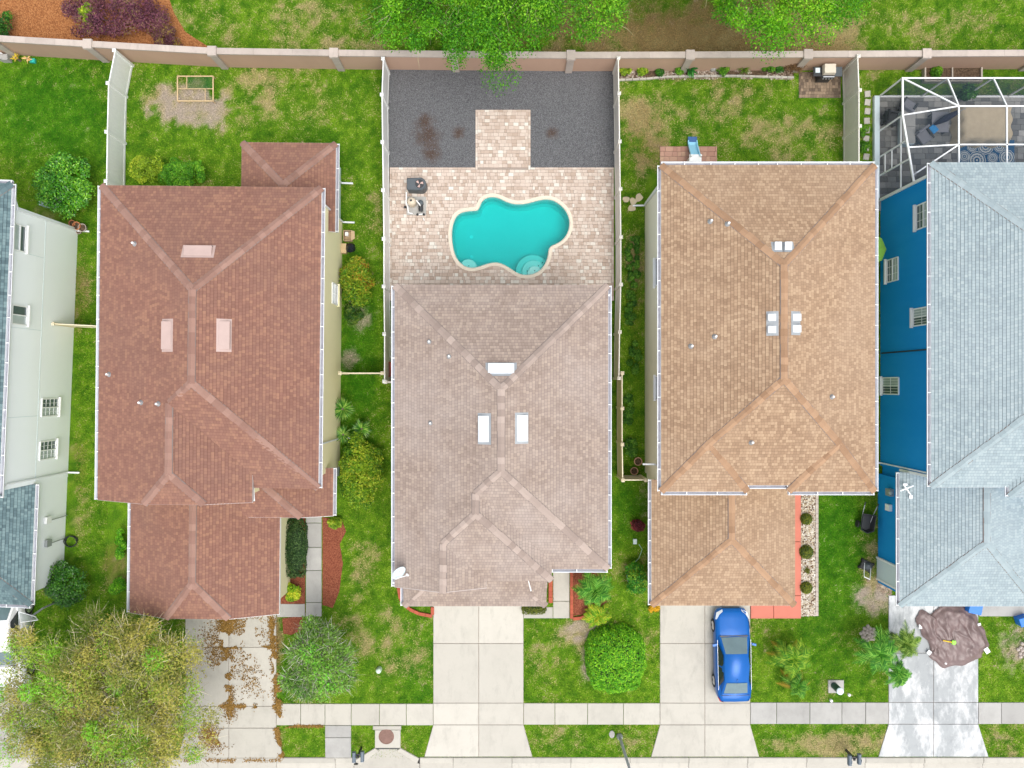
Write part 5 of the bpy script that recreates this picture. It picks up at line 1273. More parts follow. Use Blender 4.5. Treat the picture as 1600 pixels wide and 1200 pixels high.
palm('lower palm overhanging the sidewalk near the blue car', 1246, 1072, .9, 20, .9, [(30, 96, 22), (64, 134, 34), (124, 180, 70)], 'palms in the front gardens', dead=5)
palm('tallest palm of the cluster by the splashed driveway', 1374, 1022, 2.0, 30, 1.25, PC, 'palms in the front gardens')
palm('palm of the cluster leaning over the driveway near the tarp', 1415, 1005, 1.6, 24, 1.1, [(40, 90, 20), (84, 130, 44), (140, 180, 90)], 'palms in the front gardens')
palm('palm of the cluster closest to the sidewalk by the splashed driveway', 1404, 1052, 1.3, 22, .95, PC, 'palms in the front gardens')

def tree(name, label, cx, cy, h, trunk_h, rx, ry, rz, cols, n, k, cr, ln, wd, twigs=0, twcols=None, group=None, limb=9, tr=.2, tone=.5, base=None, streak=1.0, rag=.1, rmin=.35, seed=0, twl=(.35, 1.1)):
    """cx,cy: world position of the crown's centre; h: height of the crown's centre"""
    global RNG
    RNG = np.random.default_rng(zlib.crc32(label.encode())+seed)
    bx, by = base or (cx, cy); t = Thing(name, label, 'tree', (bx, by, 0), group=group); ox, oy = cx-bx, cy-by
    cd = unit(k); cd[:, 2] = np.abs(cd[:, 2])-.35*RNG.random(k); th = np.arctan2(cd[:, 1], cd[:, 0]); ph = RNG.uniform(0, 6.28, 3); wob = 1+rag*(.5*np.sin(2*th+ph[0])+.6*np.sin(3*th+ph[1])+.6*np.sin(5*th+ph[2]))[:, None]*np.array([1, 1, .4]); cp = cd*wob*RNG.uniform(rmin, 1, (k, 1))**.45*np.array([rx-cr*.6, ry-cr*.6, rz-cr*.5])+np.array([ox, oy, h]); rad = cr*RNG.uniform(.6, 1.35, k)
    t.add('trunk', MB().tube([(0, 0, -.05), (ox*.15+.05, oy*.15, trunk_h*.5), (ox*.3, oy*.3, trunk_h)], [tr, tr*.8, tr*.65], 10), M['bark'], smooth=True)
    top = np.array([ox*.3, oy*.3, trunk_h])
    for j in np.argsort(-RNG.random(k))[:limb]:
        e = cp[j]; mid = top*.5+e*.5+np.array([0, 0, .25])+RNG.normal(size=3)*.2
        t.add('limb', MB().tube([top, top*.75+mid*.25+np.array([0, 0, .1]), mid, e], [tr*.5, tr*.4, tr*.25, tr*.08], 6), M['bark'], smooth=True)
    i = RNG.integers(0, k, n); d = unit(n); d[:, 2] = np.where(RNG.random(n) < .7, np.abs(d[:, 2]), d[:, 2])
    pos = cp[i]+d*(RNG.uniform(.25, 1, n)**.6*rad[i])[:, None]*np.array([1, 1, .8])
    nn = d*.35+unit(n)*.65+np.array([0, 0, .45]); nn /= np.linalg.norm(nn, axis=1, keepdims=True)
    tn = RNG.random(k)[i]*tone+RNG.random(n)*(1.05-tone)
    V = leaves(pos, nn, ln*RNG.uniform(.6, 1.35, n), wd*RNG.uniform(.6, 1.35, n)); C = pal(cols, n, tn)
    o = t.add('crown', npmesh('crown', V, M['leaf'], C), None); o['kind'] = 'stuff'
    if twigs:
        j = RNG.integers(0, k, twigs); d = unit(twigs); d[:, 2] = np.abs(d[:, 2])*.6
        p0 = cp[j]+d*(rad[j]*RNG.uniform(.1, .7, twigs))[:, None]
        dirv = d+(cp[j]-np.array([ox, oy, h-1]))*.25*streak+RNG.normal(size=(twigs, 3))*.35; dirv[:, 2] = np.abs(dirv[:, 2])*.35+.05; dirv /= np.linalg.norm(dirv, axis=1, keepdims=True)
        L_ = RNG.uniform(*twl, twigs)[:, None]; bend = RNG.normal(size=(twigs, 3))*.16; w = np.cross(dirv, unit(twigs)); w /= np.linalg.norm(w, axis=1, keepdims=True); w *= RNG.uniform(.004, .013, (twigs, 1))
        p1 = p0+dirv*L_*.5+bend*L_*.5; p2 = p0+dirv*L_-np.array([0, 0, .12])*L_
        V = np.concatenate([np.stack([p0-w, p0+w, p1+w*.7, p1-w*.7], 1), np.stack([p1-w*.7, p1+w*.7, p2+w*.25, p2-w*.25], 1)]); C = pal(twcols, twigs, None, .3, (1, 1, 1))
        o = t.add('twigs', npmesh('twigs', V, M['twig'], np.concatenate([C, C])), None); o['kind'] = 'stuff'
    return t
tree('shade_tree', 'bright green leafy tree overhanging the wall above the gravel yard', -.3, 19.4, 5.6, 3.0, 7.0, 6.0, 2.9, [(24, 84, 8), (54, 128, 14), (92, 170, 26), (132, 200, 48)], 130000, 260, .85, .105, .06, 900, [(120, 120, 84), (160, 156, 120)], group='trees beyond the wall', tr=.24, base=(0, 19.5), rag=.04)
tree('shade_tree', 'bright green tree beyond the wall behind the tan-roofed house', 11.6, 20.7, 5.6, 3.0, 7.6, 5.7, 2.7, [(26, 86, 4), (60, 138, 10), (104, 184, 24), (144, 208, 50)], 115000, 240, .85, .105, .06, 500, [(120, 120, 84), (160, 156, 120)], group='trees beyond the wall', tr=.24, base=(12, 20.7), rag=.04)
tree('street_tree', 'large sparse tree with bare tan twigs over the left front yard', -18.9, -15.4, 4.2, 2.2, 6.0, 5.5, 1.9, [(70, 106, 42), (118, 142, 62), (172, 178, 98), (140, 176, 66), (110, 200, 50)], 92000, 230, .8, .12, .046, 7000, [(126, 116, 92), (178, 166, 134), (212, 202, 170)], tr=.13, limb=26, tone=.85, base=(-20.2, -13.6), rag=.14, streak=.5, twl=(.3, .9), rmin=.08)
tree('ornamental_tree', 'small tree with grey bare twigs on the lawn by the mulch strip', P(497, 1032, 2.6).x, P(497, 1032, 2.6).y, 2.7, 1.4, 2.0, 2.15, 1.3, [(48, 98, 40), (84, 138, 60), (122, 172, 80), (100, 204, 54)], 15000, 55, .5, .13, .055, 1700, [(110, 104, 88), (160, 156, 140), (196, 194, 182)], tr=.09, limb=12, tone=.6, rag=.2, twl=(.25, .7))

# ------------------------------------------------------------------ vehicles
def paint(name, col, rough=.28):
    m, nt, b, _ = newmat(name); b.inputs['Base Color'].default_value = (*col, 1); b.inputs['Roughness'].default_value = rough; b.inputs['Metallic'].default_value = .1
    b.inputs['Coat Weight'].default_value = .15; b.inputs['Coat Roughness'].default_value = .05; b.inputs['Specular IOR Level'].default_value = .25
    n = noise(nt, 3, 4, .6, geopos(nt)); nt.links.new(mixc(nt, n, tuple(x*.9 for x in col), tuple(min(1, x*1.08) for x in col)), b.inputs['Base Color']); return m
M['carglass'] = plain('car_glass', (.11, .17, .18), .06, var=.3, scale=2, spec=.9)
M['sideglass'] = plain('dark_side_glass', (.02, .025, .028), .08, var=.2, spec=.8)
M['redlens'] = plain('red_lens', (.45, .02, .02), .2, var=.1)
M['clearlens'] = plain('clear_lens', (.62, .66, .70), .12, var=.1)
def car(label, x, y, rot, mat, s=(1, 1, 1)):
    t = Thing('car', label, 'car', (x, y, 0.055), rot)
    sx, sy, sz = s
    def A(name, mb, m, parent=None, smooth=False):
        mb.v = [(v[0]*sx, v[1]*sy, v[2]*sz) for v in mb.v]; o = t.add(name, mb, m, parent, smooth)
        return o
    st = [(2.29, .50, .56, .36), (2.24, .70, .64, .26), (2.1, .80, .70, .2), (1.85, .86, .75, .18), (1.4, .885, .84, .18), (1.0, .895, .92, .18), (.3, .905, .95, .18), (-.4, .91, .97, .18), (-1.1, .905, .99, .18), (-1.7, .885, 1.03, .18), (-2.0, .84, 1.03, .22), (-2.18, .76, .99, .28), (-2.25, .64, .84, .36)]
    mb = MB(); n = 13
    for yy, w, zt, zb in st:
        half = [(w*.86, zb), (w*.985, zb+.12), (w, zb+(zt-zb)*.5), (w*.985, zb+(zt-zb)*.75), (w*.93, zt-.03), (w*.74, zt+.015), (0, zt+.045)]
        sec = half+[(-a, b) for a, b in half[:-1]][::-1]
        mb.v += [(a, yy, b) for a, b in sec]
    for k in range(len(st)-1):
        for j in range(n-1): mb.f.append((k*n+j, k*n+j+1, (k+1)*n+j+1, (k+1)*n+j))
        mb.f.append((k*n+n-1, k*n, (k+1)*n, (k+1)*n+n-1))
    mb.f.append(tuple(range(n))[::-1]); e = (len(st)-1)*n; mb.f.append(tuple(range(e, e+n)))
    A('body', mb, mat, smooth=True)
    c = [(1.02, .74, .74, .93, .955), (.22, .82, .58, .93, 1.40), (-.4, .83, .61, .94, 1.45), (-1.05, .81, .57, .96, 1.40), (-1.80, .70, .70, 1.0, 1.045)]
    cb = MB()
    for yy, wb, wt, zb, zt in c: cb.v += [(wb, yy, zb), (wt+.03, yy, zt-.05 if wt < wb else zt-.01), (wt, yy, zt), (0, yy, zt+.03), (-wt, yy, zt), (-wt-.03, yy, zt-.05 if wt < wb else zt-.01), (-wb, yy, zb)]
    for k in range(4):
        for j in range(6): cb.f.append((k*7+j, k*7+j+1, (k+1)*7+j+1, (k+1)*7+j))
    A('roof', cb, mat, smooth=True)
    def quad(a, b, c_, d, off=.012):
        a, b, c_, d = map(Vector, (a, b, c_, d)); nn = (b-a).cross(d-a).normalized()*off; m_ = MB(); m_.face([p+nn for p in (a, b, c_, d)]); return m_
    ws = MB()
    ws.v = [(.66, .96, .995), (.54, .28, 1.385), (0, .28, 1.415), (0, .98, 1.005), (-.54, .28, 1.385), (-.66, .96, .995)]; ws.v = [(a, b+.012, c_+.014) for a, b, c_ in ws.v]; ws.f = [(0, 1, 2, 3), (3, 2, 4, 5)]
    A('windshield', ws, M['carglass'])
    rs = MB(); rs.v = [(.60, -1.72, 1.09), (.52, -1.12, 1.375), (0, -1.12, 1.41), (0, -1.74, 1.105), (-.52, -1.12, 1.375), (-.60, -1.72, 1.09)]; rs.v = [(a, b-.012, c_+.014) for a, b, c_ in rs.v]; rs.f = [(3, 2, 1, 0), (5, 4, 2, 3)]
    A('rear_window', rs, M['carglass'])
    for s_ in (-1, 1):
        for ya, yb, za, yc, yd in ((.72, -.36, 1.0, .20, -.36), (-.44, -1.45, 1.0, -.44, -1.02)):
            w = MB(); lo = .823; hi = .637; w.face([(s_*(lo+.012), ya, 1.0), (s_*(lo+.012), yb, 1.01), (s_*(hi+.012), yd, 1.34), (s_*(hi+.012), yc, 1.34)][::s_]); A('side_window', w, M['sideglass'])
        tr = MB(); tr.bar((s_*.845, .85, .985), (s_*.835, -1.6, 1.01), .02, .02); A('window_trim', tr, M['clearlens'])
        m_ = MB(); m_.box((s_*1.0, .62, 1.0), (.2, .1, .13), rot=-.25*s_); m_.bar((s_*.84, .66, .97), (s_*.94, .64, .98), .05); A('mirror', m_, mat)
        h_ = MB(); h_.v = [(s_*.48, 2.245, .63), (s_*.78, 2.10, .64), (s_*.865, 1.80, .74), (s_*.80, 1.80, .785), (s_*.66, 2.02, .755), (s_*.48, 2.16, .72)]; h_.v = [(a*1.012, b*1.008, c_+.018) for a, b, c_ in h_.v]; h_.f = [tuple(range(6))[::-s_]]; A('headlight', h_, M['clearlens'])
        r_ = MB(); r_.v = [(s_*.52, -2.26, .86), (s_*.74, -2.2, .88), (s_*.86, -1.95, .92), (s_*.84, -1.95, 1.0), (s_*.72, -2.16, .99), (s_*.52, -2.22, .96)]; r_.v = [(a*1.012, b*1.006, c_+.01) for a, b, c_ in r_.v]; r_.f = [tuple(range(6))[::s_]]; A('taillight', r_, M['redlens'])
        for yy in (1.38, -1.38):
            w = MB(); w.v = []; nn = 22
            for xx, rr in ((.70, .30), (.70, .325), (.915, .325), (.925, .29), (.905, .225)):
                for j in range(nn): a = 6.2832*j/nn; w.v.append((s_*xx, yy+rr*math.cos(a), .325+rr*math.sin(a)))
            for k in range(4):
                for j in range(nn): w.f.append((k*nn+j, k*nn+(j+1) % nn, (k+1)*nn+(j+1) % nn, (k+1)*nn+j))
            wo_ = A('wheel', w, M['tire'], smooth=False)
            rm = MB(); rm.v = [(s_*.915, yy, .325)]
            for j in range(20):
                a = 6.2832*j/20; rr = .225; rm.v.append((s_*(.918 if j % 4 < 2 else .895), yy+rr*math.cos(a), .325+rr*math.sin(a)))
            rm.f = [(0, 1+j, 1+(j+1) % 20) for j in range(20)]; A('rim', rm, M['rim'], wo_)
    gl_ = MB(); gl_.box((0, 2.275, .44), (.9, .05, .16)); A('grille', gl_, M['black'])
    tl = MB(); tl.bar((-.74, -1.86, 1.065), (.74, -1.86, 1.065), .012, .02); A('trunk_seam', tl, M['black'])
    hl = MB(); hl.bar((-.70, 1.02, .965), (.70, 1.02, .965), .06, .03); A('wiper_cowl', hl, M['black'])
    an = MB(); an.box((0, -.98, 1.46), (.05, .14, .06), taper=.4); A('roof_antenna', an, mat)
    return t
car('bright blue sedan parked on the driveway of the tan-roofed house', 11.28, -13.85, math.radians(1.0), paint('blue_car_paint', (.001, .095, .36)), (1, 1.03, 1))
car('white car parked under the sparse tree at the left edge', P(14, 0, .7).x, -13.1, math.radians(182), paint('white_car_paint', (.78, .78, .78), .35), (1.02, 1.13, 1.12))

# ------------------------------------------------------------------ street things
def at(px, py, z=0.0): p = P(px, py, z); return (p.x, p.y, 0.0)
def mailbox(label, bpx, bpy_, boxes):
    b = P(bpx, bpy_); t = Thing('mailbox', label, 'mailbox', (b.x, b.y, 0), group='twin mailboxes at the kerb')
    t.add('post', MB().box((0, 0, .5), (.10, .10, 1.0)).box((0, 0, 1.02), (.13, .13, .06), taper=.3), M['black']); q0 = [t.i @ P(a, c, 1.1) for a, c in boxes]
    t.add('cross_arm', MB().bar((q0[0].x, q0[0].y+.02, .93), (q0[1].x, q0[1].y+.02, .93), .09, .09).bar((0, 0, .93), ((q0[0].x+q0[1].x)/2, (q0[0].y+q0[1].y)/2, .93), .09), M['black'])
    for p in q0:
        mb = MB(); w, h, L_ = .09, .2, .25; prof = [(-w, 0), (w, 0), (w, h*.55)]+[(w*math.cos(a), h*.55+w*math.sin(a)) for a in np.linspace(.3, 2.84, 7)]+[(-w, h*.55)]
        i = len(mb.v); n = len(prof)
        for yy in (-L_, L_): mb.v += [(p.x+a, p.y+yy, .99+b_) for a, b_ in prof]
        mb.f = [(k, (k+1) % n, n+(k+1) % n, n+k) for k in range(n)]+[tuple(range(n))[::-1], tuple(range(n, 2*n))]
        o = t.add('mailbox_body', mb, M['mail']); t.add('flag', MB().box((p.x+.11, p.y-.1, 1.12), (.015, .14, .05)), M['grey'], o); t.add('door', MB().box((p.x, p.y-L_-.012, 1.08), (.17, .02, .17)), M['grey'], o)
M['mail'] = plain('slate_mailbox', (.10, .13, .16), .5, var=.2)
mailbox('pair of slate mailboxes at the kerb near the round drain cover', 565, 1168, ((553, 1183), (566, 1182)))
mailbox('pair of slate mailboxes at the kerb left of the splashed driveway', 1322, 1172, ((1328, 1188), (1343, 1186)))
t = Thing('street_lamp', 'slim grey street lamp post on the grass strip by the middle driveway', 'street lamp', at(968, 1150))
t.add('pole', MB().tube([(0, 0, 0), (0, 0, .5), (0, 0, 5.0)], [.095, .08, .055], 12), M['grey'], smooth=True); t.add('base', MB().lathe((0, 0, 0), [(.16, 0), (.16, .12), (.1, .3)], 14), M['grey'])
t.add('lamp_head', MB().lathe((0, 0, 5.0), [(.05, 0), (.2, .1), (.24, .35), (.1, .5)], 16), M['white']); t.add('lamp_cap', MB().lathe((0, 0, 5.5), [(.26, 0), (.12, .16), (.02, .22)], 16), M['black'])
single('valve_cover', MB().prism([(math.cos(a)*.15, math.sin(a)*.2) for a in np.linspace(0, 6.2, 12)], -.05, .05, .015), M['concreteG'], 'pale round cover in the grass beside the lamp post', 'cover', loc=at(956, 1147))
# storm drain
t = Thing('storm_drain', 'concrete storm drain inlet with round rusty lid at the kerb', 'drain', at(604, 1150)); q = t.P
def lp(t, *pts): return [tuple(t.P(a, b)[:2]) for a, b in pts]
hard(ppoly((584, 1133), (627, 1133), (627, 1170), (652, 1186), (555, 1186), (585, 1170)))
t.add('top_slab', MB().prism(lp(t, (586, 1168), (626, 1168), (626, 1140), (586, 1140)), -.2, .06, .02), M['concreteC']); t.add('back_slab', MB().prism(lp(t, (583, 1139.4), (627, 1139.4), (627, 1133.5), (583, 1133.5)), -.2, .075, .015), M['concrete'])
M['rust'] = plain('rusty_iron', (.20, .115, .09), .75, .2, var=.35, scale=8, bmp=.004)
lid = t.add('manhole_lid', MB().lathe((0, 0, .055), [(.40, 0), (.40, .018), (.36, .022), (.355, .012), (.02, .016)], 28), M['rust'])
for k in range(6): t.add('lid_rib', MB().bar((-.28+.112*k, -.2, .072), (-.28+.112*k, .2, .072), .02, .012), M['rust'], lid)
for s_, pts_ in ((0, ((586, 1168), (592, 1172), (563, 1194), (553, 1188))), (1, ((620, 1172), (626, 1168), (655, 1184), (652, 1192)))): t.add('wing_kerb', MB().prism(lp(t, *pts_), -.2, .075, .025), M['concrete'])
t.add('inlet_apron', MB().prism(lp(t, (593, 1170), (620, 1170), (652, 1192), (655.5, 1193), (655.5, 1206), (553.5, 1206), (553.5, 1195), (558, 1195)), -.2, .03), M['concrete']); t.add('inlet_throat', MB().prism(lp(t, (588, 1170.2), (624, 1170.2), (624, 1168.3), (588, 1168.3)), -.2, .036), M['black'])
# utility boxes
t = Thing('utility_pedestal', 'dark green cylindrical utility pedestal on a square pad by the sidewalk', 'utility box', at(1304, 1072))
t.add('pad', MB().box((.05, 0, .03), (.80, .66, .1)), M['concreteG']); t.add('body', MB().lathe((-.06, .06, .07), [(.17, 0), (.17, .72)], 18), plain('dark_green_metal', (.02, .075, .06), .5), smooth=False); t.add('lid', MB().lathe((-.06, .06, .79), [(.18, 0), (.18, .06), (.12, .1)], 18), M['palewall'])
single('telecom_pedestal', MB().lathe((0, 0, 0), [(.14, 0), (.14, .3), (.11, .38), (.04, .42)], 16), plain('pale_green_plastic', (.55, .68, .56), .5), 'pale green telecom pedestal stub on the lawn left of the middle driveway', 'utility box', loc=at(593, 1045))
for (a, b, lb) in ((1326, 1085, 'white irrigation cap on the grass beside the utility pedestal'), (1298, 1094, 'white irrigation cap at the sidewalk edge below the pedestal')):
    single('irrigation_cap', MB().lathe((0, 0, 0), [(.08, 0), (.08, .1), (.05, .14), (.01, .15)], 12), M['white'], lb, 'cap', group='irrigation caps', loc=at(a, b))
single('valve_box', MB().box((0, 0, .03), (.2, .28, .1), taper=.92), M['palewall'], 'small pale valve box in the grass by the tan-roofed garage', 'utility box', loc=at(992, 846))
mb = MB(); hp_ = [P(998, 850), P(1003, 858), P(998, 872), P(985, 885), P(979, 900), P(983, 915)]; o0 = Vector((hp_[0].x, hp_[0].y, 0)); mb.tube([p-o0+Vector((0, 0, .05)) for p in hp_], .018, 6)
single('garden_hose', mb, plain('pale_green_hose', (.35, .55, .40), .5), 'thin pale garden hose along the tan-roofed garage side', 'hose', loc=tuple(o0))

# ------------------------------------------------------------------ pool equipment
t = Thing('pool_heater', 'dark grey pool heater with round top fan on the pool deck', 'heater', (*P(653, 290, .5)[:2], .065))
prof = [(-.50, -.30), (.10, -.32)]+[(.13+.33*math.cos(a), .33*math.sin(a)) for a in np.linspace(-1.4, 1.4, 12)]+[(.10, .32), (-.50, .30), (-.53, .25), (-.53, -.25)]
t.add('cabinet', MB().prism(prof, 0, .80, .04), M['darkgrey']); t.add('fan_well', MB().lathe((.13, 0, .802), [(.225, 0), (.225, .006)], 24), M['black']); rg = MB(); n = 28
for r0, z in ((.225, .80), (.225, .83), (.25, .83), (.25, .80)): rg.v += [(.13+r0*math.cos(6.2832*j/n), r0*math.sin(6.2832*j/n), z) for j in range(n)]
rg.f = [(k*n+j, k*n+(j+1) % n, (k+1)*n+(j+1) % n, (k+1)*n+j) for k in range(3) for j in range(n)]; t.add('fan_ring', rg, M['darkgrey'])
for k in range(3):
    a = 2.09*k+.4; fb = MB(); fb.face([(.13+math.cos(a+d)*r, math.sin(a+d)*r, .815+e) for d, r, e in ((-.1, .03, 0), (-.5, .19, .006), (.15, .205, .012), (.35, .12, .01), (.3, .03, 0))]); t.add('fan_blade', fb, plain('pinkish_fan_blade', (.48, .33, .29), .6) if k == 0 else bpy.data.materials['pinkish_fan_blade'])
t = Thing('pool_pump', 'pool pump, filter and white pipes on a small pad beside the heater', 'pump', (*P(651, 323)[:2], .065))
t.add('pad', MB().box((.0, .02, .03), (1.0, .95, .06)), M['concreteG'])
t.add('filter_tank', MB().lathe((-.18, .12, .06), [(.2, 0), (.22, .1), (.22, .55), (.16, .68), (.05, .72)], 18), plain('tan_filter_tank', (.58, .50, .38), .5), smooth=True); t.add('filter_valve', MB().lathe((-.18, .12, .78), [(.05, 0), (.06, .05), (.03, .1)], 10), M['black'])
t.add('pump_motor', MB().tube([(.25, -.30, .22), (.25, .05, .22)], .12, 14), M['black']); t.add('strainer_basket', MB().lathe((.25, .12, .06), [(.13, 0), (.14, .3), (.12, .34), (.10, .33), (.05, .36)], 16), M['darkgrey'])
for pts_ in (((-.47, .62, .1), (-.47, .62, .42), (-.47, .0, .42), (-.40, -.10, .42), (-.36, -.42, .42), (-.18, -.46, .42), (-.18, -.46, .1)), ((-.47, .05, .3), (-.18, .05, .3)), ((.05, .2, .5), (.25, -.05, .5), (.25, -.05, .2)), ((.1, -.5, .1), (.1, -.5, .34), (.42, -.46, .34), (.42, -.46, .1)), ((.36, -.62, .08), (.42, -.75, .08)), ((-.52, .3, .2), (-.52, .05, .2))):
    t.add('pvc_pipe', MB().tube(pts_, .032, 8), M['pvc'])
for a, b in ((.1, -.5), (.42, -.5), (-.55, -.12)): t.add('valve', MB().lathe((a, b, .3), [(.06, 0), (.07, .05), (.06, .1), (.02, .14)], 10), M['black'])

# ------------------------------------------------------------------ screened enclosure of the blue house
t = Thing('screen_enclosure', 'white framed screened pool enclosure behind the blue house', 'enclosure', (*P(1372, 152)[:2], 0)); q = t.P
XL = 0.0; yB = 0.0; yH = (t.i @ Vector((0, 9.62, 0))).y; ZE, ZT = 2.5, 3.5; XR = 9.6; q1 = q(1498, 166, ZT); xT, yT_ = q1.x, q1.y
y180 = q(1410, 180, ZE).y; zH = 3.55
def beam(a, b, w=.062, h=.07, name='beam'): t.add(name, MB().bar(a, b, w, h), M['white'])
bx_ = [XL, q(1480, 121, ZE).x, q(1552, 121, ZE).x, q(1552, 121, ZE).x+2.25, q(1552, 121, ZE).x+4.5]; tx = [xT, q(1573, 166, ZT).x, q(1573, 166, ZT).x+2.25, q(1573, 166, ZT).x+4.5]
for x in bx_: beam((x, yB, .1), (x, yB, ZE), name='post')
beam((XL-.04, yB, ZE), (XR, yB, ZE)); beam((XL, yB, .08), (XR, yB, .08), .1, .16); beam((XL, yB, ZE), (XL, y180, ZE), .08, .08); beam((XL, y180, ZE), (XL, yH, zH), .08, .08); beam((XL, y180, ZE-.15), (XL, yH, ZE-.15), .06, .06)
for yp in (y180, q(1372, 247).y, q(1376, 276).y): beam((XL, yp, .1), (XL, yp, ZE+max(0, (y180-yp)/(y180-yH))*(zH-ZE)), name='post')
for zr_ in (.75, 1.45): beam((XL, q(1372, 247).y, zr_), (XL, q(1376, 276).y, zr_), .05, .05)
t.add('ledge', MB().box((XL-.16, (yB+yH)/2+.0, .12), (.26, yB-yH, .24)), M['palewall'])
beam((XL, yB, ZE), (xT, yT_, ZT)); beam((XL, y180, ZE), (xT, yT_, ZT))
for x, xt_ in zip(bx_[1:], tx): beam((x, yB, ZE), (xt_, yT_, ZT))
beam((xT, yT_, ZT), (XR, yT_, ZT)); y225 = q(1498, 226, ZT).y; beam((xT, y225, ZT), (XR, y225, ZT)); ymid = q(1420, 231, ZE+.45).y; beam((XL, ymid, ZE+(y180-ymid)/(y180-yH)*(zH-ZE)), (xT, y225, ZT))
for xt_ in tx: beam((xt_, yT_, ZT), (xt_, yH+.3, ZT))
beam((xT, y225, ZT), (xT-2.1, yH+.35, ZT-.1))
m, nt, b, out = newmat('insect_screen'); trn = nd(nt, 'ShaderNodeBsdfTransparent', {'Color': (1, 1, 1)}); dif = nd(nt, 'ShaderNodeBsdfDiffuse', {'Color': (.05, .07, .09)}); mx = nd(nt, 'ShaderNodeMixShader', {0: .32, 1: trn.outputs[0], 2: dif.outputs[0]}); nt.links.new(mx.outputs[0], out.inputs[0]); M['screen'] = m
zmid = ZE+(y180-ymid)/(y180-yH)*(zH-ZE)
def screen(*pts): mb = MB(); mb.face(pts); t.add('screen_panel', mb, M['screen'])
for k in range(4): screen((bx_[k], yB, .1), (bx_[k+1], yB, .1), (bx_[k+1], yB, ZE), (bx_[k], yB, ZE))
screen((XL, yB, .1), (XL, y180, .1), (XL, y180, ZE), (XL, yB, ZE)); screen((XL, y180, .1), (XL, yH, .1), (XL, yH, zH), (XL, y180, ZE))
screen((XL, yB, ZE), (bx_[1], yB, ZE), (xT, yT_, ZT)); screen((XL, yB, ZE), (xT, yT_, ZT), (XL, y180, ZE)); screen((XL, y180, ZE), (xT, yT_, ZT), (xT, y225, ZT), (XL, ymid, zmid)); screen((XL, ymid, zmid), (xT, y225, ZT), (xT, yH+.3, ZT), (XL, yH+.1, zH))
for k in range(3): screen((bx_[k+1], yB, ZE), (bx_[k+2], yB, ZE), (tx[k+1], yT_, ZT), (tx[k], yT_, ZT)); screen((tx[k], yT_, ZT), (tx[k+1], yT_, ZT), (tx[k+1], y225, ZT), (tx[k], y225, ZT)); screen((tx[k], y225, ZT), (tx[k+1], y225, ZT), (tx[k+1], yH+.3, ZT), (tx[k], yH+.3, ZT))
# furniture under the screen
def cush(mb, c, d, bev=.05): mb.prism([(c[0]-d[0]/2, c[1]-d[1]/2), (c[0]+d[0]/2, c[1]-d[1]/2), (c[0]+d[0]/2, c[1]+d[1]/2), (c[0]-d[0]/2, c[1]+d[1]/2)], c[2]-d[2]/2, c[2]+d[2]/2, bev); return mb
M['tancloth'] = plain('tan_canvas', (.52, .42, .28), .9, var=.18, scale=4); M['greycloth'] = plain('grey_cushion', (.22, .22, .24), .9, var=.15)
p = P(1542, 192, .7); t = Thing('covered_table', 'large table under a rumpled tan canvas cover inside the enclosure', 'table', (p.x, p.y, .06))
nx_, ny_ = 26, 18; mb = MB()
for j in range(ny_+1):
    for i in range(nx_+1):
        u, v = i/nx_*2-1, j/ny_*2-1; e = max(abs(u), abs(v)); x, y = u*1.5, v*1.05
        z = .74+.05*(float(fbm(np.array([x+3]), np.array([y+5]), .8, 2)[0])-.5)*2 if e < .82 else .74*(1-(e-.82)/.18)+.02
        mb.v.append((x+.06*math.sin(v*9)*(e > .8), y+.06*math.sin(u*11)*(e > .8), z))
mb.f = [(j*(nx_+1)+i, j*(nx_+1)+i+1, (j+1)*(nx_+1)+i+1, (j+1)*(nx_+1)+i) for j in range(ny_) for i in range(nx_)]
t.add('cover', mb, M['tancloth'], smooth=True); t.add('table_leg', MB().bar((-1.1, -.7, 0), (-1.1, -.7, .7), .08), M['greywood']); t.add('table_leg', MB().bar((1.1, .7, 0), (1.1, .7, .7), .08), M['greywood'])
p = P(1420, 198, .6); t = Thing('storage_bench', 'pale grey storage bench beside the left wall of the enclosure', 'bench', (p.x, p.y, .06)); t.add('box', MB().box((0, 0, .25), (.62, 1.75, .5)), M['palewall'])
for y_ in (-.43, .43): t.add('lid', MB().box((0, y_, .53), (.66, .84, .05)), M['greycloth'] if y_ > 9 else M['concreteG'])
def lounge(label, px, py, rot, mat, sc=1.0):
    p = P(px, py, .5); t = Thing('patio_chair', label, 'chair', (p.x, p.y, .06), rot, group='patio chairs in the enclosure')
    t.add('seat', cush(MB(), (0, 0, .36*sc), (.62*sc, .62*sc, .14)), mat); t.add('backrest', cush(MB(), (0, .32*sc, .62*sc), (.6*sc, .12, .5*sc)), mat)
    for sx_ in (-.33, .33): t.add('armrest', MB().box((sx_*sc, 0, .5*sc), (.08, .6*sc, .06)), M['black'])
    for sx_ in (-.27, .27):
        for sy_ in (-.27, .27): t.add('leg', MB().bar((sx_*sc, sy_*sc, 0), (sx_*sc, sy_*sc, .3), .04), M['black'])
    return t
lounge('grey patio chair with rounded seat near the blue towel', 1443, 214, .6, M['greycloth'], 1.1); lounge('dark patio chair at the back of the enclosure beside the bench', 1420, 165, 2.6, M['greycloth']); lounge('black patio chair against the left screen wall', 1393, 185, 1.4, M['black'])
p = P(1467, 192, .4); t = Thing('side_table', 'square dark table in the middle of the enclosure', 'table', (p.x, p.y, .06)); t.add('tabletop', MB().box((0, 0, .45), (.85, 1.05, .05)), M['greycloth'])
for a in (-.36, .36):
    for c_ in (-.45, .45): t.add('leg', MB().bar((a, c_, 0), (a, c_, .43), .05), M['black'])
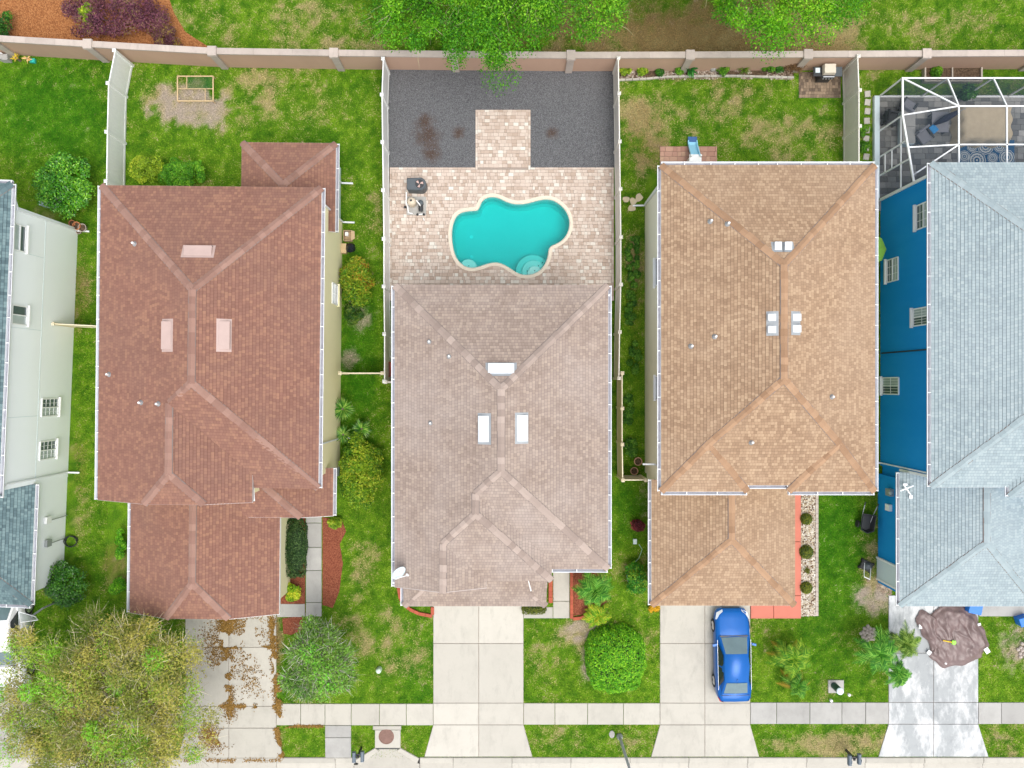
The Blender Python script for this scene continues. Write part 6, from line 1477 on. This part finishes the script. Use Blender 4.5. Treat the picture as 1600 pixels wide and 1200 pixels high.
p = P(1483, 182, 1.0); t = Thing('folded_umbrella', 'folded navy patio umbrella leaning by the covered table', 'umbrella', (p.x, p.y, .06)); t.add('canopy', MB().tube([(-.55, -.28, .55), (-.1, -.05, .8), (.5, .25, 1.0)], [.05, .18, .09], 10), plain('navy_cloth', (.012, .014, .035), .9), smooth=True); t.add('pole', MB().tube([(-.7, -.34, .05), (.75, .37, 1.1)], .02, 6), M['grey'])
p = P(1458, 202, .5); single('blue_towel', cush(MB(), (0, 0, 0), (.36, .4, .06), .02), plain('blue_towel', (.03, .25, .55), .95, var=.3, scale=9), 'bright blue towel on the grey patio chair', 'towel', loc=(p.x, p.y, .56), rot=(0, 0, .7))
# rug with pale medallions
p = P(1540, 248); rug = Thing('outdoor_rug', 'blue outdoor rug with pale round medallions inside the enclosure', 'rug', (p.x, p.y, .066)); rug.add('rug_field', MB().box((0, 0, .006), (2.9, 1.9, .012)), plain('blue_rug', (.012, .09, .20), .95, var=.2, scale=20))
def medal(x, y, r):
    mb = MB(); n = 40
    for r0, r1 in ((.92, 1.0), (.62, .8), (.3, .46), (.0, .12)):
        i = len(mb.v)
        for rr in (r0, r1): mb.v += [(x+rr*r*(1+.03*math.cos(12*6.2832*j/n))*math.cos(6.2832*j/n), y+rr*r*(1+.03*math.cos(12*6.2832*j/n))*math.sin(6.2832*j/n), .0145) for j in range(n)]
        mb.f += [(i+j, i+(j+1) % n, i+n+(j+1) % n, i+n+j) for j in range(n)]
    for j in range(16): a = 6.2832*j/16; mb.f.append(tuple(range(len(mb.v), len(mb.v)+4))); mb.v += [(x+r*d*math.cos(a+e), y+r*d*math.sin(a+e), .0148) for d, e in ((.47, 0), (.54, .09), (.61, 0), (.54, -.09))]
    o = rug.add('medallion', mb, M['rugpale']); o['kind'] = 'stuff'
M['rugpale'] = plain('pale_rug_yarn', (.50, .52, .50), .95, var=.15, scale=20)
for a, b, r in ((-.75, .58, .26), (-.05, .62, .42), (.68, .6, .3), (-.5, -.1, .46), (.32, .02, .27), (1.05, .05, .4), (-1.15, .1, .3), (0, -.6, .36), (.8, -.6, .34), (-1.05, -.6, .3)): medal(a, b, r)

# ------------------------------------------------------------------ yard things
t = Thing('timber_frame', 'thin pale timber frame lying on the bare patch of lawn', 'frame', at(309, 142))
W2, H2 = .92, .64; q = t.P
for a, b in (((-W2, -H2), (W2, -H2)), ((-W2, H2), (W2, H2)), ((-W2, -H2), (-W2, H2)), ((W2, -H2), (W2, H2))): t.add('rail', MB().bar((*a, .30), (*b, .30), .05), M['wood'])
for a, b in (((-W2, 0), (W2, 0)), ((-.45, 0), (-.45, H2)), ((.5, -H2), (.5, 0))): t.add('crossbar', MB().bar((*a, .28), (*b, .28), .03), M['wood'])
for a in (-W2, W2):
    for b in (-H2, H2): t.add('leg', MB().bar((a, b, 0), (a, b, .28), .04), M['wood'])
m, nt, b, out = newmat('green_netting'); trn = nd(nt, 'ShaderNodeBsdfTransparent'); dif = nd(nt, 'ShaderNodeBsdfDiffuse', {'Color': (.03, .14, .05)}); mx = nd(nt, 'ShaderNodeMixShader', {0: .35, 1: trn.outputs[0], 2: dif.outputs[0]}); nt.links.new(mx.outputs[0], out.inputs[0])
mb = MB(); mb.face([(-.43, .02, .27), (W2-.03, .02, .27), (W2-.03, H2-.03, .27), (-.43, H2-.03, .27)]); t.add('netting', mb, m)
single('green_board', MB().box((0, 0, .5), (.04, 1.15, 1.0)).box((.03, 0, .5), (.02, 1.05, .06)), plain('dark_green_board', (.012, .13, .02), .6), 'dark green board leaning on the pool fence near the wall', 'board', loc=(*P(594, 133, .5)[:2], 0), rot=(0, math.radians(16), 0))
# grill
t = Thing('gas_grill', 'black gas grill with tan lid on the brick patio by the wall', 'grill', (*P(1292, 113, .8)[:2], .06))
t.add('cart', MB().box((0, 0, .4), (.62, .5, .72)), M['black']); t.add('lid', MB().box((.03, .06, .98), (.62, .5, .26), taper=.9), plain('tan_grill_lid', (.58, .52, .42), .5)); t.add('handle', MB().bar((-.26, -.3, .92), (.3, -.3, .92), .05), M['rim']); t.add('control_panel', MB().box((0, -.3, .80), (.62, .1, .1)), M['black'])
for sx_, m_ in ((-.52, M['black']), (.54, M['darkgrey'])): t.add('side_shelf', MB().box((sx_, 0, .82), (.4, .48, .05)), m_)
t.add('side_burner', MB().box((-.52, .05, .86), (.22, .24, .04)), M['palewall'])
for a in (-.27, .27): t.add('caster', MB().tube([(a, -.2, .06), (a+.05, -.2, .06)], .06, 10), M['black'])
for k in range(4): t.add('knob', MB().tube([(-.22+.15*k, -.35, .80), (-.22+.15*k, -.38, .80)], .03, 8), M['rim'])
# plastic slide
p = P(1081, 240); t = Thing('toy_slide', 'light blue plastic toy slide behind the tan-roofed house', 'slide', (p.x, p.y, .06)); M['slideblue'] = plain('light_blue_plastic', (.30, .62, .78), .4, var=.08); mb = MB()
prof = [(.62, .04), (.40, .10), (.0, .42), (-.35, .72)]
for (y0, z0), (y1, z1) in zip(prof, prof[1:]):
    mb.face([(-.2, y0, z0), (.2, y0, z0), (.2, y1, z1), (-.2, y1, z1)])
    for s_ in (-1, 1): mb.bar((s_*.22, y0, z0+.05), (s_*.22, y1, z1+.05), .05, .12)
t.add('chute', mb, M['slideblue']); t.add('chute_end', MB().box((0, .70, .05), (.46, .26, .08)), plain('dark_blue_plastic', (.02, .09, .26), .45)); t.add('ladder', MB().bar((-.25, -.45, 0), (-.25, -.38, .95), .07).bar((.25, -.45, 0), (.25, -.38, .95), .07).bar((-.25, -.44, .3), (.25, -.44, .3), .06).bar((-.25, -.42, .55), (.25, -.42, .55), .06), M['white']); t.add('platform', MB().box((0, -.45, .70), (.62, .35, .06)), M['white'])
# carts beside the blue house
t = Thing('garden_cart', 'black plastic garden cart with raised handles beside the blue garage wall', 'cart', (*P(1355, 815, .4)[:2], .0), math.radians(-8)); mb = MB()
A0 = [(-.22, -.36), (.0, -.46), (.22, -.36), (.24, .30), (-.24, .30)]; B0 = [(-.34, -.44), (0, -.6), (.34, -.44), (.36, .40), (-.36, .40)]
mb.v = [(a, b, .25) for a, b in A0]+[(a, b, .58) for a, b in B0]+[(a*.93, b*.93, .575) for a, b in B0]+[(a, b, .3) for a, b in A0]; n = 5
for r in range(3): mb.f += [(r*n+k, r*n+(k+1) % n, (r+1)*n+(k+1) % n, (r+1)*n+k) for k in range(n)]
mb.f += [tuple(range(n))[::-1], tuple(range(3*n, 4*n))]; t.add('tray', mb, M['black'])
for s_ in (-1, 1): t.add('handle', MB().tube([(s_*.2, -.3, .22), (s_*.28, .4, .38), (s_*.33, .95, .62)], .022, 8), M['grey']); t.add('grip', MB().tube([(s_*.33, .85, .575), (s_*.335, 1.0, .64)], .03, 8), M['black'])
for s_ in (-1, 1): t.add('wheel', MB().tube([(s_*.42, -.2, .18), (s_*.34, -.2, .18)], .18, 16), M['tire'])
t = Thing('push_mower', 'small black push mower with pale frame by the blue garage side door', 'mower', (*P(1356, 885, .3)[:2], 0), math.radians(-25)); t.add('deck', MB().prism([(-.28, -.25), (.28, -.25), (.32, 0), (.28, .25), (-.28, .25), (-.32, 0)], .08, .22, .04), M['black']); t.add('engine', MB().lathe((0, 0, .22), [(.16, 0), (.17, .1), (.1, .18)], 14), M['darkgrey'])
for s_ in (-1, 1): t.add('handle_bar', MB().tube([(s_*.18, .1, .2), (s_*.18, -.35, .55), (s_*.16, -.55, .72)], .02, 6), M['white'])
t.add('handle_grip', MB().tube([(-.17, -.55, .72), (.17, -.55, .72)], .025, 6), M['white'])
for a in (-.31, .31):
    for b in (-.2, .2): t.add('wheel', MB().tube([(a-.03, b, .09), (a+.03, b, .09)], .09, 12), M['tire'])
# pots, boxes and oddments
def pot(label, px, py, r, h, mat, rot=None, group=None, plant=False, z=0.0):
    p = P(px, py, h*.8); t = Thing('clay_pot', label, 'pot', (p.x, p.y, z), group=group); o = t.add('pot_body', MB().lathe((0, 0, 0), [(r*.65, 0), (r*.95, h*.85), (r*1.08, h*.85), (r*1.08, h), (r*.92, h), (r*.88, h*.8)], 18), mat)
    t.add('soil', MB().lathe((0, 0, h*.8), [(r*.87, 0), (r*.2, .015)], 14), M['soil']); return t
pot('clay pot nearest the white house corner in the stacked row', 113, 349, .16, .34, M['terracotta'], group='clay pots by the white house'); pot('middle clay pot of the row by the white house', 120, 353, .20, .36, M['terracotta'], group='clay pots by the white house'); pot('pale clay pot at the lawn end of the row by the white house', 129, 356, .2, .3, M['wallcap'], group='clay pots by the white house'); pot('small dark-mouthed clay pot below the row by the white house', 123, 362, .12, .2, M['wallcap'], group='clay pots by the white house')
pot('round clay pot with dark centre by the cream fence corner', 997, 721, .2, .25, plain('pale_terracotta', (.56, .33, .22), .8, var=.2)); pot('broken clay pot next to the downspout at the cream fence corner', 991, 736, .19, .2, bpy.data.materials['pale_terracotta'])
t = Thing('air_conditioner', 'pale air conditioner unit half hidden behind the bush by the white house', 'air conditioner', (*P(74, 309, .6)[:2], 0)); t.add('cabinet', cush(MB(), (0, 0, .36), (.78, .78, .72), .05), M['palewall']); t.add('fan_grille', MB().lathe((0, 0, .722), [(.31, 0), (.31, .02), (.27, .02), (.26, .005), (.06, .005), (.05, .03)], 24), plain('blue_grey_grille', (.10, .13, .22), .5, var=.3))
for k in range(4): t.add('fan_blade', MB().box((.14*math.cos(1.57*k), .14*math.sin(1.57*k), .735), (.2, .09, .01), rot=1.57*k), M['grey'])
t = Thing('cardboard_box', 'open cardboard box with flaps against the yellow house wall', 'box', (*P(543, 368, .35)[:2], 0))
for c, d in (((0, .26, .2), (.4, .02, .4)), ((0, -.26, .2), (.4, .02, .4)), ((.2, 0, .2), (.02, .52, .4)), ((-.2, 0, .2), (.02, .52, .4)), ((0, 0, .06), (.38, .5, .02))): t.add('panel', MB().box(c, d), M['cardboard'])
fl = MB(); fl.face([(.21, -.26, .4), (.21, .26, .4), (.36, .22, .36), (.38, -.16, .36)]); t.add('flap', fl, M['cardboard']); t.add('packing', MB().box((-.06, .1, .2), (.16, .2, .2)), M['white'])
single('flat_carton', MB().box((0, 0, .16), (.26, .5, .32)).box((0, .1, .33), (.24, .2, .01)), M['wood'], 'closed tan carton standing behind the black bag by the yellow wall', 'box', loc=(*P(537, 388, .3)[:2], 0))
mb = MB(); mb.lathe((0, 0, 0), [(.2, 0), (.27, .12), (.24, .3), (.1, .42), (.04, .5)], 14); mb.v = [(x*(1+.25*math.sin(5*z+9*x)), y*(1+.2*math.sin(7*z+8*y)), z) for x, y, z in mb.v]; single('trash_bag', mb, plain('black_bag', (.012, .014, .022), .25, var=.3), 'knotted black trash bag beside the cardboard box', 'bag', loc=(*P(546, 387, .3)[:2], 0))
single('wooden_crate', MB().box((0, 0, .3), (.3, .75, .05)).box((-.14, 0, .35), (.03, .75, .65)).box((.14, 0, .35), (.03, .75, .65)).box((0, .36, .35), (.3, .03, .65)).box((0, -.36, .35), (.3, .03, .65)), M['brickred'], 'narrow red-brown open crate between the pool fence and taupe roof', 'crate', loc=(*P(607, 577, .6)[:2], 0))
# things along the wall in the far-left yard
single('concrete_block_planter', MB().box((0, 0, .2), (.42, .3, .4)).box((0, 0, .41), (.3, .2, .01)), M['concreteG'], 'tan concrete block planter by the wall in the far-left yard', 'planter', loc=(*P(7, 90, .3)[:2], 0)); single('white_bucket', MB().lathe((0, 0, 0), [(.17, 0), (.2, .4), (.18, .4), (.15, .05)], 18), M['white'], 'white bucket at the left end of the garden wall', 'bucket', loc=(*P(0, 88, .35)[:2], 0))
blades('potted_plant', 'yellowish drooping plant by the wall in the far-left yard', 'plant', 24, 90, 26, .32, .06, .4, [(150, 150, 30), (190, 180, 60), (214, 206, 110)])
single('teal_tray', MB().box((0, 0, .08), (.26, .2, .16)).box((.0, 0, .165), (.2, .14, .01)), plain('teal_plastic', (.03, .42, .36), .4), 'small teal tray below the wall in the far-left yard', 'tray', loc=(*P(51, 95, .1)[:2], 0))
blades('potted_plant', 'pale straw-coloured dry plant beside the teal tray', 'plant', 42, 91, 14, .3, .07, .3, [(190, 170, 110), (220, 206, 160)])
single('stone_ball', MB().lathe((0, 0, 0), [(.08, 0), (.17, .08), (.19, .19), (.15, .31), (.05, .38)], 16), M['concreteG'], 'pale stone ball ornament in the back rock bed', 'ornament', loc=at(1113, 108), smooth=True)
mb = MB(); el_ = [(966, 126), (1010, 124), (1040, 121), (1080, 120), (1150, 119.5), (1200, 121), (1240, 122)]
eg = Thing('bed_edging', 'curved pale stone edging of the back rock bed', 'edging'); 
for (a, b), (c, d) in zip(el_, el_[1:]):
    k = max(1, int((c-a)/10))
    for j in range(k): p0 = P(a+(c-a)*j/k, b+(d-b)*j/k); p1 = P(a+(c-a)*(j+.94)/k, b+(d-b)*(j+.94)/k); eg.add('edging_stone', MB().bar((p0.x, p0.y, .05), (p1.x, p1.y, .05), .10, .12), M['concrete'])
o = obj('rock_chips', stones('rock_chips', 2600, [(P(968, 0).x, P(0, 124).y, P(1238, 0).x, P(0, 106).y)], .05, [S(226, 214, 200), S(190, 170, 150), S(150, 130, 110)], .02, lambda x, y: fbm(x, y, .6, 8) > .5)); tag(o, 'pale rock chips scattered in the back bed under the wall', 'rocks', kind='stuff')
o = obj('white_rocks', stones('white_rocks', 2600, [(P(1251, 0).x, P(0, 962).y, P(1273, 0).x, P(0, 765).y)], .045, [S(250, 246, 236), S(232, 220, 200), S(200, 180, 150), S(120, 90, 70)], .06)); tag(o, 'white decorative rocks in the strip bed by the salmon apron', 'rocks', kind='stuff')
eg = Thing('paver_border', 'tan paver border along the white rock strip', 'edging')
for k in range(26): y0 = P(0, 962-k*7.6).y; eg.add('border_brick', MB().prism([(P(1273.5, 0).x, y0+.004), (P(1278, 0).x, y0+.004), (P(1278, 0).x, y0+.247), (P(1273.5, 0).x, y0+.247)], -.05, .085+random.uniform(-.006, .006), .01), M['wallcap'])
hard(prect(1273, 762, 1279, 966))
# stepping stones
M['flag'] = plain('cream_flagstone', S(232, 214, 180), .85, var=.15, scale=6)
for k, (a, b) in enumerate(((1355, 147), (1355, 160), (1355, 174), (1354, 189), (1354, 203), (1353, 217), (1353, 231), (1353, 245))):
    single('stepping_stone', MB().prism([(-.15, -.16), (.14, -.17), (.16, .15), (-.14, .16)], -.05, .06, .012), M['concreteC'], ('square stepping stone nearest the wall by the taupe fence', 'second square stepping stone from the wall', 'third square stepping stone from the wall', 'fourth square stepping stone from the wall', 'fifth square stepping stone from the wall', 'sixth square stepping stone from the wall', 'seventh square stepping stone from the wall', 'square stepping stone nearest the tan-roofed house')[k], 'stepping stone', 'square stepping stones by the enclosure', loc=at(a, b), rot=(0, 0, random.uniform(-.12, .12)))
for k, (a, b, r) in enumerate(((978, 312, .18), (989, 315, .19), (998, 309, .2), (987, 325, .2))):
    pl = [(r*(1+.2*math.sin(3*t_+k))*math.cos(t_), r*(1+.18*math.cos(2*t_+k*2))*math.sin(t_)) for t_ in np.linspace(0, 6.2832, 11)[:-1]]
    single('flagstone', MB().prism(pl, -.05, .06, .015), M['flag'], ('irregular flagstone nearest the pool fence', 'middle irregular flagstone of the row of three', 'irregular flagstone nearest the cream house wall', 'irregular flagstone set apart below the row of three')[k], 'flagstone', 'irregular flagstones by the pool fence', loc=at(a, b))
for k, (a, b, s_) in enumerate(((1356, 990, 1.0), (1603, 1015, 1.15))):
    t = Thing('rock_ring', ('ring of pale rocks on the lawn beside the tallest palm', 'ring of pale rocks at the right edge of the lawn')[k], 'rocks', at(a, b), group='rock rings')
    for j in range(22): aa = j*2.4; rr = .42*s_*math.sqrt((j+.5)/22); o = t.add('rock', MB().lathe((rr*math.cos(aa), rr*math.sin(aa), .02), [(.09, -.03), (.1, .04), (.05, .09)], 6), M['wallcap'])
o = obj('rubble', stones('rubble', 330, [(P(1356, 0).x, P(0, 938).y, P(1392, 0).x, P(0, 905).y)], .09, [S(226, 206, 180), S(200, 178, 150), S(170, 150, 130)], .0, lambda x, y: fbm(x, y, .5, 3)+.25*((x-P(1356, 0).x)/1.2) > .62)); tag(o, 'pale rubble stones at the corner of the blue garage', 'rubble', kind='stuff')
# terracotta edging at the middle house
eg = Thing('brick_edging', 'terracotta brick edging along the middle house entry walk and bed', 'edging')
def edging(pts, w=.16, h=.14):
    for (a, b), (c, d) in zip(pts, pts[1:]):
        p0, p1 = P(a, b), P(c, d); n = max(1, int((p1-p0).length/.24))
        for j in range(n): s0 = p0+(p1-p0)*(j/n); s1 = p0+(p1-p0)*((j+.96)/n); eg.add('edging_brick', MB().bar((s0.x, s0.y, h/2), (s1.x, s1.y, h/2), w, h), M['brickred'])
edging([(893, 885), (893, 966)]); edging([(895, 966), (906, 965), (916, 961), (926, 955)]); edging([(860, 905), (860, 940)], .2, .3); edging([(622, 912), (626, 935), (640, 951), (655, 958), (676, 962)]); edging([(676, 948), (676, 960)])
# raised bed by the enclosure
t = Thing('raised_bed', 'long raised timber garden bed between wall and enclosure', 'planter', (*P(1485, 117)[:2], 0)); 
for c, d in (((0, .42, .15), (3.0, .08, .3)), ((0, -.42, .15), (3.0, .08, .3)), ((-1.46, 0, .15), (.08, .76, .3)), ((1.46, 0, .15), (.08, .76, .3)), ((-.05, 0, .15), (.06, .76, .28))): t.add('board', MB().box(c, d), M['greywood'])
t.add('soil', MB().box((0, 0, .1), (2.9, .8, .2)), M['soil'])
# parasol peeking out beside the blue house
p = P(1362, 389, 2.0); t = Thing('parasol', 'lime green parasol tip showing beside the blue house', 'parasol', (p.x, p.y, 0)); mb = MB(); n = 8
mb.v = [(0, 0, 2.25)]+[(.78*math.cos(6.2832*k/n), .78*math.sin(6.2832*k/n), 1.9) for k in range(n)]; mb.f = [(0, 1+k, 1+(k+1) % n) for k in range(n)]; t.add('canopy', mb, plain('lime_canvas', (.20, .42, .05), .8)); t.add('pole', MB().tube([(0, 0, 0), (0, 0, 2.3)], .02, 8), M['white'])
# satellite dish and antenna
hp_ = RC.hit(628, 890)[0]; t = Thing('satellite_dish', 'white oval satellite dish on the left roof edge of the middle house', 'satellite dish', tuple(hp_)); mb = MB(); n = 24
R_ = Matrix.Rotation(math.radians(-35), 4, 'Z') @ Matrix.Rotation(math.radians(58), 4, 'Y'); off = Vector((-.12, .02, .48))
for rr, z in ((0.02, 0), (.2, .02), (.34, .06), (.40, .085), (.40, .10), (.33, .075), (.2, .035), (.02, .015)): mb.v += [tuple(R_ @ Vector((rr*math.cos(6.2832*j/n), rr*.85*math.sin(6.2832*j/n), z))+off) for j in range(n)]
mb.f = [(k*n+j, k*n+(j+1) % n, (k+1)*n+(j+1) % n, (k+1)*n+j) for k in range(7) for j in range(n)]; t.add('reflector', mb, M['palewall'], smooth=True); t.add('mast', MB().tube([(.05, 0, 0), (-.05, 0, .45)], .025, 8), M['grey']); e = R_ @ Vector((0, -.3, .1))+off; f = Vector((.32, -.18, .3)); t.add('feed_arm', MB().tube([tuple(e), tuple(f)], .018, 6), M['white']); t.add('feed_horn', MB().tube([tuple(f), tuple(f+Vector((-.05, .06, .1)))], .05, 8), M['white'])
hp_ = RE2.hit(1410, 764)[0]+Vector((23, 0, 0)); t = Thing('roof_antenna', 'white crossbar antenna on the pale grey garage roof', 'antenna', tuple(hp_)); t.add('mast', MB().tube([(0, 0, 0), (0, 0, .3)], .025, 8), M['white']); t.add('boom', MB().bar((-.08, .22, .32), (.30, -.35, .32), .05), M['white']); t.add('crossbar', MB().bar((-.28, -.05, .34), (.35, .2, .34), .05), M['white']); t.add('foot', MB().box((.30, -.35, .2), (.16, .16, .04)), M['white']); t.add('bracket', MB().box((-.02, .25, .3), (.2, .1, .05)), M['white'])
# backboard by the white car
p = P(45, 966, 2.6); t = Thing('basketball_hoop', 'clear backboard with white rim standing beside the white car', 'hoop', (p.x, p.y, 0)); t.add('pole', MB().tube([(.35, .3, 0), (.3, .3, 2.0), (.05, .05, 2.5)], .05, 8), M['grey']); m, nt, b, out = newmat('clear_acrylic'); trn = nd(nt, 'ShaderNodeBsdfTransparent', {'Color': (.85, .92, .92)}); gl = nd(nt, 'ShaderNodeBsdfGlossy', {'Roughness': .1}); mx = nd(nt, 'ShaderNodeMixShader', {0: .25, 1: trn.outputs[0], 2: gl.outputs[0]}); nt.links.new(mx.outputs[0], out.inputs[0])
c4 = [(-.35, .38, 2.8), (.42, .12, 2.75), (.26, -.18, 2.3), (-.55, -.28, 2.35)]; mb = MB(); mb.face(c4); t.add('backboard', mb, m); fr_ = MB()
for a, b in zip(c4, c4[1:]+c4[:1]): fr_.bar(a, b, .03)
t.add('backboard_frame', fr_, M['white'])
# brown tarp, straps, totes, toy shovel
Z8 = lambda a, b: (1380+a/7.27, 930+b/7.27)
ol_ = [(400, 165), (470, 175), (530, 210), (590, 150), (640, 120), (760, 100), (900, 110), (960, 170), (1050, 250), (1110, 330), (1150, 430), (1172, 540), (1160, 620), (1100, 690), (1000, 740), (850, 790), (730, 830), (620, 790), (560, 715), (480, 690), (545, 610), (490, 500), (420, 450), (372, 340), (372, 240)]
olw = [P(*Z8(a, b)) for a, b in ol_]; cc_ = sum(olw, Vector())/len(olw); t = Thing('tarp', 'rumpled brown tarp spread over the splashed driveway', 'tarp', (cc_.x, cc_.y, .055)); ol2 = smoothpoly([(p.x-cc_.x, p.y-cc_.y) for p in olw], 2); ol2 = [(x*(1+.03*math.sin(.9*i_)+.03*math.sin(.47*i_+1)), y*(1+.03*math.sin(.9*i_)+.03*math.sin(.47*i_+1))) for i_, (x, y) in enumerate(ol2)]; n = len(ol2); RN = 30; mb = MB()
for r in range(RN+1):
    for k, (x, y) in enumerate(ol2):
        f = r/RN; X, Y = x*f, y*f; fold = abs(float(fbm(np.array([X*1.1+Y*.5+4]), np.array([Y*.35-X*.3+2]), .55, 5)[0])-.5); fold2 = abs(math.sin(X*5.2+1.6*math.sin(Y*1.7)+float(fbm(np.array([X+7]), np.array([Y+7]), 1.1, 2)[0])*5))
        edge_ = min(1, (1-f)*5); z = .03+edge_*(.13+.55*fold+.10*(1-fold2)**2*(.4+.6*min(1, f*2)))+(.05*math.sin(k*.9)**2 if f > .9 else 0); mb.v.append((X, Y, z))
mb.f = [(r*n+k, r*n+(k+1) % n, (r+1)*n+(k+1) % n, (r+1)*n+k) for r in range(RN) for k in range(n)]
M['tarp'] = plain('brown_tarp', (.15, .10, .092), .42, var=.35, scale=3, spec=.6); t.add('sheet', mb, M['tarp'], smooth=True)
for k, (a, b, c, d) in enumerate(((412, 352, .16, .22), (1078, 326, .16, .12), (1166, 622, .24, .3), (512, 645, .22, .2), (738, 330, .14, .06), (690, 760, .1, .1))): p = P(*Z8(a, b), .1)-Vector((cc_.x, cc_.y, .055)); t.add('strap_patch', MB().box((p.x, p.y, .22 if k in (4, 5) else .14), (c, d, .02), rot=.3*k), M['white'])
t = Thing('toy_shovel', 'toy shovel with yellow handle and lime scoop lying on the tarp', 'shovel', (*P(1484, 1003, .4)[:2], .36), math.radians(-10)); t.add('handle', MB().tube([(-.33, 0, 0), (.12, 0, .02)], .03, 8), plain('yellow_plastic', (.75, .50, .02), .4)); t.add('scoop', MB().prism([(.12, -.10), (.3, -.12), (.36, 0), (.3, .12), (.12, .10)], 0, .05, .02), plain('lime_plastic', (.25, .65, .04), .4))
M['tote'] = plain('blue_tote', (.01, .16, .55), .4, var=.1)
def tote(label, px, py, rot, w, d):
    p = P(px, py, .5); t = Thing('storage_tote', label, 'tote', (p.x, p.y, .05), rot, group='blue totes'); t.add('tub', MB().box((0, 0, .22), (w*.9, d*.9, .44)), M['tote']); t.add('lid', cush(MB(), (0, 0, .47), (w, d, .06), .02), M['tote']); t.add('handle', MB().box((0, -d*.47, .36), (w*.3, .04, .05)), M['tote'])
tote('blue storage tote at the tarp corner under the grey garage eave', 1524, 952, -.2, .68, .48); tote('blue storage tote at the right edge of the lawn', 1602, 971, .3, .6, .45)
# fallen leaves on the red-roofed driveway
def litter(n, lines, col):
    xs = []; ys = []
    for (a, b, c, d, w, m_) in lines:
        f = RNG.random(int(n*m_)); x = a+(c-a)*f+RNG.normal(size=len(f))*w; y = b+(d-b)*f+RNG.normal(size=len(f))*w; xs.append(x); ys.append(y)
    x = (np.concatenate(xs)-800)/30; y = (600-np.concatenate(ys))/30; k = fbm(x, y, .7, 4) > .41; x, y = x[k], y[k]; n = len(x)
    pos = np.stack([x, y, .062+RNG.random(n)*.02], 1); nn = unit(n)*.35+np.array([0, 0, 1]); nn /= np.linalg.norm(nn, axis=1, keepdims=True)
    return npmesh('leaf_litter', leaves(pos, nn, RNG.uniform(.05, .11, n), RNG.uniform(.03, .06, n)), M['stone'], pal(col, n, None, .25, (1, 1, 1)))
o = obj('leaf_litter', litter(5200, [(352, 960, 360, 1120, 5, .55), (358, 962, 356, 985, 9, .3), (385, 965, 395, 1000, 12, .16), (330, 985, 345, 1060, 10, .2), (425, 965, 436, 1120, 3, .5), (345, 1011, 430, 1011, 1.5, .12), (345, 1103, 432, 1103, 2, .16), (320, 1140, 340, 1160, 9, .2), (380, 1020, 400, 1080, 12, .12), (432, 1135, 440, 1182, 2, .2), (290, 1187, 440, 1187, 1.5, .2), (430, 1134, 505, 1134, 1.2, .12)], [(90, 68, 30), (122, 92, 44), (148, 116, 64)])); tag(o, 'brown fallen leaves along the joints of the left driveway', 'leaves', kind='stuff')
o = obj('hose_pile', MB().tube([(.32*math.cos(k*.55)*(1+.1*math.sin(k)), .28*math.sin(k*.55), .05+.004*k) for k in range(46)], .02, 6).mesh('hose_pile', M['black']), loc=at(113, 845)); tag(o, 'coiled black hose on the ground by the white garage', 'hose')
